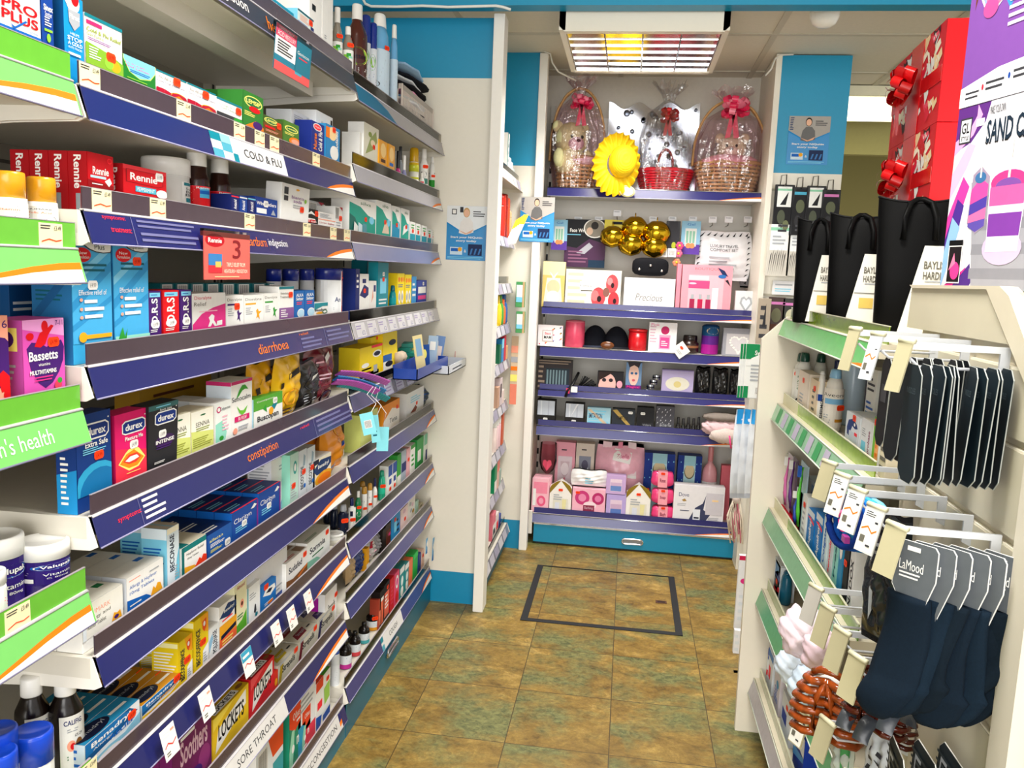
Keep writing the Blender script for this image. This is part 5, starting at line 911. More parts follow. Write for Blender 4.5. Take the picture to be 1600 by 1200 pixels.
# b6: shampoo and lotion bottles
b6 = [(528, 545, 788, 'sham', '111a34', 'a8acb2', 'r 0 0 100 100 111a34;l 30 10 70 24 1 A', .22, 'front navy shampoo bottle with silver cap', .5, 'H', 0), (515, 530, 786, 'sham', '111a34', 'a8acb2', '', .22, 'second navy shampoo bottle with silver cap', .5, '', .04), (505, 520, 790, 'sham', '111a34', '6f7480', '', .22, 'third navy shampoo bottle, at the back', .5, '', .075),
      (544, 556, 778, 'bottle', 'W', '14205c', 'r 0 0 100 100 W;r 40 50 60 80 n', .26, 'white lotion bottle with navy cap', .3, 'H', 0), (555, 565, 767, 'bottle', '1a7a4a', 'W', 'r 0 10 100 70 1f8a56;e 60 30 20 14 W', .2, 'green bottle with white cap', .5, 'H', 0),
      (565, 574, 760, 'can', 'W', 'c08c30', 'l 30 20 70 80 3 S', .22, 'left white bottle with gold cap', .3, 'H', 0), (574, 582, 755, 'can', 'W', 'c08c30', 'l 30 20 70 80 3 S', .22, 'middle white bottle with gold cap', .3, 'H', 0), (562, 571, 752, 'can', 'W', 'c08c30', '', .22, 'white bottle with gold cap at the back', .3, '', .05),
      (582, 590, 747, 'bottle', 'W', '14205c', 'r 30 70 70 80 W', .28, 'slim white bottle with navy cap', .4, 'H', 0), (591, 603, 735, 'sham', '1faa86', '1a9a78', 'r 20 20 80 60 2cc09a', .18, 'mint green shampoo bottle', .5, 'H', 0), (601, 607, 730, 'sham', 'b8b820', 'a8a818', '', .18, 'olive yellow bottle', .5, 'H', .01)]
for x0, x1, y, kd, bc_, cc, g, cf, lab, rr, stk, dx in b6:
    C('b6', x0, x1, y, kd, bc_, cc, g, lab+' on the lower far shelf', 'toiletry_bottle', 'bottle', capf=cf, dx=dx, sy=.8, lab=(.08, .7), st=((.6, rr, stk),) if stk else ())
I('b6', 607, 613, 729, 'W', 'r 0 0 100 100 W;r 0 60 100 100 1a4aa0;r 20 30 80 50 b;k 50 14', 'white and blue toothpaste box, left of two', d=.03); I('b6', 614, 620, 724, 'W', 'r 0 0 100 100 W;r 0 60 100 100 1a4aa0;r 20 30 80 50 b;k 50 14', 'white and blue toothpaste box, right of two', d=.03)
for x0, x1, y, c, g, lab in ((621, 627, 712, '2f9a3a', 'r 0 0 100 30 e8e8e0', 'green capped roll-on'), (628, 635, 706, 'a8b4c4', 'r 0 30 100 60 14246a', 'grey and navy pack'), (636, 641, 702, 'e8b0b8', 'k 50 60', 'pale pink pack'), (642, 649, 697, 'f0f0ec', 'l 20 20 80 70 3 G;r 0 86 100 100 2f9a3a', 'white pack with green top'), (652, 662, 688, '2f9a4a', 'r 10 20 60 60 W', 'bright green pack'), (663, 674, 680, 'dfe6dc', 'r 0 60 100 100 7ac0a0;r 50 0 100 40 N', 'white pack with mint top nearest the partition')):
    I('b6', x0, x1, y, c, g, lab+' on the lower far shelf', d=.03, name='toiletry_pack', cat='pack')
# b7
G('b7', 548, 558, 872, 'b89a70', '', 'beige bag standing at the unit join', th=.03, name='gift_bag', wav=1)
G('b7', 558, 572, 863, '1c3474', 'p W 40 60 60 70 50 50', 'navy patterned bag beside the beige one', th=.03, name='gift_bag', wav=2); I('b7', 573, 577, 858, 'A', 'r 0 0 100 20 W', 'thin amber pack beside the navy bag', d=.03)
G('b7', 577, 590, 848, 'c8c4c2', 'r 20 70 60 84 m;l 20 30 80 60 3 Q', 'clear bag with maroon header', th=.03, name='gift_bag', wav=3); G('b7', 588, 598, 838, '8f8d92', '', 'silvery foil bag beside a black carton', th=.03, name='gift_bag', wav=5)
I('b7', 598, 603, 829, '1a1210', '', 'black slim carton right of the foil bag', d=.04); I('b7', 603, 611, 822, '2a1410', 'r 10 6 90 70 5c1c10;r 50 40 90 54 j;r 10 6 14 70 e', 'black carton with copper panel', d=.04)
I('b7', 612, 625, 805, '1c8ccc', 'r 0 0 100 100 1c8ccc;r 30 20 60 60 7cd0ee;l 60 10 90 70 3 n;r 0 88 100 100 3a3430;k 40 70', 'bright blue carton with orange price sticker', d=.04)
I('b7', 626, 637, 798, 'e8c0c4', 'r 0 0 100 100 ead0d0;k 60 40;e 50 80 20 10 q', 'pale pink blister card with stickers', d=.02, name='blister_card', cat='card'); I('b7', 638, 649, 780, 'e0dcd6', 'e 30 70 14 8 S;e 60 60 14 8 q;e 40 40 14 8 S;e 70 30 14 8 Z', 'pearly bead card near the partition', d=.03, name='blister_card', cat='card'); I('b7', 650, 654, 784, 'a8c8b8', '', 'thin sea green pack near partition', d=.03)
I('b7', 655, 668, 795, 'd8ceb0', 'l 20 20 80 80 3 D', 'cream pack lying near partition', d=.05, dx=.01)
# b8: dark syrup bottles and packs
for k, (x0, x1, y, lc, lab) in enumerate(((530, 550, 1000, 'c8309a', 'first dark syrup bottle with pink-footed label'), (546, 564, 986, 'e04a50', 'second dark syrup bottle with red stripe label'), (560, 578, 972, '4ab0b8', 'third dark syrup bottle with turquoise label'), (572, 593, 953, 'f0a428', 'fourth dark syrup bottle with amber label'))):
    C('b8', x0, x1, y, 'bottle', '0e0808', '0c0c0e', 'r 0 0 100 100 e4eaee;r 0 0 100 34 %s;l 24 44 76 90 3 B' % lc, lab+' on the cough shelf', capf=.16, capr=.45, lab=(.02, .5), st=((.6, .68, 'H'),) if k == 3 else ())
C('b8', 540, 552, 985, 'bottle', '0e0808', '0c0c0e', '', 'plain dark syrup bottle at the back of the cough shelf', capf=.16, capr=.45, dx=.05)
for x0, x1, y, c, g, lab in ((592, 596, 938, 'a8402c', 'r 0 10 100 60 e87a5a', 'slim orange-red cough syrup carton'), (594, 600, 926, '1a1010', 'r 20 6 90 70 e86a4a;r 20 70 90 80 W', 'black cough carton with salmon panel'), (600, 609, 916, '1a1010', 'r 10 10 90 76 e86a50;l 20 30 80 70 4 W;k 60 86', 'second black cough carton with salmon panel'), (610, 616, 907, 'd01420', 'l 20 20 80 80 5 f', 'bright red cough packet'), (617, 624, 898, 'e04a70', 'e 50 70 30 20 W;e 50 70 20 12 P;e 50 24 30 18 R', 'pink lozenge bag'),
       (625, 632, 890, '2a8a8c', 'e 50 20 30 16 W;e 50 54 26 16 e0eeee;r 0 80 100 100 e4e8e8', 'left teal blister pack'), (633, 639, 884, '2a8a8c', 'e 50 20 30 16 W;e 50 54 26 16 e0eeee;r 0 80 100 100 e4e8e8', 'right teal blister pack'), (640, 645, 877, 'e8784a', '', 'slim orange pack'), (646, 653, 868, '22b04a', 'r 0 80 100 100 2fd060', 'vivid green pack'), (654, 658, 868, '1c3c8c', '', 'slim navy pack'), (659, 665, 862, 'e8c0b0', 'k 50 70', 'peach pack'), (666, 676, 858, 'e4e6ec', 'p 2f80c0 0 60 60 100 80 80', 'white and blue pack')):
    I('b8', x0, x1, y, c, g, lab+' on the cough shelf', d=.03, name='remedy_pack', cat='pack')
for k, (x, y, h) in enumerate(((667, 853, 26), (677, 858, 40))):
    p = at(x, y, X=-.685); mb = MB(); s = .0022; mb.box(-.012, .012, 0, .0012, -h*s/2, h*s/2, mat('3a9ad0', .3)); paint(mb, flat((-.012, -.0001, -h*s/2), (.024, 0, 0), (0, 0, h*s)), 'p W 0 60 50 90 100 60 60 40;p 1a60b0 0 0 100 0 60 30')
    o = mb.build('hanging_packet', None, p, PI/2); o.rotation_euler = (0, .12, PI/2); tag(o, '%s blue and white packet hanging at the corner of the partition' % ('shorter', 'longer')[k], 'packet')
# ---------------------------------------------------------------- alcove unit seen edge-on
def D(i, y0, y1, yt, base, gfx, label, kind='b', X=None, name='toiletry_pack'):
    "goods in the alcove unit: shelf i, photo rows only set the height"
    zs = TIERS_D[i]+.0435; h = yt
    Y_ = (y0+y1)/2; x = -.527 if X is None else X
    if kind == 'b': return box_thing(name, label, 'pack', (x, Y_, zs), PI/2, y1-y0, .07, h, base, gfx)
    return bottle('toiletry_bottle', label, 'bottle', (x-(y1-y0)/2, Y_, zs), PI/2, (y1-y0)/2*.95, h, kind, base, gfx, capf=.25)
rnd = random.Random(3)
aw = [(0, [('W', 'r 0 0 30 100 0f7a7a;l 40 10 90 80 4 S', 'tall white and teal carton on the top alcove shelf', .17, .05), ('W', 'r 0 40 100 100 e4ece8', 'white carton second on the top alcove shelf', .08, .05), ('e8eae8', '', 'white carton third on the top alcove shelf', .07, .05), ('dfe6e4', '', 'small white carton at the end of the top alcove shelf', .05, .04)]),
      (1, [('d42a1c', 'can', 'red can, first on the second alcove shelf', .17, .05), ('8a1410', 'can', 'dark red can on the second alcove shelf', .18, .05), ('e84a2a', 'can', 'orange-red can on the second alcove shelf', .17, .05), ('c8a878', 'can', 'tan can on the second alcove shelf', .12, .05)]),
      (3, [('e8c828', 'sham', 'yellow bottle on the fourth alcove shelf', .17, .05), ('4a9a3a', 'sham', 'green bottle on the fourth alcove shelf', .15, .05), ('e86a2a', 'sham', 'orange bottle on the fourth alcove shelf', .11, .04), ('2a5a9a', 'sham', 'blue bottle on the fourth alcove shelf', .15, .05)]),
      (4, [('1a6a4a', '', 'dark green pack on the fifth alcove shelf', .08, .05), ('2a8ac8', 'r 0 60 100 100 c', 'blue pack on the fifth alcove shelf', .1, .06), ('c8203c', '', 'red pack on the fifth alcove shelf', .12, .05), ('d8a878', '', 'tan pack on the fifth alcove shelf', .06, .05)]),
      (5, [('c8a088', '', 'tan pack on the sixth alcove shelf', .09, .05), ('d8c8cc', 'r 10 30 60 80 K', 'pale pink pack with dark patch on the sixth alcove shelf', .12, .06), ('e8d8d4', '', 'pale pack on the sixth alcove shelf', .06, .05)]),
      (6, [('f0dcd8', 'can', 'first pale tube with pink foot on the seventh alcove shelf', .17, .045), ('f0d0d4', 'can', 'second pale tube with pink foot on the seventh alcove shelf', .17, .045), ('e8c0c8', 'can', 'third pale tube on the seventh alcove shelf', .17, .045), ('c85a3a', '', 'orange pack on the seventh alcove shelf', .17, .05)]),
      (7, [('0f8a5a', 'r 0 0 100 40 W', 'green and white pack on the eighth alcove shelf', .13, .06), ('e0b8a8', 'r 0 60 100 100 e87a6a', 'salmon pack on the eighth alcove shelf', .13, .06), ('9ab0a8', '', 'grey green pack on the eighth alcove shelf', .07, .05)]),
      (8, [('e87a8a', 'r 0 0 100 60 W;r 20 20 80 40 K', 'pink and white pack on the lowest alcove shelf', .12, .08), ('e8dcd8', 'r 20 20 80 60 r', 'white pack with red spots on the lowest alcove shelf', .09, .08), ('3a4a9a', '', 'blue pack on the lowest alcove shelf', .06, .06)])]
for i, row in aw:
    y = 3.45
    for base, g, lab, h, w in row:
        h = min(h, ((TIERS_D[i-1]-TIERS_D[i]-.05) if i else .2))
        if g in ('can', 'sham'): D(i, y, y+w, h, base, 'W' if 'pale' in lab else base, lab, g)
        else: D(i, y, y+w, h, base, g, lab)
        y += w+.012
# fan of leaflets poking out of the alcove, packs clipped to its end
for k in range(5):
    a = at(786+3*k, 388-2*k, Y=3.55); b = at(806+3*k, 344-2*k, Y=3.6); mb = MB(); mb.prism([a, a+Vector((.02, .006, 0)), b+Vector((.02, .006, 0)), b], (0, .004, .002), mat('dcdce0', .4)); c = a.lerp(b, .68)
    mb.prism([c-Vector((0, .001, 0)), c+Vector((.0205, .005, 0)), b+Vector((.0205, .005, .001)), b+Vector((0, -.001, .001))], (0, .0062, .002), mat('e8c020', .4)); tag(mb.build('leaflet'), '%s of the fanned white leaflets with yellow ends' % ('first', 'second', 'third', 'fourth', 'last')[k], 'leaflet', 'fanned leaflets at the alcove')
for k, (y0, y1) in enumerate(((440, 480), (486, 520))):
    a, b = at(808, y0, Y=3.73), at(820, y1, Y=3.73); mb = MB(); mb.box(a.x, b.x, 3.70, 3.728, b.z, a.z, mat('4a9a5a', .4), bev=.002); paint(mb, flat((a.x, 3.70, b.z), (b.x-a.x, 0, 0), (0, 0, a.z-b.z)), 'r 8 20 76 88 W;r 8 20 76 40 c;r 76 0 100 100 c8a878')
    tag(mb.build('hanging_packet'), '%s green and white packet clipped to the far partition' % ('upper', 'lower')[k], 'packet')
a, b = at(800, 525, Y=3.735), at(806, 632, Y=3.735); mb = MB(); mb.box(a.x, b.x, 3.733, 3.737, b.z, a.z, mat('d8c0a0', .5)); paint(mb, flat((a.x, 3.733, b.z), (b.x-a.x, 0, 0), (0, 0, a.z-b.z)), 'r 0 0 100 30 f08a70;r 0 34 100 44 y;r 0 50 100 56 O;r 0 62 100 70 S;r 0 76 100 86 a'); tag(mb.build('clip_strip'), 'coloured strip of sachets down the far partition', 'strip')
# posters with the same advert
def poster(x0, x1, y0, y1, Y, label, hair, top):
    a, b = at(x0, y0, Y=Y), at(x1, y1, Y=Y); w, h = b.x-a.x, a.z-b.z; mb = MB(); mb.box(0, w, 0, .001, 0, h, mat('1187c8', .3, 'paper', .02))
    g = 'p %s 0 100 100 100 100 68 48 48 0 70;' % top+'p 1187c8 0 70 48 48 100 68 100 66 48 45 0 67;e 48 88 8 9 %s;e 48 87 6.5 7 e8b89a;p %s 30 50 34 70 42 78 56 78 64 70 66 52 48 47;p e0aa8c 28 56 48 50 66 58 60 51 46 48;l 64 80 94 92 3 D;T 49 42 78 5 W Start your NiQuitin;T 49 35.5 50 5 W story today;r 10 10 40 24 c8e0f0;r 12 16 30 22 B;e 34 20 5 4 A;t 47 17 5 5 W &;r 54 9 88 30 0f2450;p 3a78b8 58 11 62 11 66 22 62 22;p 3a78b8 68 11 72 11 76 22 72 22;p 3a78b8 78 11 82 11 86 22 82 22;l 4 2 96 7 2 c' % (hair, 'e8e4e0' if hair != '1a1410' else '6a6a6a')
    if hair == '1a1410': g += ';l 3 70 12 98 8 24386a'
    else: g += ';r 12 84 24 94 D;r 14 85.5 22 92.5 W;r 32 88 40 98 D'
    paint(mb, flat((0, 0, 0), (w, 0, 0), (0, 0, h)), g); o = mb.build('poster', None, (a.x, Y, b.z)); return tag(o, label, 'poster')
poster(699, 760, 321, 408, 3.051, 'blue and white advert with a woman in white on the near partition', 'c8a060', 'e8ecee')
poster(814, 864, 307, 379, 3.733, 'blue and grey advert with a dark-haired man on the far partition', '1a1410', 'b4b0aa')
poster(1234, 1292, 181, 258, 3.748, 'blue and grey advert with a dark-haired man on the teal end wall', '1a1410', 'a8a49e')
# ================================================================ gifts on the end wall unit
def K(i, x0, x1, yt, base, gfx, label, d=.06, Yf=None, name='gift_box', cat='box', dz=0, lean=0):
    Y = (YB+.03 if Yf is None else Yf); zs = TIERS_E[i][1]+dz+.0005
    a, b = at(x0, yt, Y=Y), at(x1, yt, Y=Y)
    if i: a.z = min(a.z, TIERS_E[i-1][1]-.033)
    return box_thing(name, label, cat, ((a.x+b.x)/2, Y, zs), 0, b.x-a.x-.001, d, max(a.z-zs, .01), base, gfx, lean=lean)
def KC(i, x0, x1, yt, kind, body, cap, gfx, label, name, cat, Yf=None, capf=.2, lab=(.05, .7), dz=0, capr=None):
    Y = (YB+.03 if Yf is None else Yf); zs = TIERS_E[i][1]+dz+.0005; a, b = at(x0, yt, Y=Y), at(x1, yt, Y=Y); r = (b.x-a.x)/2
    return bottle(name, label, cat, ((a.x+b.x)/2, Y+r, zs), 0, r, a.z-zs, kind, body, cap, gfx, capf, lab, capr=capr*r if capr else None)
Zt = TIERS_E[0][1]+.0005
pk_ = cloth('f07a9a')
def wicker(): 
    m = mat('c89a62', .55, 'wicker', .25); return m
def bow(parent, c, s, cols):
    mb = MB(); rr = random.Random(int(c[0]*900)+5)
    for k in range(16):
        a = 2*PI*k/16+rr.random()*.3; el = rr.uniform(-.5, 1.0); d = Vector((math.cos(a)*math.cos(el), -abs(math.sin(a))*math.cos(el)*.7, math.sin(el))); L = s*rr.uniform(.7, 1.1)
        side = d.cross(Vector((.2, .4, 1))).normalized()*s*.16; n = 8; P = []
        for i in range(n+1):
            t = i/n; P.append(Vector(c)+d*L*math.sin(PI*t)**.8*(.9)+d.cross(side).normalized()*s*.28*math.sin(2*PI*t)*.6)
        mb.add([q+sg*side for q in P for sg in (-1, 1)], [(2*i, 2*i+1, 2*i+3, 2*i+2) for i in range(n)], cols[k % len(cols)], True)
    for sg in (-1, 1):
        P = [Vector(c)+Vector((sg*s*.25*t, -s*.2, -s*1.5*t)) for t in (0, .3, .6, .9)]; u = Vector((s*.13, 0, .02*s)); mb.add([q+k*u for q in P for k in (-1, 1)], [(2*i, 2*i+1, 2*i+3, 2*i+2) for i in range(3)], cols[0], True)
    return mb.build('ribbon_bow', parent)
def wrap(parent, r, h, top, m, seedv):
    rr = random.Random(seedv); prof = [(r*.85, 0), (r*1.02, h*.2), (r*1.0, h*.5), (r*.72, h*.72), (r*.2, h*.84), (r*.28, h*.9), (r*.62, h*1.0)]
    mb = MB(); seg = 36; vs = []
    for i, (q, z) in enumerate(prof):
        for k in range(seg):
            a = 2*PI*k/seg; w = 1+.07*math.sin(7*a+i)+.05*math.sin(13*a+2*i)+rr.uniform(-.05, .05)
            vs.append((q*w*math.cos(a), .8*q*w*math.sin(a), z+(rr.uniform(-.02, .02)*(i == 6))))
    fs = [(i*seg+k, i*seg+(k+1) % seg, (i+1)*seg+(k+1) % seg, (i+1)*seg+k) for i in range(len(prof)-1) for k in range(seg)]
    mb.add(vs, fs, m, False); return mb.build('cellophane_wrap', parent)
def basket(x0, x1, yt, Yc, base, label, htop, hx, kind, seedv, filmc):
    a, b = at(x0, yt, Y=Yc), at(x1, yt, Y=Yc); R = (b.x-a.x)/2; h = a.z-Zt; t = empty('gift_basket', ((a.x+b.x)/2, Yc, Zt)); tag(t, label, 'basket')
    m = wicker() if base == 'w' else mat('c01428', .35, 'wicker', .15); mb = MB(); rows = 9
    for j in range(rows):
        z = .006+(h-.012)*j/(rows-1); r = R*(.74+.26*(j/(rows-1))**.8); n = 48
        for ph in (0, 1): mb.tube([((r+.004*math.cos(12*2*PI*k/n/1+PI*ph+PI*j))*math.cos(2*PI*k/n), .72*(r+.004*math.cos(12*2*PI*k/n+PI*ph+PI*j))*math.sin(2*PI*k/n), z) for k in range(n)], .0052, m, 5, True)
    for k in range(24):
        a_ = 2*PI*k/24; mb.tube([(R*.74*math.cos(a_), .72*R*.74*math.sin(a_), .003), (R*math.cos(a_), .72*R*math.sin(a_), h)], .004, m, 5)
    mb.lathe([(R*.97, h-.007), (R*1.03, h), (R*.97, h+.007), (R*.93, h)], m, 36, sy=.72, cap=False); mb.lathe([(.001, .004), (R*.73, .004)], m, 30, sy=.72, cap=False)
    mb.build('woven_bowl', t)
    H = at(0, htop, Y=Yc).z-Zt; mb = MB(); n = 22
    for ph in (0, 1): mb.tube([(hx*math.cos(PI*i/n)*(.95 if base == 'w' else 1), .012*math.sin(i*1.2+PI*ph), h*.9+(H-h*.9)*math.sin(PI*i/n)**.8) for i in range(n+1)], .006, m, 6)
    mb.build('handle', t)
    return t, R, h, H
# left pink bear basket
def plush(parent, c, s, body, muzzle, yaw=0):
    hd = empty('soft_toy', c, yaw) if 0 else None
    mb = MB(); f = cloth(body)
    mb.ball((0, 0, 0), s*.95, s*.8, s*.9, f, 20, 12); mb.ball((0, -.1*s, -1.25*s), s*.95, s*.7, s*.8, f, 16, 10)
    for sg in (-1, 1): mb.ball((sg*s*.78, .1*s, s*.62), s*.32, s*.18, s*.34, f, 12, 8); mb.ball((sg*s*.85, -.35*s, -1.05*s), s*.3, s*.36, s*.5, f, 10, 8)
    o = mb.build('soft_toy', parent, c, yaw)
    mb = MB(); mb.ball((0, -.68*s, -.3*s), s*.46, s*.34, s*.36, cloth(muzzle), 14, 8); mb.ball((0, -1.0*s, -.18*s), s*.13, s*.08, s*.09, mat('5a3038', .4), 10, 6); mb.build('muzzle', o)
    for sg in (-1, 1): mb = MB(); mb.ball((sg*s*.3, -.76*s, .05*s), s*.09, s*.06, s*.1, mat('2a1418', .15, 'plastic'), 10, 6); mb.build('eye', o)
    return o
pinks = [mat('f23a68', .25, 'ribbon'), mat('f6849c', .2, 'ribbon'), mat('e01c50', .25, 'ribbon')]
t, R, h, H = basket(868, 935, 247, 3.985, 'w', 'wicker gift basket with pale yellow soft toy and pink bow, left end', 128, .135, 0, 1, 0)
plush(t, (-.03, -.01, h+.085), .085, 'fbf0b0', 'f6bccb', .5)
mb = MB(); mb.ball((.02, -.02, h*.9), R*.85, R*.6, .03, cloth('f3c2cc'), 16, 6); mb.build('tissue_filling', t)
bow(t, (.015, -.05, at(0, 155, Y=4.0).z-Zt), .07, pinks); wrap(t, R*1.18, H*1.12, 0, film('fbeff4'), 3)
t, R, h, H = basket(1086, 1190, 255, 3.985, 'w', 'wicker gift basket with pink bedding and cream toy, right end', 142, .17, 0, 1, 0)
plush(t, (.01, 0, h+.07), .07, 'f0d8b8', 'f4cfc0', -.1)
mb = MB(); mb.ball((0, -.02, h), R*.9, R*.62, .04, cloth('f0a4b4'), 18, 8, lambda d: 1+.08*math.sin(6*d.x)*math.cos(5*d.z)); mb.build('tissue_filling', t)
bow(t, (.0, -.06, at(0, 160, Y=3.98).z-Zt), .088, pinks); wrap(t, R*1.02, H*1.1, 0, film('fbeff4'), 8)
t, R, h, H = basket(995, 1083, 266, 4.0, 'r', 'red woven gift basket with red rosette in clear wrap, middle', 212, .036, 0, 1, 0)
bow(t, (.0, -.03, at(0, 168, Y=3.98).z-Zt), .06, [mat('d8101c', .3, 'ribbon'), mat('b80c18', .3, 'ribbon')]); wrap(t, R*.95, at(0, 120, Y=4).z-Zt, 0, film('f2f2f4'), 5)
# bubble-print silver sheet behind the baskets
a, b = at(945, 292, Y=4.13), at(1095, 160, Y=4.13); mb = MB(); rr = random.Random(9)
mb.grid(lambda u, v: Vector(((u-.5)*(b.x-a.x), .007*math.sin(9*u+4*v)*math.sin(7*v), v*(b.z-Zt)*(1-.08*math.sin(PI*u*3)**2))), 24, 16, mat('dfe4ee', .22, 'metal', .1))
for k in range(70):
    u, v, r = rr.random(), rr.random()*.9, rr.uniform(.006, .016); c = Vector(((u-.5)*(b.x-a.x)*.92, -.012, v*(b.z-Zt)+.01)); mb.lathe([(.0004, .0004), (r*.98, .0004), (r, 0)], mat('8f98aa', .35, 'metal'), 14, cap=False); n = 42
    for q in mb.v[-n:]: x_, y_, z_ = q; q.x, q.y, q.z = c.x+x_, c.y-z_, c.z+y_
tag(mb.build('foil_sheet', None, ((a.x+b.x)/2, 4.142, Zt)), 'silver bubble-patterned foil sheet standing behind the red basket', 'foil')
# yellow ruffled sun hat
p = at(963, 256, Y=3.82); t = empty('sun_hat', (p.x, 3.82, p.z)); tag(t, 'bright yellow ruffled sun hat leaning between two baskets', 'hat'); mb = MB(); ym = mat('f2c81c', .5, 'cloth', .08)
W_, Hh = .106, .142
def hatfn(u, v):
    a = 2*PI*u; rr_ = .42+.58*v; ru = 1+(.03*math.sin(22*a)*v*v); return Vector((W_*rr_*ru*math.cos(a), -.012+.018*math.sin(22*a+1)*v*v+.03*(v-.3)**2, Hh*rr_*ru*math.sin(a)))
mb.grid(hatfn, 128, 10, ym); mb.build('brim', t)
mb = MB()
mb.grid(lambda u, v: Vector((.022+W_*.58*math.cos(2*PI*u)*math.cos(v*PI/2)**.6, -.012-.07*math.sin(v*PI/2)+.0016*math.sin(60*v), .01+Hh*.52*math.sin(2*PI*u)*math.cos(v*PI/2)**.6)), 40, 28, ym); mb.build('crown', t); t.rotation_euler = (-.12, .18, .25)
q = at(980, 299, Y=3.82); mb = MB(); mb.lathe([(.001, 0), (.036, 0), (.036, .003), (.001, .003)], mat('e8e0b4', .4), 24, cap=False, sy=.72); mb.lathe([(.001, .0032), (.03, .0032)], mat('9aa04a', .4), 24, cap=False, sy=.72)
mb.lathe([(.001, .0034), (.027, .0034)], mat('f0ecd0', .4), 24, cap=False, sy=.72)
o = mb.build('swing_tag', None, q); o.rotation_euler = (PI/2, .15, 0); tag(o, 'oval cream swing tag hanging below the yellow sun hat', 'tag')
# ---- boxed gifts, second shelf
K(1, 849, 884, 408, 'e8dca4', 'r 0 0 100 100 d8c070;r 0 70 100 100 ece2ae;p e8e0d0 20 64 80 64 92 10 8 10;e 50 44 30 16 f0c8a0;e 50 22 30 14 e8e8e4;p W 30 78 50 60 70 78 60 74 50 68 40 74', 'tall pale gold gift pack with white bow', d=.05)
fl = 'r 0 0 100 100 efe8dc;l 4 8 40 96 5 dccdb0;r 26 40 56 70 f2f0ee;t 36 58 22 6 z Tanya;l 28 42 52 50 1 z;%s' % ''.join('e %d %d %s %s %s;' % z for z in ((60, 30, 13, 26, 'd84a50'), (54, 34, 7, 14, 'e8787a'), (62, 26, 4, 8, '2a1418'), (84, 66, 11, 24, 'd84a50'), (80, 72, 5, 10, 'ea888a'), (85, 62, 3, 7, '2a1418'), (88, 24, 10, 22, 'c83a44'), (90, 22, 3, 7, '2a1418'), (74, 44, 6, 12, '8a5a50')))
K(1, 885, 972, 420, 'efe8dc', fl, 'cream gift box printed with red poppies', d=.05)
K(1, 976, 1056, 433, 'e6e6ea', 'r 0 0 100 100 e4e4ea;t 50 66 14 7 S made of;i 50 42 54 22 8a8680 Precious;t 50 18 18 8 S things', 'pale grey gift box with silver script', d=.055)
o = MB(); p = at(1016, 417, Y=3.92); o.ball((0, 0, 0), .092, .035, .046, cloth('16161a'), 28, 12, lambda d: (abs(d.x)**4+abs(d.z)**4+abs(d.y)**4)**-.25*.9)
for x, z in ((-.05, -.012), (0, .006), (.052, -.016)): o.ball((x, -.036, z), .006, .004, .006, mat('e8e4e0', .15, 'metal'), 10, 6)
tag(o.build('cosmetic_purse', None, (p.x, 3.915, p.z)), 'black purse with three pearl studs above the pale grey box', 'purse')
bt = 'r 0 0 100 100 f29aa8;r 0 0 100 5 d88090;t 50 92 50 6 c87078 BOUTIQUE;r 14 6 84 80 f6b4c0;r 14 70 54 78 f4d4dc;r 14 52 56 68 e84a80;e 22 62 8 2 f8c0d0;r 62 8 74 54 f4f0ee;r 18 8 28 30 a01c48;r 20 30 26 40 S;r 34 8 44 30 b81848;r 36 30 42 40 S;r 50 8 60 30 a81c50;r 52 30 58 40 S;p 1a2a5a 70 96 80 82 92 78 84 90;e 80 78 8 4 2a6ab0;p 24202a 86 70 98 58 92 72'
K(1, 1067, 1146, 413, 'f29aa8', bt, 'pink gift box with window of nail varnishes and tube', d=.08); K(1, 1059, 1066, 412, 'e88a9c', '', 'pink carton edge-on beside the nail varnish gift box', d=.08)
K(1, 1150, 1184, 454, 'd8d8dc', 'r 0 0 100 100 dcdce0;p S 50 14 20 50 26 72 40 78 50 68 60 78 74 72 80 50;p e8ecf2 50 26 30 52 34 66 42 68 50 60 58 68 66 66 70 52;l 4 4 96 14 1 S', 'silver frame box with heart, right end of second shelf', d=.03)
# hanging stock on hooks
def hook(x, y, label, Yh=4.158, L=.12, hang=True):
    p = at(x, y, Y=Yh-L); t = empty('display_hook', (p.x, Yh, p.z)); tag(t, label, 'hook'); m = mat('9a9690', .3, 'metal'); MB().tube([(0, 0, 0), (0, -L*.9, 0), (0, -L, .012)], .002, m, 6).build('arm', t)
    mb = MB(); mb.box(-.018, .018, -L-.002, -L, .012, .04, mat('e6e8ec', .3, 'plastic')); paint(mb, flat((-.018, -L-.002, .012), (.036, 0, 0), (0, 0, .028)), 'l 10 60 90 90 1 S'); mb.build('price_holder', t); return t
for k, (x, lab) in enumerate(((903, 'first'), (935, 'second'), (964, 'third'), (992, 'fourth'), (1020, 'fifth'), (1050, 'sixth'), (1082, 'seventh'), (1113, 'eighth'), (1138, 'ninth'), (1168, 'tenth'))):
    hook(x, 352 if x != 964 else 342, '%s hook from the left above the boxed gifts' % lab)
def hang(x0, x1, y0, y1, Y, base, gfx, label, name, cat, th=.006):
    a, b = at(x0, y0, Y=Y), at(x1, y1, Y=Y); mb = MB(); w, h = b.x-a.x, a.z-b.z; mb.box(-w/2, w/2, 0, th, 0, h, mat(base, .3), bev=min(.002, th*.3)); paint(mb, flat((-w/2, 0, 0), (w, 0, 0), (0, 0, h)), gfx)
    return tag(mb.build(name, None, ((a.x+b.x)/2, Y, b.z)), label, cat)
npk = 'r 0 0 100 100 8cc0dc;r 0 0 100 30 5a3a9c;t 50 90 40 7 B Gel;r 20 24 80 78 e0e4e0;%se 40 26 14 8 e8905a;e 60 26 14 8 e8905a' % ''.join('r %d 34 %d 70 8ac0a8;' % (26+17*k, 38+17*k) for k in range(3))
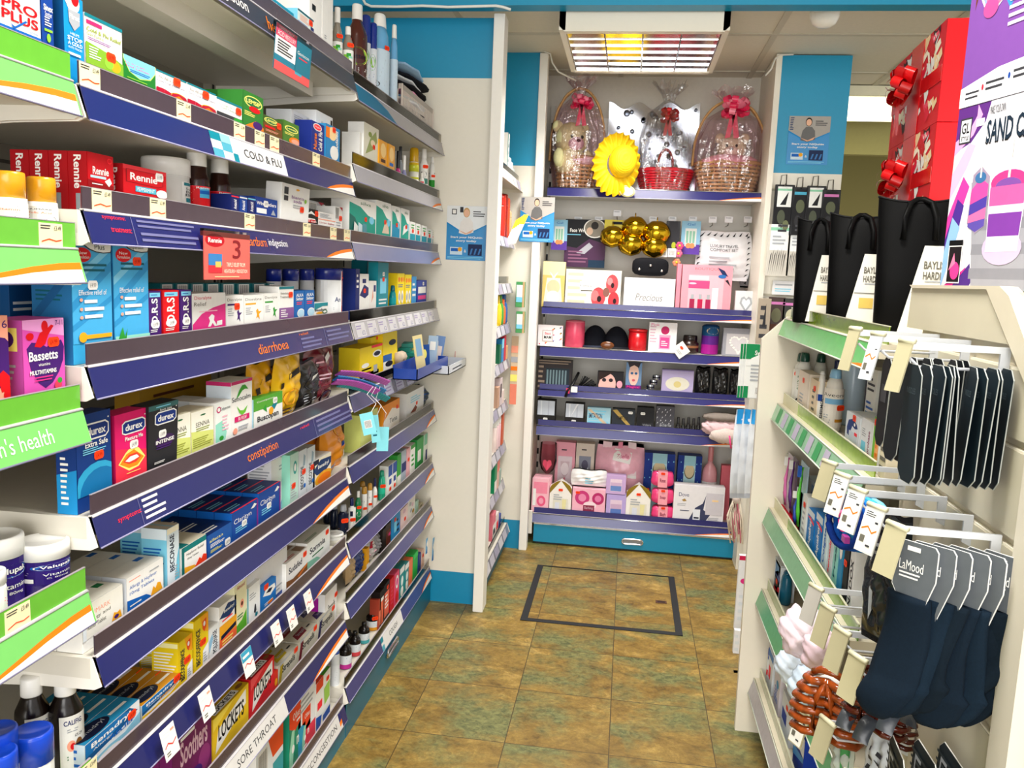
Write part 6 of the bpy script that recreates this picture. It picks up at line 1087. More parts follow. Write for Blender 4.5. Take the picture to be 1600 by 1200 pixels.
hang(863, 885, 343, 391, 3.99, '8cc0dc', npk, 'left pale blue and purple false nail pack on a hook', 'nail_pack', 'pack'); hang(1066, 1092, 345, 398, 3.99, '8cc0dc', npk, 'right pale blue and purple false nail pack on a hook', 'nail_pack', 'pack')
hang(884, 944, 342, 419, 4.0, '16181f', 'r 0 0 100 100 14161c;T 34 76 44 10 W Face Wrap;l 2 66 44 70 1 c;e 72 82 27 20 W;e 72 82 24 18 8a8478;e 72 88 9 8 2a2420;e 60 76 8 8 d8b8a0;p 4a2a4a 0 0 0 44 30 40 60 60 100 50 100 20 80 0;p b0b0ba 30 30 60 52 70 44 50 28;r 60 0 100 16 12304a;l 10 8 60 36 4 8a5a78', 'black face wrap pack with man portrait roundel', 'face_wrap_pack', 'pack', .02)
gold = mat('c8a020', .12, 'metal', .05)
hang(945, 984, 343, 362, 3.98, 'd8c81c', 'r 30 60 70 84 K', 'yellow card header above the gold balls', 'card_header', 'card')
for k, (x, y, r) in enumerate(((957, 370, 19), (992, 356, 20), (986, 382, 20), (1026, 364, 21), (1022, 386, 19))):
    p = at(x, y, Y=3.96); s = r/1293*4.0; mb = MB(); mb.ball((0, 0, 0), s, s*.8, s*.86, gold, 24, 14, lambda d: 1+.03*math.sin(9*d.x+5*d.z)); mb.tube([(0, 0, s*.8), (0, .01, s*1.1)], .003, gold, 6)
    tag(mb.build('foil_ball', None, (p.x, 3.95+.012*(k % 2), p.z)), '%s shiny gold foil ball hanging over the purse' % ('leftmost', 'upper middle', 'lower middle', 'upper right', 'lower right')[k], 'ball')
hang(1042, 1060, 345, 400, 3.97, '1c1c20', 'p 2a2a30 20 100 80 100 100 60 60 0 30 0 0 50;e 60 30 16 10 a8b030', 'black hair piece with green specks on sixth hook', 'hair_piece', 'hair piece', .02)
for k, (x, lab) in enumerate(((1036, 'left'), (1050, 'right'))): hang(x-6, x+6, 388, 402, 3.95, 'f0f0ee', 'b 10 20 90 80', '%s white bar code ticket on a pink flower clip' % lab, 'ticket', 'ticket', .001)
for k, (x, y, c, lab) in enumerate(((1032, 394, 'd85a8a', 'left pink'), (1060, 396, 'c86a8c', 'right pink'), (1057, 410, 'd88a6a', 'coral'), (1062, 384, 'c84a7a', 'upper pink'))):
    p = at(x, y, Y=3.965); mb = MB()
    for j in range(6): a = 2*PI*j/6; mb.ball((.011*math.cos(a), 0, .011*math.sin(a)), .009, .004, .009, mat(c, .4), 8, 6)
    mb.ball((0, -.004, 0), .006, .004, .006, mat('e8c840', .4), 8, 6); tag(mb.build('flower_clip', None, p), lab+' flower hair clip hanging beside the nail pack', 'hair clip')
a, b = at(1090, 360, Y=3.99), at(1172, 440, Y=3.99)
g = 'r 0 0 100 100 dedee2;'+''.join('p K %d %d %d %d %d %d;' % z for k in range(8) for z in ((4+12*k, 90, 12+12*k, 98, 8+12*k, 90), (2, 8+11*k, 9, 14+11*k, 4, 13+11*k), (91, 8+11*k, 98, 14+11*k, 93, 13+11*k)))+'t 50 70 50 6 D LUXURY TRAVEL;t 50 62 50 6 D COMFORT SET;l 24 20 76 50 4 S'
pouch('travel_set', 'silver bag with black leaf edging hung above the heart box', 'bag', ((a.x+b.x)/2, 3.99, b.z), 0, b.x-a.x, a.z-b.z, .05, mat('dcdce0', .25, 'foil', .05), g)
pouch('travel_set', 'crumpled black and silver bag peeping out at the right edge', 'bag', (at(1172, 450, Y=4.0).x, 4.03, at(1172, 450, Y=4.0).z), 0, .09, .14, .03, mat('8a8c90', .25, 'foil', .1), 'p K 10 20 40 60 30 10;p K 60 30 90 80 80 20', wav=3)
# ---- third shelf
K(2, 841, 880, 507, 'f0e8e8', 'r 0 0 100 100 f2eaec;%sr 18 22 62 76 c8b8b8;r 22 26 58 72 f0ece8;T 40 60 24 12 f Best;T 40 42 30 14 D MAM' % ''.join('e %d %d 3 3 %s;' % (8+(k*29) % 88, 10+(k*37) % 84, ('f', 'U', 'D', 'A')[k % 4]) for k in range(22)), 'white dotted frame box with tiny lettering, left of third shelf', d=.04)
KC(2, 883, 914, 500, 'can', 'd84a68', 'e87a8c', 'l 10 10 90 90 8 f', 'marbled rose pillar candle in clear wrap', 'pillar_candle', 'candle', capf=.04)
cap_ = cloth('14161e')
for k, (x, Y) in enumerate(((928, 3.91), (962, 3.90))):
    p = at(x, 545, Y=Y); t = empty('baseball_cap', (p.x, Y+.05, TIERS_E[2][1]+.001)); tag(t, '%s dark navy cap on the third gift shelf' % ('left, sequinned', 'right, plain')[k], 'hat')
    MB().ball((0, 0, .0), .062, .062, .112, cap_, 22, 12, lambda d: 1 if d.z > 0 else .98).build('crown', t) if 0 else MB().grid(lambda u, v: Vector((.062*math.cos(2*PI*u)*math.cos(v*PI/2), .05*math.sin(2*PI*u)*math.cos(v*PI/2), .1*math.sin(v*PI/2)+.004)), 24, 10, cap_).build('crown', t)
    MB().grid(lambda u, v: Vector((.06*math.cos(PI+PI*u)*(1+.3*v), -.02+.05*math.sin(PI+PI*u)*(1+.9*v*(.2)), .012-.008*v)), 18, 4, mat('2a3040' if k == 0 else '14161e', .5, 'cloth', .4)).build('peak', t)
p = at(949, 538, Y=3.86); mb = MB(); mb.ball((0, 0, 0), .032, .006, .018, mat('6a3a1a', .15, 'plastic'), 16, 8); tag(mb.build('hair_clasp', None, (p.x, 3.862, TIERS_E[2][1]+.02)), 'oval amber clasp in front of the navy caps', 'clasp')
KC(2, 983, 1012, 514, 'tub', 'c4101c', 'd01c24', '', 'glossy red candle tin with sticker', 'candle_tin', 'candle', capf=.12)
K(2, 1015, 1059, 503, 'W', 'r 0 0 100 100 f0ecee;t 22 92 30 8 P Pink;e 58 74 15 14 c02060;r 38 10 78 58 f0a0c0;r 42 14 74 50 d84a90;l 46 20 70 40 3 W;l 4 30 30 90 6 q', 'white gift box with magenta bauble and pink jar', d=.05)
KC(2, 1066, 1094, 524, 'bottle', '2a1410', '1a1010', 'r 0 40 100 60 8a5a3a', 'dark brown perfume flask behind a white tag', 'perfume_bottle', 'bottle', capf=.28, capr=.8)
p = at(1064, 547, Y=3.84); mb = MB(); mb.box(-.03, .03, 0, .001, -.03, .03, mat('eeece8', .5, 'paper')); paint(mb, flat((-.03, 0, -.03), (.06, 0, 0), (0, 0, .06)), 'e 40 64 16 10 H;l 30 20 80 40 2 S'); o = mb.build('swing_tag', None, (p.x, 3.842, p.z)); o.rotation_euler = (0, .9, 0); tag(o, 'white diamond-hung tag with orange sticker on the third shelf', 'tag')
KC(2, 1099, 1126, 507, 'can', mat('5a1470', .1, 'plastic', .3), '0c3c6c', 'r 0 0 100 34 a01888;r 0 34 100 66 5a1c80;r 0 66 100 100 0f4a78;e 56 84 20 12 d8c8a0;e 56 84 16 10 0f4a78', 'tall iridescent blue to magenta tumbler', 'tumbler', 'tumbler', capf=.06, lab=(.02, .94))
K(2, 1131, 1176, 512, 'a8a8b0', 'r 0 0 100 100 9a9aa4;r 12 6 100 80 c8c4c8;%sp d8d4d8 56 16 28 50 32 64 46 66 56 56 66 66 80 64 84 50' % ''.join('e %.1f %.1f 5 4 W;' % (56+30*math.sin(a)**3*1.0, 44+2.0*(13*math.cos(a)-5*math.cos(2*a)-2*math.cos(3*a)-math.cos(4*a))) for a in [2*PI*k/26 for k in range(26)]), 'grey box with pearl heart frame, third shelf right', d=.05)
# ---- fourth shelf
K(3, 842, 895, 561, '2a2428', 'r 0 0 100 100 2c2628;l 0 84 100 100 2 8a7868;l 0 0 20 84 5 8a7868;r 22 8 92 72 1c2a34;%s' % ''.join('r %d 10 %d 66 6a8088;' % (25+9*k, 30+9*k) for k in range(7)), 'dark make-up brush box with leopard print edging', d=.04)
mb = MB(); rr = random.Random(4); p = at(912, 602, Y=3.88)
for k in range(30): a = rr.uniform(-.2, 1.3); d = Vector((math.cos(a)*.09, rr.uniform(-.02, .02), .02+math.sin(a)*.05)); mb.tube([(0, 0, .004), d*.6, d], .0016, mat('1a1a1c', .5), 4)
tag(mb.build('feather_clip', None, (p.x-.03, 3.89, TIERS_E[3][1]+.002)), 'black feathery hair clip lying on the fourth shelf', 'hair clip')
fc = 'r 0 0 100 100 1c1a20;e 38 40 34 54 e8b8b0;e 26 60 8 9 2a2028;e 52 60 8 9 2a2028;p 2a1a18 4 100 60 100 30 74 10 60 4 30;e 38 20 8 5 c04a5a;e 86 42 11 18 f0a0b0;r 60 4 96 20 d8607a'
K(3, 934, 975, 580, '1c1a20', fc, 'wide box with made-up eyes and pink disc', d=.04); K(3, 979, 1004, 566, '4a6a9a', 'r 0 0 100 100 6a8ab0;e 50 62 32 36 e8c0b0;e 38 66 9 4 2a5a8a;e 64 66 9 4 2a5a8a;p 2a2028 10 100 90 100 80 84 50 92 20 84;e 50 44 10 4 c85a6a;r 0 0 100 28 5a1c70;T 50 22 80 9 P Magical;T 50 10 80 8 q Mascara', 'upright mascara box with a woman’s face', d=.03)
for k in range(4):
    p = at(1012+5*k, 600-9*k, Y=3.89); mb = MB(); mb.lathe([(.018, 0), (.0185, .002), (.0185, .02), (.018, .022)], mat('b8bcc2', .2, 'metal'), 18); mb.lathe([(.0187, .008), (.0187, .014)], mat('3a3a40', .3, 'metal'), 18, cap=False)
    o = mb.build('tin_pot', None, (p.x, 3.90, TIERS_E[3][1]+.002+.0232*k)); tag(o, '%s little silver pot in the leaning stack' % ('bottom', 'second', 'third', 'top')[k], 'pot', 'silver pots in a stack')
K(3, 1035, 1085, 577, 'b4a8d0', 'r 0 0 100 100 b4a8d0;r 0 96 100 100 8a7cb0;e 50 48 38 26 e0dccc;e 50 46 12 12 d8c888;l 20 4 80 10 1 U', 'lilac soap box with cream oval', d=.05)
for k, (x0, x1) in enumerate(((1088, 1112), (1115, 1140), (1142, 1160))):
    a, b = at(x0, 573+2*k, Y=3.88), at(x1, 573, Y=3.88); z0 = TIERS_E[3][1]+.001
    pouch('zebra_bag', '%s black and silver striped gift bag' % ('left', 'middle', 'right')[k], 'bag', ((a.x+b.x)/2, 3.88, z0), 0, b.x-a.x, a.z-z0, .04, mat('141416', .2, 'foil'), ''.join('p d0d0d2 %d 0 %d 0 %d 60 %d 96;' % (8+24*j, 18+24*j, 26+18*j, 24+18*j) for j in range(4)), wav=k)
p = at(890, 612, Y=3.80); mb = MB(); mb.tube([(.03, .09, .075), (.01, .0, .03), (-.012, -.004, 0), (-.02, -.002, -.03)], .007, mat('18181a', .4)); mb.box(-.018, -.002, -.008, -.005, -.012, .012, 'e23a60'); mb.box(.004, .034, -.006, -.005, -.006, .022, 'W'); tag(mb.build('hair_band', None, (p.x, 3.832, p.z)), 'black band with pink clip draped over the fourth shelf edge', 'hair band')
# ---- fifth shelf
fr = 'r 0 0 100 100 1c1a18;r 5 40 95 97 c8d0dc;r 22 40 28 97 e0e6ee;r 60 40 66 97 b4bccc;w 48 24;l 20 6 90 14 1 e'
K(4, 839, 869, 624, '1c1a18', fr, 'small black boxed picture frame, left end', d=.05); K(4, 883, 914, 629, '1c1a18', fr+';p e8eaf0 30 40 60 97 70 97', 'small black boxed picture frame beside the pale blue box', d=.05)
K(4, 918, 955, 636, '9ac8dc', 'r 0 0 100 100 a4cede;l 4 10 96 90 6 c;p d8c0a0 0 90 14 92 100 14 96 0;T 36 60 56 24 3a4a6a IMITATION', 'pale blue perfume box with diagonal lettering', d=.04)
K(4, 957, 993, 638, '2a2e34', 'r 0 0 100 100 2a3038;p b89a50 0 92 20 96 96 10 86 4;T 44 56 50 20 2a2418 HAMPTON;w 80 84', 'charcoal perfume box with gold diagonal lettering', d=.04)
K(4, 996, 1023, 636, '1c1c20', 'r 0 0 100 100 1a1a1e;r 30 20 96 36 2a2a30;w 34 74;t 60 28 50 8 S Volare', 'plain black perfume box with white sticker', d=.05); K(4, 1026, 1055, 634, '55555c', 'r 0 0 100 100 4a4a52;%st 50 30 60 12 S Adore' % ''.join('p c8c8d0 %d %d %d %d %d %d;' % ((k*23) % 90, (k*41) % 92, (k*23) % 90+8, (k*41) % 92+6, (k*23) % 90+3, (k*41) % 92+8) for k in range(24)), 'glittery grey perfume box', d=.05)
for k in range(5): KC(4, 1057+8*k, 1064+8*k, 652+(k % 2)*2, 'bottle', '1c1c1e', '2a2a2c', 'l 30 10 70 60 3 8a8a78', '%s of five little black varnish bottles' % ('first', 'second', 'third', 'fourth', 'last')[k], 'varnish_bottle', 'bottle', capf=.4, capr=.6)
p = at(1127, 665, Y=3.86); t = empty('fluffy_hat', (p.x, 3.865, TIERS_E[4][1]+.004)); tag(t, 'pink fluffy hat with grey fur band in clear bag', 'hat'); fz = random.Random(2)
mb = MB(); mb.ball((0, 0, .04), .09, .05, .042, cloth('e8c4c8'), 40, 24, lambda d: 1+.05*math.sin(14*d.x+9*d.z)+.04*math.sin(31*d.z+11*d.x)); mb.build('crown', t); mb = MB(); mb.ball((0, 0, .088), .085, .045, .022, cloth('8a8078'), 40, 14, lambda d: 1+.06*math.sin(25*d.x)+.05*math.sin(17*d.z+20*d.x)); mb.build('fur_band', t)
mb = MB(); mb.ball((.02, -.05, .01), .075, .025, .034, cloth('d8c8c0'), 30, 14, lambda d: 1+.07*math.sin(22*d.x+8*d.z)); mb.build('bobble_fringe', t); MB().tube([(.03, -.085, .02), (.034, -.095, -.01), (.04, -.096, -.035)], .004, mat('f04a8a', .4)).build('ribbon', t)
# ---- bottom shelf: back row
Yb = 4.03; gl = clear('f4dfe2'); a = at(855, 745, Y=3.99); t = empty('wine_glass', (a.x, 3.99, TIERS_E[5][1]+.001)); tag(t, 'tall wine glass with pink heart cut, left end of bottom shelf', 'glass'); hz = at(855, 692, Y=3.99).z-TIERS_E[5][1]; st0 = hz*.5
MB().lathe([(.03, 0), (.03, .003), (.005, .008), (.005, st0)], mat('e88a9a', .2, 'plastic'), 20).build('stem', t); MB().lathe([(.005, st0), (.034, st0+.03), (.044, st0+.07), (.04, hz)], clear('f2c6d0'), 24, cap=False).build('bowl', t)
mb = MB(); f = cyl(.045, st0+.02, st0+.1, math.radians(-140), math.radians(-40)); paint(mb, f, 'p f05a78 50 10 20 50 26 76 40 80 50 68 60 80 74 76 80 50', su=6); mb.build('heart_decal', t)
K(5, 869, 900, 690, 'f2a0b4', 'r 0 0 100 100 f4aabb;r 14 6 86 78 e8d8e0;p d8c0c8 26 70 74 70 66 50 50 42 34 50;r 46 6 54 44 e87a94;e 50 58 20 10 f4e8ec;l 30 86 60 90 1 D', 'tall pink window box holding a glass', d=.06, Yf=Yb); K(5, 901, 930, 692, 'ddd2c4', 'r 0 0 100 100 ddd2c4;r 18 20 82 80 8a90a0;e 50 50 24 20 d0dce8;e 50 66 18 8 5a5a70;l 30 88 60 92 1 D', 'tall cream window box holding a glass', d=.06, Yf=Yb)
a, b = at(932, 690, Y=4.0), at(1010, 690, Y=4.0); z0 = TIERS_E[5][1]+.001; o = pouch('toiletry_bag', 'clear pink toiletry bag with lotion bottles and paper tag', 'bag', ((a.x+b.x)/2, 3.985, z0), 0, b.x-a.x, min(a.z, .545)-z0, .09, mat('f0b4c4', .25, 'plastic', .1), 'r 10 50 30 100 f4d4dc;r 66 54 84 100 f0dce0;r 66 50 84 54 W;r 44 40 54 100 e88aa4;p W 34 76 70 70 74 86 38 92;i 54 81 26 6 j Zoella;k 90 96', wav=2)
ni = 'r 0 0 100 100 14348a;%sr 26 0 74 100 b4dce4;e 50 74 22 12 6a6a58;e 50 76 19 12 d8c8a0;r 26 84 74 100 9accd8;e 50 30 12 7 14348a;k 14 40;e 76 32 12 10 e8c0a0' % ''.join('e %d %d 1.6 1.2 c;' % ((k*31) % 100, (k*43) % 100) for k in range(26))
K(5, 1008, 1056, 707, '14348a', ni, 'left starry navy gift box with pale blue band', d=.07, Yf=4.0); K(5, 1060, 1098, 711, '14348a', ni, 'right starry navy gift box with pale blue band', d=.07, Yf=4.0)
KC(5, 1101, 1125, 699, 'bottle', 'e0a0a8', 'd88a90', 'r 0 0 100 100 f0eef0;l 24 30 76 80 3 U', 'rose pink bottle of bath foam with white label', 'bath_bottle', 'bottle', Yf=3.98, capf=.2, capr=.36, lab=(.28, .52)); K(5, 1128, 1144, 727, 'd86a78', '', 'pink foil pack at the right of the rose bottle', d=.04, Yf=3.99)
# front row
for k in range(3): K(5, 832+2*k, 859+2*k, 747-3*k, 'f4c0cc', 'r 0 0 100 100 f4b8c6;r 10 56 90 90 f08aa4;e 56 34 26 16 e85a84;e 56 34 14 9 f4a0b8;r 6 20 24 70 W;l 20 4 80 10 1 f', '%s pink bath gift box in a row of three' % ('front', 'middle', 'back')[k], d=.028, Yf=YB+.03+.03*k)
def house(x0, x1, yt, yr, label, Y=YB+.03):
    a, b = at(x0, yt, Y=Y), at(x1, yt, Y=Y); w = b.x-a.x; z0 = TIERS_E[5][1]+.0005; h = at((x0+x1)/2, yt, Y=Y).z-z0; e = at((x0+x1)/2, yr, Y=Y).z-z0; mb = MB()
    mb.prism([(-w/2, 0, 0), (w/2, 0, 0), (w/2, 0, e), (0, 0, h), (-w/2, 0, e)], (0, .05, 0), mat('f0ece6'))
    paint(mb, flat((-w/2, 0, 0), (w, 0, 0), (0, 0, h)), 'p %s 0 %d 50 100 30 96 8 86 0 76;p %s 100 %d 50 100 70 96 92 86 100 76;r 16 4 86 46 e0dccc;r 26 6 46 34 d8dce8;p e8e0a8 60 6 74 6 78 44 58 44;l 18 40 60 60 3 S' % ('8a7018', 60, '8a7018', 60))
    o = tag(mb.build('gift_box', None, ((a.x+b.x)/2, Y, z0)), label, 'box'); sticker(o, (0, -.002, h*.72)); return o
house(860, 894, 751, 762, 'left house-shaped white gift box with gold roof'); house(980, 1018, 757, 772, 'right house-shaped white gift box with gold roof')
rb = K(5, 895, 947, 762, 'f0b8c8', 'r 0 0 100 100 f2b4c6;e 30 66 22 26 c83a78;e 30 66 12 14 e88ab0;e 78 66 18 22 b82a68;e 78 66 10 12 e07aa8;e 54 40 20 14 f4dce4;r 34 18 68 40 8a2a48;t 51 29 26 12 q Bathing;l 6 0 94 14 2 a02858;k 16 84', 'pink rose-printed gift box under the white pouch', d=.05)
a, b = at(893, 729, Y=3.9), at(948, 761, Y=3.9); o = pouch('wash_bag', 'white padded pouch lying on the pink rose box', 'bag', ((a.x+b.x)/2, 3.885, rb.location.z+(at(895, 762, Y=YB+.03).z-rb.location.z)+.002), 0, b.x-a.x, a.z-b.z, .045, mat('f0eeee', .4, 'plastic'), 'l 40 20 64 60 3 c;k 40 84'); o.location.y = 3.882
K(5, 948, 979, 772, 'b8a8dc', 'r 0 0 100 100 b8a4dc;r 20 12 80 78 e0c8dc;r 22 14 78 50 5a7ac0;r 22 40 78 60 c8a8c8', 'lower lilac boxed candle in a stack of two', d=.05); K(5, 948, 979, 742, 'c8a8d8', 'r 0 0 100 100 c8a8d8;r 20 14 80 80 e8d0e0;r 22 16 78 50 6a8ac8;r 22 44 78 62 d0b0d0', 'upper lilac boxed candle in a stack of two', d=.05, dz=at(960, 772, Y=YB+.03).z-TIERS_E[5][1])
zb = TIERS_E[5][1]+.001
for k in range(3):
    yt = (790, 763, 736)[k]; yb_ = (815, 790, 763)[k]; a, b = at(1018, yt, Y=YB+.03), at(1053, yb_, Y=YB+.03); w = b.x-a.x; z1 = max(b.z, zb); h = a.z-z1; t = empty('soap_sweet', ((a.x+b.x)/2, YB+.055, z1+h/2)); tag(t, '%s pink wrapped soap with paper band in a stack of three' % ('bottom', 'middle', 'top')[k], 'soap')
    MB().ball((0, 0, 0), w/2, .028, h/2*.98, mat('e8407c', .2, 'foil', .1), 24, 12, lambda d: (abs(d.x)**5+abs(d.z)**5+abs(d.y)**5)**-.2*(.95+.03*math.sin(20*d.z))).build('foil_wrapper', t)
    mb = MB(); mb.box(-w*.2, w*.2, -.030, .028, -h*.485, h*.49, mat('f4a0ae', .5, 'paper')); paint(mb, flat((-w*.2, -.03, -h*.48), (w*.4, 0, 0), (0, 0, h*.96)), 'T 50 46 60 26 8a2a48 %s' % ('Bath', 'Soap', 'Rose')[k]); mb.build('paper_band', t); sticker(t, (0, -.033, h*.4), s=.9)
K(5, 1054, 1134, 757, 'e8e4e8', 'r 0 0 100 100 e8e6ea;t 20 76 20 10 26306a Dove;p a8884a 16 62 22 66 26 60 20 58;l 8 46 26 54 2 S;p 3a4060 30 6 44 44 58 56 64 78 60 40 74 28 60 0 34 0;r 40 4 54 40 e8ecf4;r 42 16 52 20 n;r 14 34 32 36 3a4060;r 64 28 98 84 d0ccd4;l 70 14 92 22 2 S;l 76 60 90 70 1 o', 'big white toiletry gift box with navy swirl, right of bottom shelf', d=.06)
# right-hand side of the alcove: sweetener packs, white hanging packs, tassels
for k in range(3):
    a, b = at(1158+4.5*k, 537, Y=3.62-.05*k), at(1196+5*k, 624, Y=3.62-.05*k); mb = MB(); w, h = b.x-a.x, a.z-b.z; mb.box(-w/2, w/2, 0, .012, 0, h, mat('f0f2f0', .4), bev=.002)
    paint(mb, flat((-w/2, 0, 0), (w, 0, 0), (0, 0, h)), 'r 0 72 100 100 0f8a50;p f0f2f0 0 60 100 60 100 74 80 80 50 82 20 74;T 62 84 64 9 W Sweetex;r 0 0 16 22 0f8a50;b 40 6 84 22;l 20 30 80 64 5 S'); tag(mb.build('sweetener_pack', None, ((a.x+b.x)/2, 3.62-.05*k, b.z)), 'green and white sweetener packet, %s of three' % ('rear', 'middle', 'front')[k], 'packet')
for k in range(3):
    a, b = at(1150+12*k, 640, Y=3.56-.06*k), at(1186+8*k, 782, Y=3.56-.06*k); w, h = b.x-a.x, a.z-b.z
    pouch('cotton_wool_pack', '%s long white hanging pack with blue header' % ('rear', 'middle', 'front')[k], 'pack', ((a.x+b.x)/2, 3.56-.06*k, b.z), .3, w, h, .04, mat('e2e8f0', .35, 'plastic', .04), 'r 4 84 96 100 2a9ae0;l 30 30 70 50 2 s', wav=k)
rr = random.Random(6); p = at(1150, 782, Y=3.68); t = empty('tassel_brush', p); tag(t, 'cream and pink tassel duster hanging by the drawer end', 'duster'); mb = MB()
for k in range(36): x = rr.uniform(-.035, .04); L = rr.uniform(.13, .2); mb.tube([(x*.4, rr.uniform(-.01, .01), 0), (x, rr.uniform(-.02, .02), -L*.5), (x*.8+.012, rr.uniform(-.02, .02), -L)], .003, mat('f0e4d0' if k % 3 else 'e08a9a', .8), 5)
mb.build('tassels', t); MB().lathe([(.018, -.01), (.016, .03)], mat('e8d8d0', .5), 12).build('collar', t)
# boxes of the next run just showing past the gondola's end panel
for k, (x0, x1, y0, y1) in enumerate(((1156, 1170, 868, 985), (1148, 1166, 985, 1060), (1146, 1158, 1060, 1092))):
    a, b = at(x0, y0, Y=3.0-.15*k), at(x1, y1, Y=3.0-.15*k); mb = MB(); mb.box(a.x, a.x+.09, 3.0-.15*k, 3.02-.15*k, max(b.z, .0), a.z, mat('eceef2', .4)); paint(mb, flat((a.x, 3.0-.15*k, max(b.z, 0)), (.09, 0, 0), (0, 0, a.z-max(b.z, 0))), 'r 0 94 100 100 d01c50;e 30 66 20 4 P;l 10 10 60 50 4 s' if k == 0 else 'l 4 4 20 90 3 s')
    tag(mb.build('paper_pack', None), 'white %s behind the gondola end panel' % ('pack with crimson top edge', 'pack lower in front of the crimson topped one', 'flat pack nearest the camera')[k], 'pack')
# ================================================================ right-hand gondola
cr = lambda: mat('d3cab4', .4, 'enamel', .03)
XG, XB, GY0, GY1 = .408, .74, 1.47, 2.334
ug = empty('shelving_unit', (0, 0, 0)); tag(ug, 'right-hand gondola of green-edged shelves with white end panel', 'shelving unit')
MB().box(XB, XB+.02, GY0, GY1, 0, 1.2, cr()).build('back_panel', ug)
MB().prism([(.381, GY1, 0), (.367, GY1, 1.144), (.432, GY1, 1.208), (XB+.02, GY1, 1.208), (XB+.02, GY1, 0)], (0, .02, 0), mat('e2dbcb', .4, 'enamel', .02)).build('end_panel', ug)
MB().box(.45, XB, GY0, GY1, 0, .115, mat('d0c8b4', .5, 'enamel')).build('plinth', ug)
TG_ = [1.158, .925, .630, .392, .123]
for i, z in enumerate(TG_):
    zt = z+.045; mb = MB(); mb.box(.425, XB, GY0, GY1-.001, zt-.025, zt, cr()); sh = mb.build('shelf', ug)
    V = Vector((.014, 0, .045)); mb = MB(); mb.prism([(XG, GY0, z), (XG, GY1-.004, z), (XG+.014, GY1-.004, zt), (XG+.014, GY0, zt)], (.0018, 0, 0), mat(('55b25c', '8fbf9a', '6fa87c', '5aa070', 'a8a4aa')[i], .25, 'plastic', .12))
    f = flat((XG, GY1-.01, z), (0, -(GY1-GY0-.02), 0), V)
    if i == 1: paint(mb, f, ''.join('r %d 10 %d 90 %s;' % (6+9*k, 11+9*k, '3f9a5c' if k % 2 == 0 else 'b8b0c4') for k in range(8)))
    if i == 0: paint(mb, f, 'p O 86 0 94 14 100 20 100 0')
    mb.tube([(XG+.014, GY0, zt), (XG+.014, GY1-.004, zt)], .0018, plas('d8dccc'), 6); mb.tube([(XG, GY0, z), (XG, GY1-.004, z)], .0016, plas('cfd8c8'), 6); mb.build('price_strip', sh)
    mb = MB(); mb.box(.437, .439, GY0, GY1-.004, zt, zt+.03, mat(('6f8a14', '8fb02c', '6d9a2c', '9aa878', 'b0b49a')[i], .2, 'plastic', .25)); mb.box(.436, .440, GY0, GY1-.004, zt+.03, zt+.0315, plas('d8d8b8')); mb.box(.4365, .4395, GY1-.20, GY1-.004, zt+.0005, zt+.0295, mat('d8d2a8', .3, 'plastic')) if i in (1, 2) else None; mb.build('riser', sh)
def RB(i, x0, x1, yt, base, gfx, label, d=.06, dx=0, name='toiletry_box', cat='box', dz=0, lean=0):
    X = .452+dx; zs = TG_[i]+.0455+dz; a, b = at(x0, yt, X=X), at(x1, yt, X=X)
    return box_thing(name, label, cat, (X, min((a.y+b.y)/2, GY1-.004-max(a.y-b.y-.001, .006)/2), zs), -PI/2, max(a.y-b.y-.001, .006), d, max(a.z-zs, .012), base, gfx, lean=lean)
def RC(i, x0, x1, yt, kind, body, cap, gfx, label, capf=.2, dx=0, st=(), lab=(.08, .7), capr=None, name='toiletry_bottle', sy=.8):
    X = .452+dx; r = max((x1-x0)/2/FPX*depth(at((x0+x1)/2, yt, X=X))/apparent(at((x0+x1)/2, yt, X=X), sy), .006); c = at((x0+x1)/2, yt, X=X+r*sy); zs = TG_[i]+.0455
    return bottle(name, label, 'bottle', (X+r*sy, min(c.y, GY1-.004-r), zs), -PI/2, r, max(c.z-zs, .03), kind, body, cap, gfx, capf, lab, ang=(lambda d_: (d_-100, d_+100))(math.degrees(math.atan2(-X, c.y))), sy=sy, capr=capr*r if capr else None, st=st)
# g2: lotions and creams
sim = 'r 0 0 100 100 f2f0ea;v 40 62 26 40 9aa88c SIMPLE;e 40 12 14 6 D'
RC(1, 1228, 1250, 545, 'sham', 'f2f0ea', '1c4a3c', sim, 'far white cleanser bottle with dark green cap', .16, st=((.4, .62, 'H'),)); RC(1, 1246, 1271, 551, 'sham', 'f2f0ea', '1c4a3c', sim, 'second white cleanser bottle with dark green cap', .16); RC(1, 1271, 1294, 552, 'sham', 'f2f0ea', '1c4a3c', '', 'third white cleanser bottle with dark green cap, at the back', .16, dx=.05)
RB(1, 1250, 1266, 577, 'e8dccc', 'r 0 0 100 100 ecdccc;l 20 10 70 50 5 S;k 50 80', 'cream face care carton before the green-capped bottles', d=.03); RB(1, 1268, 1280, 590, 'f0d8b8', 'l 30 10 70 80 5 z;k 60 80', 'peach tube carton with small print', d=.03)
RC(1, 1280, 1292, 580, 'sham', 'f0ece6', 'W', 'r 10 60 60 80 b;v 60 40 20 60 D DERMOL', 'white tube with navy mark leaning by the peach carton', .06); RC(1, 1300, 1318, 563, 'bottle', 'e8ecf0', '14245c', '', 'white bottle with navy cap at the back', .3, dx=.08)
av = 'r 0 0 100 100 ece4da;t 52 84 80 9 D Aveeno;r 20 60 90 74 7cb4dc;l 26 63 84 72 2 B;l 20 40 90 54 3 S;r 56 14 90 22 c8882a;l 20 10 44 34 4 S'
RC(1, 1292, 1322, 577, 'sham', 'ece6de', '8fc0e4', av, 'big cream lotion bottle with pale blue cap', .14, st=((.72, .4, 'H'),)); RC(1, 1278, 1294, 592, 'sham', 'ece6de', 'W', '', 'cream lotion bottle half behind the big one', .1, dx=.03)
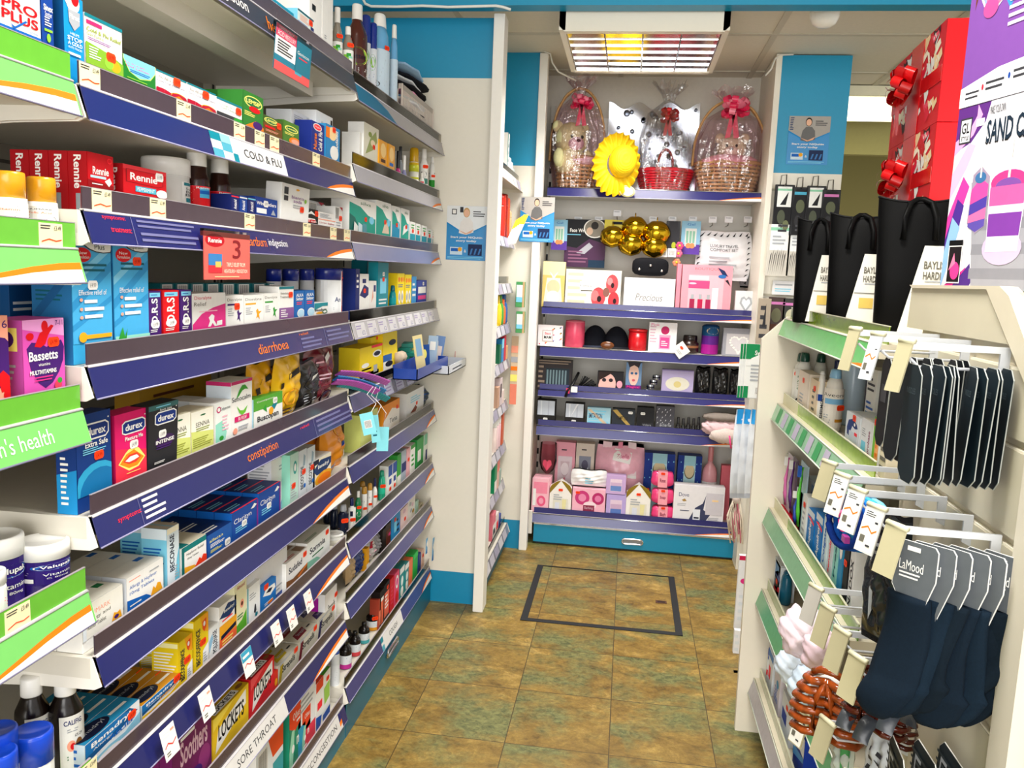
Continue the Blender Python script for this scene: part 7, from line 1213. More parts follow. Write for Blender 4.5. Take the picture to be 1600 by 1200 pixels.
RC(1, 1318, 1357, 560, 'can', 'c4daee', 'b8d4ea', 'r 60 0 100 10 D', 'large pale blue emollient canister', .05, dx=.06, sy=1)
RB(1, 1356, 1373, 573, 'W', 'r 0 0 10 100 1c2440;l 20 70 90 90 3 D;l 20 40 90 60 3 B', 'white box with dark edge beside the canister', d=.04, dx=.05)
RB(1, 1324, 1346, 641, 'e4e8ee', 'r 0 0 100 100 e4e8ee;p 14387c 10 60 20 80 50 88 80 80 90 70 70 66 50 70 30 40 14 44;e 66 76 6 4 W;k 62 92;r 30 34 90 56 d0d8e4;r 70 50 90 58 r;r 30 10 90 28 d0d8e4;r 70 22 90 30 r', 'white and navy skin oil box with leaping logo', d=.05)
RB(1, 1348, 1366, 652, 'W', 'r 0 0 100 100 e8e8ec;v 76 46 24 66 8a2a5a Diprobase;l 10 60 50 80 4 S;r 10 20 50 50 c', 'white cream box with upright plum lettering', d=.05); RB(1, 1368, 1378, 650, 'e8eae0', 'r 0 0 40 100 7ac03a;r 40 0 100 76 f0a868;k 40 90;l 50 10 90 70 4 O', 'white box with green and orange stripes', d=.05); RB(1, 1380, 1392, 655, 'e0d4b8', 'l 10 10 90 90 5 z', 'pale box at the near end of the lotion shelf', d=.05)
# g3: toothbrushes and toothpaste
def brush(x0, x1, y0, y1, c, c2, label, bk='d8e4ec', th=.012):
    a, b = at(x0, y0, X=.455), at((x0+x1)/2+2, y1, X=.455); w = a.y-at(x1, y0, X=.455).y; h = a.z-b.z; t = empty('toothbrush_pack', (.455, a.y-w/2, max(b.z, TG_[2]+.0465)), -PI/2); tag(t, label, 'toothbrush')
    h = a.z-t.location.z; MB().box(-w/2, w/2, .004, .006, 0, h, mat(bk, .4)).build('backing_card', t); m = MB()
    m.tube([(0, 0, h*.08), (.003, -.004, h*.3), (-.002, -.004, h*.55), (0, 0, h*.8), (0, 0, h*.94)], .004, plas(c), 8, taper=[.8, 1.3, 1.2, .7, .8]); m.box(-.004, .004, -.012, -.003, h*.8, h*.96, mat(c2, .5)); m.build('toothbrush', t); return t
for x0, x1, y0, y1, c, c2, bk, lab in ((1222, 1230, 702, 800, 'd8c820', '1f8a7a', 'dfe6e0', 'yellow toothbrush with green bristles, farthest'), (1230, 1238, 706, 810, 'e070b0', 'W', 'd8d0e0', 'pink toothbrush second from the end panel'), (1238, 1246, 712, 815, '6a3a8a', 'W', '5a4a60', 'purple toothbrush third from the end panel'), (1243, 1253, 760, 862, '2a50b8', 'W', 'dfe8f6', 'white and blue toothbrush pack with red header'), (1250, 1262, 718, 850, '5ac83a', '2a60c0', 'b8d8e8', 'green and blue spotted toothbrush in front of the gel pack')):
    brush(x0, x1, y0, y1, c, c2, lab, bk)
RB(2, 1209, 1224, 786, 'c8142c', 'r 0 0 100 100 c8142c;e 60 60 30 30 A', 'red dental pack with amber logo, at the end panel', d=.02); RB(2, 1232, 1244, 818, 'c01830', 'r 10 10 90 40 W', 'low red dental pack by the riser', d=.02)
RB(2, 1262, 1290, 742, 'c8dcec', 'r 0 0 100 100 d8e6ee;r 30 40 96 92 7cb0e0;r 34 44 92 88 9cc4ea', 'clear tray with pale blue dental kit', d=.03, dx=.045)
aq = 'r 0 0 100 100 1c78c0;r 0 86 100 100 d8e4ec;v 50 50 46 66 W Aquafresh;p r 0 80 40 84 100 78 100 72 40 78'
RB(2, 1264, 1275, 792, '1c78c0', aq, 'left blue toothpaste carton with white lettering', d=.04); RB(2, 1277, 1288, 799, '1c78c0', aq, 'right blue toothpaste carton with white lettering', d=.04); RB(2, 1256, 1263, 770, 'e8ece8', 'l 20 10 80 80 6 S;k 50 80', 'tall white dental carton', d=.04)
for x0, x1, y, c, g, lab in ((1289, 1297, 803, 'd0e4ea', 'v 50 50 50 60 B Colgate;r 0 0 100 14 k;k 50 6', 'white and pale blue toothpaste carton'), (1298, 1306, 808, 'c8d0d4', 'v 50 50 40 70 r Sensodyne', 'silver toothpaste carton'), (1307, 1314, 816, '8fd0c4', 'v 50 50 40 60 t Fresh', 'mint green toothpaste carton'), (1315, 1322, 824, '2a88b8', 'e 50 70 34 14 W', 'sea blue toothpaste carton'), (1323, 1331, 832, '181a20', 'k 50 60', 'black toothpaste carton'), (1332, 1340, 842, 'e8e8e8', 'v 50 40 60 70 D INADOX', 'white adhesive carton with upright black lettering')): RB(2, x0, x1, y, c, g, lab+' on the dental shelf', d=.04)
# g4, g5
for i, x0, x1, y, c, g, lab in ((3, 1203, 1212, 852, 'dfe8f0', 'r 20 60 80 90 5a90c8;r 20 20 80 50 D;k 60 44', 'white care box with blue squares'), (3, 1213, 1222, 872, 'e4ecf4', 'p 2a50a8 0 60 60 80 100 70 100 50;p r 0 20 100 40 100 26 0 8', 'white care box with red and blue curves'), (3, 1234, 1244, 960, 'e8e8ec', 'r 0 60 100 100 1a1a1e;t 50 76 80 12 W CO;k 40 10', 'black and white care box near the puffs'),
    (4, 1203, 1211, 1010, 'e8eef4', 'r 0 80 100 96 3a80c8;r 20 30 60 60 r', 'white care pack with blue top'), (4, 1212, 1222, 1040, 'dcd4dc', 'e 60 70 20 10 3a90c0;l 20 20 80 60 5 B', 'pale pack with round turquoise badge'), (4, 1224, 1240, 1075, 'e0e6ee', 'r 10 30 60 60 1a3a9a;k 60 80', 'white pack with navy square low on the gondola'), (4, 1244, 1262, 1120, '16389a', 'r 0 60 100 100 e4ecf4;p 4a90d0 0 40 100 60 100 50 0 20', 'blue and white pack at frame foot')): RB(i, x0, x1, y, c, g, lab, d=.04)
RC(3, 1221, 1240, 892, 'sham', '1a6a8a', '0f5a7a', '', 'teal mouthwash bottle beside the white care boxes', .1); RC(4, 1190, 1200, 988, 'bottle', 'e8eef4', '1a4ab0', 'k', 'far white bottle with blue cap low on the gondola', .2, capr=.9) if 0 else RC(4, 1188, 1200, 988, 'bottle', 'e8eef4', '1a4ab0', 'r 10 30 60 60 r', 'far white bottle with blue cap low on the gondola', .2, capr=.9)
RC(4, 1200, 1210, 1012, 'bottle', 'e8eef4', '1a4ab0', '', 'near white bottle with blue cap low on the gondola', .2, capr=.9)
# ---- slatted hook wall in front, with header
XS = .48; us = empty('slatwall_stand', (0, 0, 0)); tag(us, 'cream slatted hook stand with header, nearest on the right', 'display stand'); SY0, SY1 = 1.035, 1.462
MB().box(XS+.008, .74, SY0, SY1, 0, 1.30, cr()).build('core', us)
zz = [0, .27, .515, .755, .995, 1.115, 1.212]; mb = MB()
for k in range(6): mb.box(XS, XS+.008, SY0, SY1, zz[k]+.006, zz[k+1]-.008, mat('c8c1ab', .45, 'enamel', .02)); mb.box(XS+.001, XS+.008, SY0, SY1, zz[k+1]-.0078, zz[k+1]-.005, mat('efe8d4', .4))
mb.build('slat_panel', us)
q = lambda x, y: at(x, y, X=XS-.004)
mb = MB(); P = [q(1425, 450), q(1541, 451), q(1574, 538), q(1417, 511)]; mb.prism(P, (.012, 0, 0), mat('ccc4ac', .5, 'enamel', .02)); mb.build('header_panel', us)
f = lambda x, y: at(x, y, X=XS-.008); mb = MB(); mb.prism([f(1421, 445), f(1562, 447), f(1576, 462), f(1640, 640), f(1622, 652), f(1541, 452), f(1425, 450)], (.022, 0, 0), cr()); mb.build('header_frame', us)
MB().box(XS-.006, XS+.016, .985, 1.034, 0, 1.2, mat('d8d1c0', .4, 'enamel', .02)).build('end_post', us)
def rhook(Y, z, label, tcol='e4e2dc', tick=True, L=.125, s=.85):
    t = empty('display_hook', (XS, Y, z)); tag(t, label, 'hook'); m = mat('d2d5da', .3, 'enamel', .02)
    MB().prism([(-L, 0, 0), (-.012, 0, 0), (-.012, 0, -.03), (0, 0, -.036), (0, 0, .008), (-L, 0, .010)], (0, .004, 0), m).build('arm', t); MB().tube([(-.004, .002, -.022), (-L*.86, .002, -.022), (-L*.95, .002, -.012)], .0022, m, 6).build('prong', t)
    mb = MB(); mb.prism([(-L+.008*s, -.021*s, .010), (-L-.010*s, .015*s, .010), (-L-.012-.010*s, .015*s, -.055), (-L-.012+.008*s, -.021*s, -.055)], (-.002, -.001, 0), mat(tcol, .35, 'plastic', .04)); mb.tube([(-L+.008*s, -.021*s, .011), (-L-.010*s, .015*s, .011)], .004, plas('d8d4b4'), 8)
    hd = mb.build('price_holder', t)
    if tick: mb = MB(); paint(mb, flat((-L-.0132-.010*s, .013*s, -.053), (.0165*s, -.033*s, 0), (.0115, 0, .060)), 'r 0 0 100 100 f0eee6;l 10 80 70 94 3 D;l 72 66 92 76 1 D;p O 6 52 40 60 70 48 94 56 94 52 70 44 40 56 6 48;r 12 20 40 36 z;l 56 10 84 20 1 D', e0=.0002); mb.build('price_ticket', hd)
    return t
for k, Y in enumerate((1.36, 1.24, 1.115)): rhook(Y, 1.222, '%s hook of the top row, under the cream header' % ('far', 'middle', 'near')[k], 'b9b290' if k != 1 else 'd4d8dc', k == 1, s=.6)
R2 = [1.44, 1.35, 1.26, 1.165, 1.078]
for k, Y in enumerate(R2): rhook(Y, .990, '%s hook of the second row' % ('farthest', 'second', 'third', 'fourth', 'nearest')[k], 'b9b290' if k in (0, 4) else 'e6e6e2', k not in (0, 4))
R3 = [1.45, 1.36, 1.27, 1.18]
for k, Y in enumerate(R3): rhook(Y, .765, '%s hook of the third row' % ('farthest', 'second', 'third', 'nearest')[k], ('b8b4ac', 'b0a988', 'b0a988', 'b4ad8a')[k], False)
for k, Y in enumerate((1.45, 1.30, 1.15)): rhook(Y, .60 if Y < 1.4 else .535, '%s hook of the bottom row' % ('far', 'middle', 'near')[k], 'b0a988', k == 0)
# insole packs: dark cards with pale cut edges, hung one behind another
def cards(xs, Y, ztop, w, h, c, names, cat, nm, rnd_, gfx='', edge='a4a8a4'):
    rr = random.Random(rnd_); o = []
    for k, x in enumerate(xs):
        mb = MB(); ww, c_ = w/2, .012; t = .0013
        out = [(-ww+c_, 0), (ww-c_, 0), (ww, c_), (ww, h-c_), (ww-c_, h), (-ww+c_, h), (-ww, h-c_), (-ww, c_)]
        mb.prism([(a, 0, b) for a, b in out], (0, t, 0), mat(edge, .4)); mb.prism([(a*.985, -.0003, b*.992+.0008) for a, b in out], (0, t+.0006, 0), mat(c, .55))
        if gfx: paint(mb, flat((-ww, -.0004, 0), (w, 0, 0), (0, 0, h)), gfx)
        ob = mb.build(nm, None, (x, Y+rr.uniform(-.004, .004), ztop-h), -PI/2+rr.uniform(-.12, .12)); ob.rotation_euler = (rr.uniform(-.05, .05), 0, ob.rotation_euler.z); tag(ob, names % (ORD[k] if k else 'first'), cat, None if k is None else None); o.append(ob)
    return o
cards([.364+.0102*k for k in range(11)], 1.10, 1.205, .05, .152, '14222a', '%s dark insole pack from the aisle on the near top hook', 'insoles', 'insole_pack', 1, 't 50 78 50 5 4a5a60 INSOLES')
cards([.374+.0105*k for k in range(9)], 1.20, 1.205, .044, .146, '10151a', '%s black insole pack from the aisle on the middle top hook', 'insoles', 'insole_pack', 2)
cards([.405+.016*k for k in range(4)], 1.36, 1.19, .045, .14, '0c0e12', '%s black pack from the aisle on the far top hook', 'pack', 'shoe_care_pack', 3, 'r 20 50 80 70 D')
# second row: hair elastics, wrapped combs, ankle socks
for k, (c, lab) in enumerate((('0f2f7c', 'navy'), ('1450a8', 'deep blue'), ('1f7cc8', 'mid blue'), ('3fa4dc', 'sky blue'), ('7cc4e4', 'pale blue'))):
    o = MB().tube([(0, .034*math.cos(2*PI*i/20), .040*math.sin(2*PI*i/20)) for i in range(20)], .006, cloth(c), 8, True).build('hair_elastic', None, (.362+.011*k, 1.345, .925-.001*k), .5); tag(o, '%s hair elastic hanging on the second hook' % lab, 'hair elastic')
p = at(1318, 815, X=.352); t = empty('hair_clip', p, -PI/2); tag(t, 'curly bright pink hair clip with lime spiral under white tickets', 'hair clip'); MB().tube([(.016*math.cos(a*.35)*(1-a*.02), 0, .016*math.sin(a*.35)*(1-a*.02)) for a in range(16)], .005, plas('f0389a'), 8).build('curl', t); MB().tube([(.008*math.cos(a*.5), -.001, .008*math.sin(a*.5)) for a in range(12)], .0032, plas('b0d850'), 8).build('spiral', t); MB().box(.012, .03, -.004, .004, -.026, -.016, plas('a03a8a')).build('clasp', t)
pouch('wrapped_comb', 'clear wrapped black comb set hanging beside the socks', 'comb', (.365, 1.165, .80), -PI/2+.5, .075, .165, .03, mat('202326', .15, 'plastic', .3), 'p S 30 20 40 30 44 60 36 50;p S 50 10 60 16 58 30;l 20 70 60 90 3 8a8a8a', wav=2)
pouch('wrapped_comb', 'second clear wrapped black comb set, behind the first', 'comb', (.40, 1.25, .82), -PI/2+.4, .07, .15, .025, mat('2a2d30', .15, 'plastic', .3), 'p S 30 30 44 60 36 50', wav=5)
sk = [cloth('0b1926'), cloth('0d1d2b'), cloth('0a1722')]
def sock(x, Y, z, rz, k, L=.185):
    t = empty('ankle_socks', (x, Y, z), rz); tag(t, '%s pair of dark navy socks on a grey card, near hook' % ('front', 'second', 'third', 'fourth', 'fifth', 'sixth')[k], 'socks'); mb = MB(); h = .078; w = .062
    h = .098; w = .056; out = [(-w/2, -h*.62), (-w*.1, -h), (w*.2, -h), (w/2, -h*.45), (w/2, -.006), (w*.42, 0), (-w*.4, 0), (-w/2, -.006)]
    mb.prism([(a, 0, b) for a, b in out], (0, .0012, 0), mat('e8e8e6', .5)); mb.prism([(a*.96, -.0004, b*.985-.0005) for a, b in out], (0, .0006, 0), mat('5a5f64', .5, '', .12)); paint(mb, flat((-w/2, -.0006, -h), (w, 0, 0), (0, 0, h)), 't 42 68 56 13 W LaMood;l 16 50 66 60 2 W;r 30 88 60 94 W'); mb.build('header_card', t)
    for j in range(2):
        mb = MB(); n = 22; sg = 14; vs = []; off = .016*j-.004
        for i in range(n+1):
            u = i/n
            if u < .62: c = Vector((-.004-.012*u+off*.4, .006+off, -.07-L*.9*u)); wd = .028+.004*math.sin(3*u+k); td = .009
            else: v = (u-.62)/.38; c = Vector((-.012-.016*math.sin(v*PI/2)+off*.4, .006+off, -.07-L*.56-(.052)*v)); wd = .033*(1-v**4*.6); td = .012*(1-v**4*.7)
            for s_ in range(sg): a = 2*PI*s_/sg; w_ = 1+.12*math.sin(3*a+5*u+k+j); vs.append(c+Vector((wd*w_*math.cos(a), td*w_*math.sin(a)+.004*math.sin(6*u+k), .002*math.cos(a)*u)))
        fs = [(i*sg+s_, i*sg+(s_+1) % sg, (i+1)*sg+(s_+1) % sg, (i+1)*sg+s_) for i in range(n) for s_ in range(sg)]
        mb.add(vs, fs+[tuple(range(sg))[::-1], tuple(range(n*sg, n*sg+sg))], sk[(k+j) % 3], True); mb.build('sock', t)
    return t
for k in range(6): sock(.375+.0185*k, 1.060-.004*k, .985, -PI/2+.75-.05*k+.1*(k % 2), k, .222-.014*(k % 3) if k < 5 else .13)
# third row: bath puffs, claw clips, head bands
def puff(x, y, X, s, c, label, seedv):
    p = at(x, y, X=X); mb = MB(); rr = random.Random(seedv); ph = [rr.uniform(0, 6) for _ in range(6)]
    mb.ball((0, 0, 0), s, s*.8, s*1.25, mat(c, .3, 'plastic', .06), 40, 26, lambda d: 1+.10*math.sin(6*d.x+ph[0])*math.cos(5*d.z+ph[1])+.06*math.sin(13*d.z+9*d.x+ph[2])+.04*math.sin(23*d.y+17*d.z))
    return tag(mb.build('bath_puff', None, p), label, 'bath puff')
puff(1252, 988, .385, .042, 'f0dce8', 'pale pink wrapped bath puff hanging at the front', 1); puff(1238, 1040, .40, .036, 'd8e4f2', 'pale blue wrapped bath puff below the pink one', 2); puff(1284, 1018, .39, .036, 'f0d4e0', 'pink wrapped bath puff to the right of the front one', 3); puff(1262, 1072, .40, .036, 'cfe0f0', 'ice blue wrapped bath puff lowest of the bunch', 4)
tort = mat('8a3c10', .12, 'tortoiseshell', .95); tort2 = mat('4a1608', .12, 'tortoiseshell', .6)
def claw(x, y, X, s, label, m, rz):
    p = at(x, y, X=X); t = empty('claw_clip', p, rz); tag(t, label, 'hair claw')
    for sg, nm in ((-1, 'left_jaw'), (1, 'right_jaw')):
        mb = MB(); L = s
        for i in range(6):
            z = L*(.9-i*.34)*.5; w = .55*s*(1-((i-3.5)/6)**2)
            mb.tube([(0, -.12*s, z), (sg*w*.55, -.20*s, z-.02*s), (sg*w*.95, -.08*s, z-.05*s), (sg*w, .12*s, z-.08*s), (sg*w*.75, .3*s, z-.10*s)], .055*s, m, 8, taper=[1.25, 1.2, 1.05, .9, .45])
        mb.tube([(0, -.14*s, .5*L), (sg*.12*s, -.2*s, .2*L), (sg*.14*s, -.2*s, -.3*L), (0, -.14*s, -.52*L)], .05*s, m, 8); mb.build(nm if 0 else 'jaw', t)
    MB().ball((0, .06*s, 0), .34*s, .12*s, .5*s, mat('eeece8', .4), 20, 10).build('backing_card', t)
    MB().tube([(-.25*s, .0, .5*s), (-.1*s, -.12*s, .62*s), (.1*s, -.12*s, .62*s), (.25*s, 0, .5*s)], .06*s, m, 8).build('grip', t); MB().tube([(0, -.02*s, -.3*s), (0, -.02*s, .3*s)], .05*s, chrome(), 8).build('spring', t); return t
claw(1293, 1104, .362, .105, 'big amber tortoiseshell claw clip at the front', tort, -PI/2+1.0); claw(1368, 1095, .392, .085, 'dark tortoiseshell claw clip behind the price holder', tort2, -PI/2+.8); claw(1392, 1120, .425, .07, 'small dark claw clip near the slatted wall', tort2, -PI/2+.6)
for k, (x, y, X) in enumerate(((1335, 1130, .372), (1362, 1150, .385), (1400, 1135, .40))):
    p = at(x, y, X=X); mb = MB(); n = 16; vs = []
    for i in range(n+1): a = .3+2.4*i/n; c = Vector((.03*math.cos(a), 0, .045*math.sin(a)-.02)); vs += [c+Vector((0, -.012, 0)), c+Vector((0, .012, 0))]
    vs += [v*1.05 for v in vs]; m_ = 2*(n+1); fs = [(2*i, 2*i+2, 2*i+3, 2*i+1) for i in range(n)]+[(m_+2*i+1, m_+2*i+3, m_+2*i+2, m_+2*i) for i in range(n)]+[(2*i, m_+2*i, m_+2*i+2, 2*i+2) for i in range(n)]
    mb.add(vs, fs, mat('2c3036', .3, 'plastic'), True); tag(mb.build('head_band', None, p, .7), '%s charcoal head band clip under the claw clips' % ('far', 'middle', 'near')[k], 'head band')
# bottom row: ribbed black comb cards and clear packs
cards([.395, .425, .452], 1.10, .69, .085, .20, '202a30', '%s ribbed black sock card from the aisle at the frame foot', 'card', 'sock_card', 7, ''.join('r 0 %d 100 %d 2c383e;' % (6*j, 6*j+2) for j in range(16))+'V 30 50 26 80 a8adb0 LAMOOD', 'e0e0da')
pouch('clear_pack', 'clear pack of white bands at the frame foot', 'pack', (.40, 1.205, .51), -PI/2+.4, .06, .14, .02, mat('c8ccd0', .2, 'plastic', .3), 'l 20 20 80 80 6 D', wav=1); pouch('clear_pack', 'clear pack with green card at the frame foot', 'pack', (.385, 1.33, .46), -PI/2+.4, .05, .12, .02, mat('c0ccc4', .2, 'plastic', .2), 'r 60 10 90 80 4a9a5a', wav=3)
# blue printed card at the near end
a = at(1590, 1078, X=.49); a.y = 1.02; mb = MB(); mb.box(.498, .60, a.y-.05, a.y-.044, .3, a.z, mat('1f78d0', .3)); paint(mb, flat((.498, a.y-.05, .3), (.102, 0, 0), (0, 0, a.z-.3)), 'e 40 78 50 6 7cc4ea;e 50 60 40 5 5ab0e4;p b 0 84 100 92 100 100 0 100;e 30 66 4 1 W'); MB()
tag(mb.build('leaflet_pack', None), 'blue sky-printed pack at the near right corner', 'pack')
# ---- on top: black totes, red gift boxes, sand kits
def tote(x0, x1, yt, Y, label, rz, card):
    a, b = at(x0, yt, Y=Y), at(x1, yt, Y=Y); zs = TG_[0]+.0455; w = (b.x-a.x)/math.cos(rz); h = a.z-zs; t = empty('tote_bag', ((a.x+b.x)/2, Y, zs), rz); tag(t, label, 'bag'); lm = mat('050506', .5, 'leather', .3)
    mb = MB(); D_ = .04; prof = [(.80, 0, .9), (.84, .02, 1), (.9, .5, .9), (.98, .9, .45), (1.0, 1, .3)]; sg = 28; vs = []
    for wu, zu, du in prof:
        for k in range(sg):
            A = 2*PI*k/sg; ex = .45; cx = abs(math.cos(A))**ex*(1 if math.cos(A) >= 0 else -1); sx_ = abs(math.sin(A))**ex*(1 if math.sin(A) >= 0 else -1)
            vs.append((w/2*wu*cx, D_*du*sx_+.004*math.sin(4*zu*3+2*cx), h*zu+(.012*(cx*cx-.6) if zu == 1 else 0)))
    fs = [(i*sg+k, i*sg+(k+1) % sg, (i+1)*sg+(k+1) % sg, (i+1)*sg+k) for i in range(len(prof)-1) for k in range(sg)]
    mb.add(vs, fs+[tuple(range(sg))[::-1]], lm, True); mb.tube([Vector(v)+Vector((0, 0, .001)) for v in vs[-sg:]], .0022, mat('1c1c1e', .35, 'leather'), 6, True); mb.build('body', t)
    for sg_ in (-1, 1): MB().tube([(-w*.16, sg_*(D_*.95), h*.70), (-w*.15, sg_*(D_*.95), h*.86), (-w*.10, sg_*D_*.6, h*.97), (-w*.02, sg_*D_*.3, h*1.0), (w*.06, sg_*D_*.3, h*1.0), (w*.16, sg_*D_*.6, h*.97), (w*.22, sg_*D_*.95, h*.86), (w*.23, sg_*(D_*1.0), h*.70)], .006, mat('0a0a0b', .5, 'leather', .2), 8).build('handle', t)
    mb = MB(); W_, H_ = w*.62, h*.62; mb.prism([(w*.5-W_, -D_-.004, h*.02), (w*.5, -D_-.004, h*.02), (w*.5, -D_*.8-.004, h*.66), (w*.5-W_*.62, -D_*.8-.004, h*.66)], (0, -.0015, 0), mat('eeeade', .4)); paint(mb, flat((w*.5-W_, -D_-.006, h*.02), (W_, 0, 0), (0, D_*.2, h*.64)), 'T 66 78 52 9 z BAYLIS &;T 66 66 52 9 z HARDING;l 44 58 90 61 1 S;r 20 46 100 47 z;r 34 26 70 40 %s' % card); mb.build('card_sleeve', t); return t
tote(1248, 1316, 343, 2.14, 'far black tote bag on the top shelf', -.25, 'e0c060'); tote(1300, 1392, 336, 1.99, 'middle black tote bag, cream sleeve on its right side', -.25, 'e0c060'); tote(1377, 1496, 311, 1.83, 'near black tote bag with cream lettered sleeve', -.25, '12202c')
hp = ''
rr = random.Random(12)
for k in range(120):
    u, v = rr.uniform(4, 92), rr.uniform(4, 88); c = rr.choice(['W', 'i', 'e01c3c', 'f0506a', 'd01020', '3a0c14', 'f6d8a8', 'W']); s1, s2 = rr.uniform(5, 10), rr.uniform(10, 20)
    hp += 'p %s %.0f %.0f %.0f %.0f %.0f %.0f %.0f %.0f %.0f %.0f;' % (c, u, v, u+s1, v+s2*.6, u+s1*.8, v+s2, u+s1*.1, v+s2*.75, u-s1*.6, v+s2)
    if k % 4 == 0: hp += ''.join('e %.1f %.1f .9 1.8 W;' % (u+2*j, v+s2*.5+(j % 2)*3) for j in range(3))
for k, (z0, z1) in enumerate(((1.204, 1.4385), (1.4395, 1.646), (1.647, 1.854))):
    t = empty('gift_box', (.628, 2.10, z0), -PI/2-.05); tag(t, '%s of three stacked red heart-patterned gift boxes with bows' % ('lowest', 'middle', 'topmost')[k], 'box'); w, h = .40, z1-z0; mb = MB(); mb.box(-w/2, w/2, 0, .055, 0, h, mat('e0101c', .35), bev=.001); paint(mb, flat((-w/2, 0, 0), (w, 0, 0), (0, 0, h)), 'r 0 0 100 100 d81828;'+hp); mb.box(-w/2+.001, w/2-.001, .03, .0555, -.0002, h+.0004, mat('e80c18', .3)); mb.build('box_body', t)
    mb = MB(); rm = mat('d40c12', .25, 'ribbon', .15); mb.box(-w/2-.001, w/2+.001, -.0022, -.001, h*.40, h*.56, rm); mb.box(-.05, .05, -.0026, -.0014, 0, h, rm); mb.build('ribbon', t); bow(t, (0, -.02, h*.5), .075, [mat('e4141a', .25, 'ribbon'), mat('b80810', .3, 'ribbon')])
sw = 'r 0 0 100 100 d6d5dc;p 5a2a7a 0 100 0 76 9 80 16 90 18 100;p e8a0d0 0 82 8 88 11 94 11 100 14 94 10 84 0 74;p d0b0e0 0 50 8 66 12 78 8 80 3 70 0 64;p e83a9a 0 26 8 44 11 56 7 62 0 40;p 4a2a8a 0 12 7 30 9 46 5 50 0 28;p 8ab4e0 0 0 5 20 8 34 3 40 0 20;p d82a8a 0 0 8 6 14 12 12 0;p 4a2a7a 6 0 16 14 18 4 16 0;'
lo = sw+'p 9a9aa2 12 58 100 58 100 0 18 0 16 22;l 16 2 100 54 4 86868e;r 2 80 8.5 94 D;r 2.5 81 8 93 e0e0e4;T 5.2 88.5 4.4 6 K GL;T 5.2 83 4.4 2.4 K STYLE;r 11 88 15.5 92 e8e0f0;t 22 95 8 4.4 K MAKE YOUR OWN;T 36.2 84 38.4 13.5 K SAND CANDLES;T 36 84.4 37.8 12.7 e8e8ee SAND CANDLES;T 36 84 37.4 12 1a2a3a SAND CANDLES;p 9a8aa0 12 36 12.8 62 17 66 22 60 22 34 17 30;p e04a9a 12.6 54 17 60 21.6 56 21.6 46 12.6 46;p 4a3a9a 12.6 46 21.6 50 21.6 44 12.6 40;p f06aa0 12.6 40 21.6 44 21.6 38 12.6 36;p 5a4aa0 12.6 36 21.6 38 21.6 34 17 31 12.6 34;e 17 60 3 3 3a6a9a;p i 16.6 60 17.4 60 17.3 74 16.8 74;e 32 22 10 9 c8b0d0;p e8e0f0 22 62 42 62 40 22 24 22;e 32 62 10 6 d8ccec;e 32 56 9 6 e83a80;e 32 54 6.5 4 7a4a9a;p f05a9a 23 54 41 54 40.6 44 23.4 44;p e8dce8 23.4 44 40.6 44 40.4 40 23.6 40;p 7a3a9a 23.6 40 40.4 40 40 28 24 28;p f0e4f0 24 28 40 28 40 20 24 20;p i 31.4 58 32.6 58 32.4 78 31.7 78;r 3.4 3 11.4 24 W;r 3.8 3.6 11 23.4 1a1418;e 8 10 2.6 5 e83a8a;p e87aa0 4.4 10 7 20 8 14;r 3.4 24 11.4 27 K;r 46 0 58 40 5ac4d8'
up_ = 'r 0 0 100 100 7a4a9a;p 3a8ac8 12 100 26 100 30 60 22 44 10 70;p d83a7a 6 100 16 100 10 60 4 80;p 6a3a2a 3 100 8 100 7 70 3 50;p f0c820 26 80 40 90 40 70 28 66;p 2a2a6a 28 74 40 80 40 74 28 70;e 13 66 8.4 20 W;e 13 66 7.6 18.4 8a9ad0;e 13 66 5 10 2a4a8a;e 14 54 5 6 d86a8a;e 12 48 4 5 b04a8a;l 22 34 60 54 5 d8c8ec;p f0eef4 0 0 100 0 100 22 20 16 0 10;l 3 3 11 8 2 D;l 14 5 24 11 2 D;l 28 7 38 13 2 D;e 12.4 8 .6 1.6 r;e 26 10 .6 1.6 b'
for k, (z0, h, g, lab) in enumerate(((1.3015, .292, lo, 'white sand candle craft box with pink swirls, above the cream header'), (1.5945, .30, up_, 'purple craft box with round window, stacked on the sand candle box'))):
    rz = -1.291; w = .42; dv = Vector((math.cos(rz), math.sin(rz), 0)); c = Vector((.521, 1.5, z0))+dv*(w/2); box_thing('craft_box', lab, 'box', c, rz, w, .075, h, 'e4e2ea', g)
# ---- hair accessories hung on the end wall of the alcove
def hp_(x0, x1, y0, y1, Y, base, gfx, label): return hang(x0, x1, y0, y1, Y, base, gfx, label, 'hair_accessory_pack', 'hair accessory', .012)
def whook(x, y, label):
    p = at(x, y, Y=yA-.008); t = empty('display_hook', p); tag(t, label, 'hook'); MB().tube([(-.012, 0, -.03), (-.008, -.002, .018), (.012, -.002, .022), (.014, 0, -.03)], .0022, mat('6a6660', .3, 'metal'), 6).build('wire_loop', t); MB().tube([(0, 0, -.03), (0, -.06, -.03), (0, -.066, -.022)], .002, mat('6a6660', .3, 'metal'), 6).build('prong', t)
bkr = 'p 101014 10 0 90 0 100 60 80 90 20 90 0 60;r 14 56 86 96 e6e8e6;r 14 88 86 92 8ac8a8;p 1a1a1e 30 60 70 86 60 60;e 40 36 20 14 4a5040;e 66 20 16 10 6a7050;l 30 4 80 24 2 3a3a40'
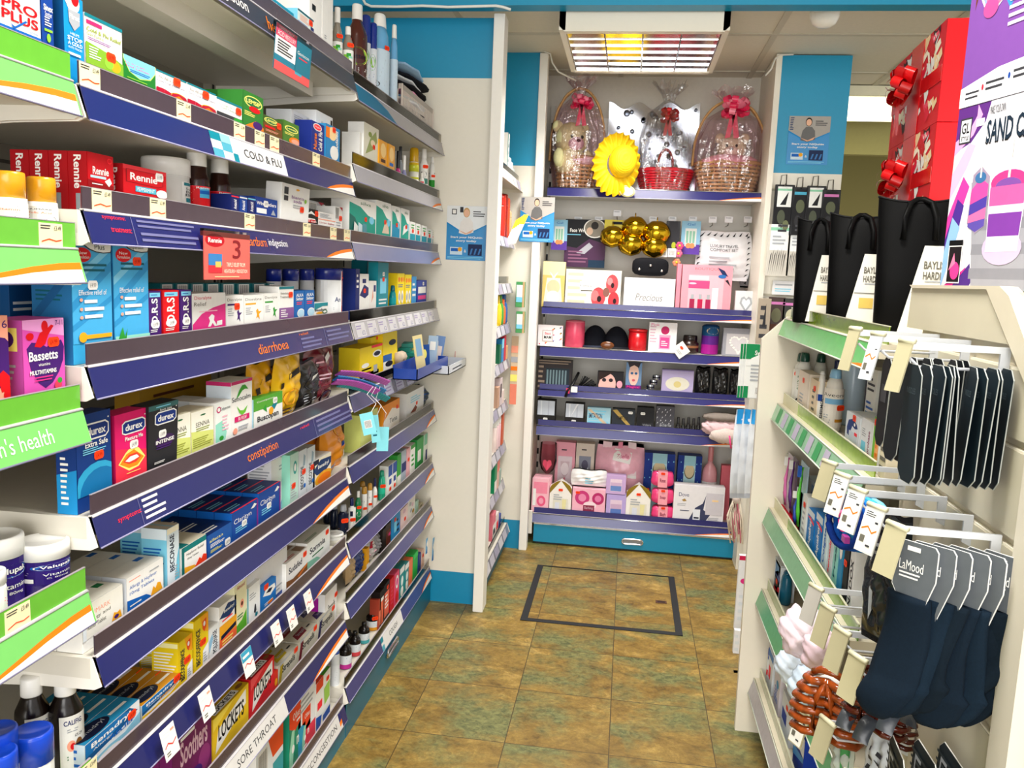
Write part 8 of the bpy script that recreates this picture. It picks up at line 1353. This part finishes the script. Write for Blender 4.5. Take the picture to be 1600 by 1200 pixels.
bkr2 = 'p 101014 10 0 90 0 100 60 80 96 20 96 0 60;r 10 84 90 90 %s;e 50 60 26 14 5a6048;e 40 30 20 12 2a2a2e;l 30 6 80 24 2 4a4a50'
for k, (x0, x1, y, g, col, lab) in enumerate(((1212, 1236, 288, bkr, '101014', 'first black hair tie pack with white card'), (1240, 1259, 292, bkr2 % '4aa8c8', '101014', 'second black hair tie pack with blue stripe'), (1262, 1285, 290, bkr, '101014', 'third black hair tie pack with white card'), (1286, 1308, 296, bkr2 % 'd07ab8', '101014', 'fourth black hair tie pack with pink stripe'))):
    whook(x0+(x1-x0)/2, y-7, '%s wire hook of the top row on the end wall' % ('first', 'second', 'third', 'fourth')[k]); hp_(x0, x1, y, 368, yA-.05-.006*k, col, g, lab+', top row on end wall')
bow_ = 'r 0 0 100 100 cfcac0;r 10 50 90 100 e8ecee;r 10 88 90 94 8ac8a8;'+''.join('p 1c1a1c %d %d %d %d %d %d;' % (10+9*j, 2, 22+9*j, 46+(j*7) % 12, 16+9*j, 40) for j in range(8))+'l 20 60 80 80 3 S'
hp_(1202, 1230, 350, 432, yA-.05, 'cfcac0', bow_, 'white carded black bobby grips, left in the second row'); hp_(1234, 1256, 354, 432, yA-.05, 'cfd4d8', bow_, 'white carded black bobby grips, right in the second row'); hp_(1208, 1244, 438, 462, yA-.03, 'e8e8ea', 'l 10 60 90 84 1 S;l 10 20 80 50 2 c', 'white shelf notice between grip rows')
whook(1218, 345, 'left wire hook of the second row on the end wall'); whook(1246, 349, 'right wire hook of the second row on the end wall')
hp_(1186, 1200, 466, 540, yA-.09, 'a89a88', 'l 20 10 80 90 4 D;p 2a2a2e 40 40 60 90 66 40', 'clear pack with dark comb at the alcove edge'); hp_(1202, 1222, 464, 535, yA-.06, '3a241c', 'r 0 84 100 90 d07ab8;e 50 60 30 16 6a6a50;r 10 0 90 40 5a3424', 'brown and black hair pack in the third row'); hp_(1224, 1246, 466, 535, yA-.06, '26241e', 'r 0 84 100 90 d07ab8;e 50 60 30 16 c8c4a8;p S 30 10 60 40 50 10', 'black and silver hair pack in the third row')
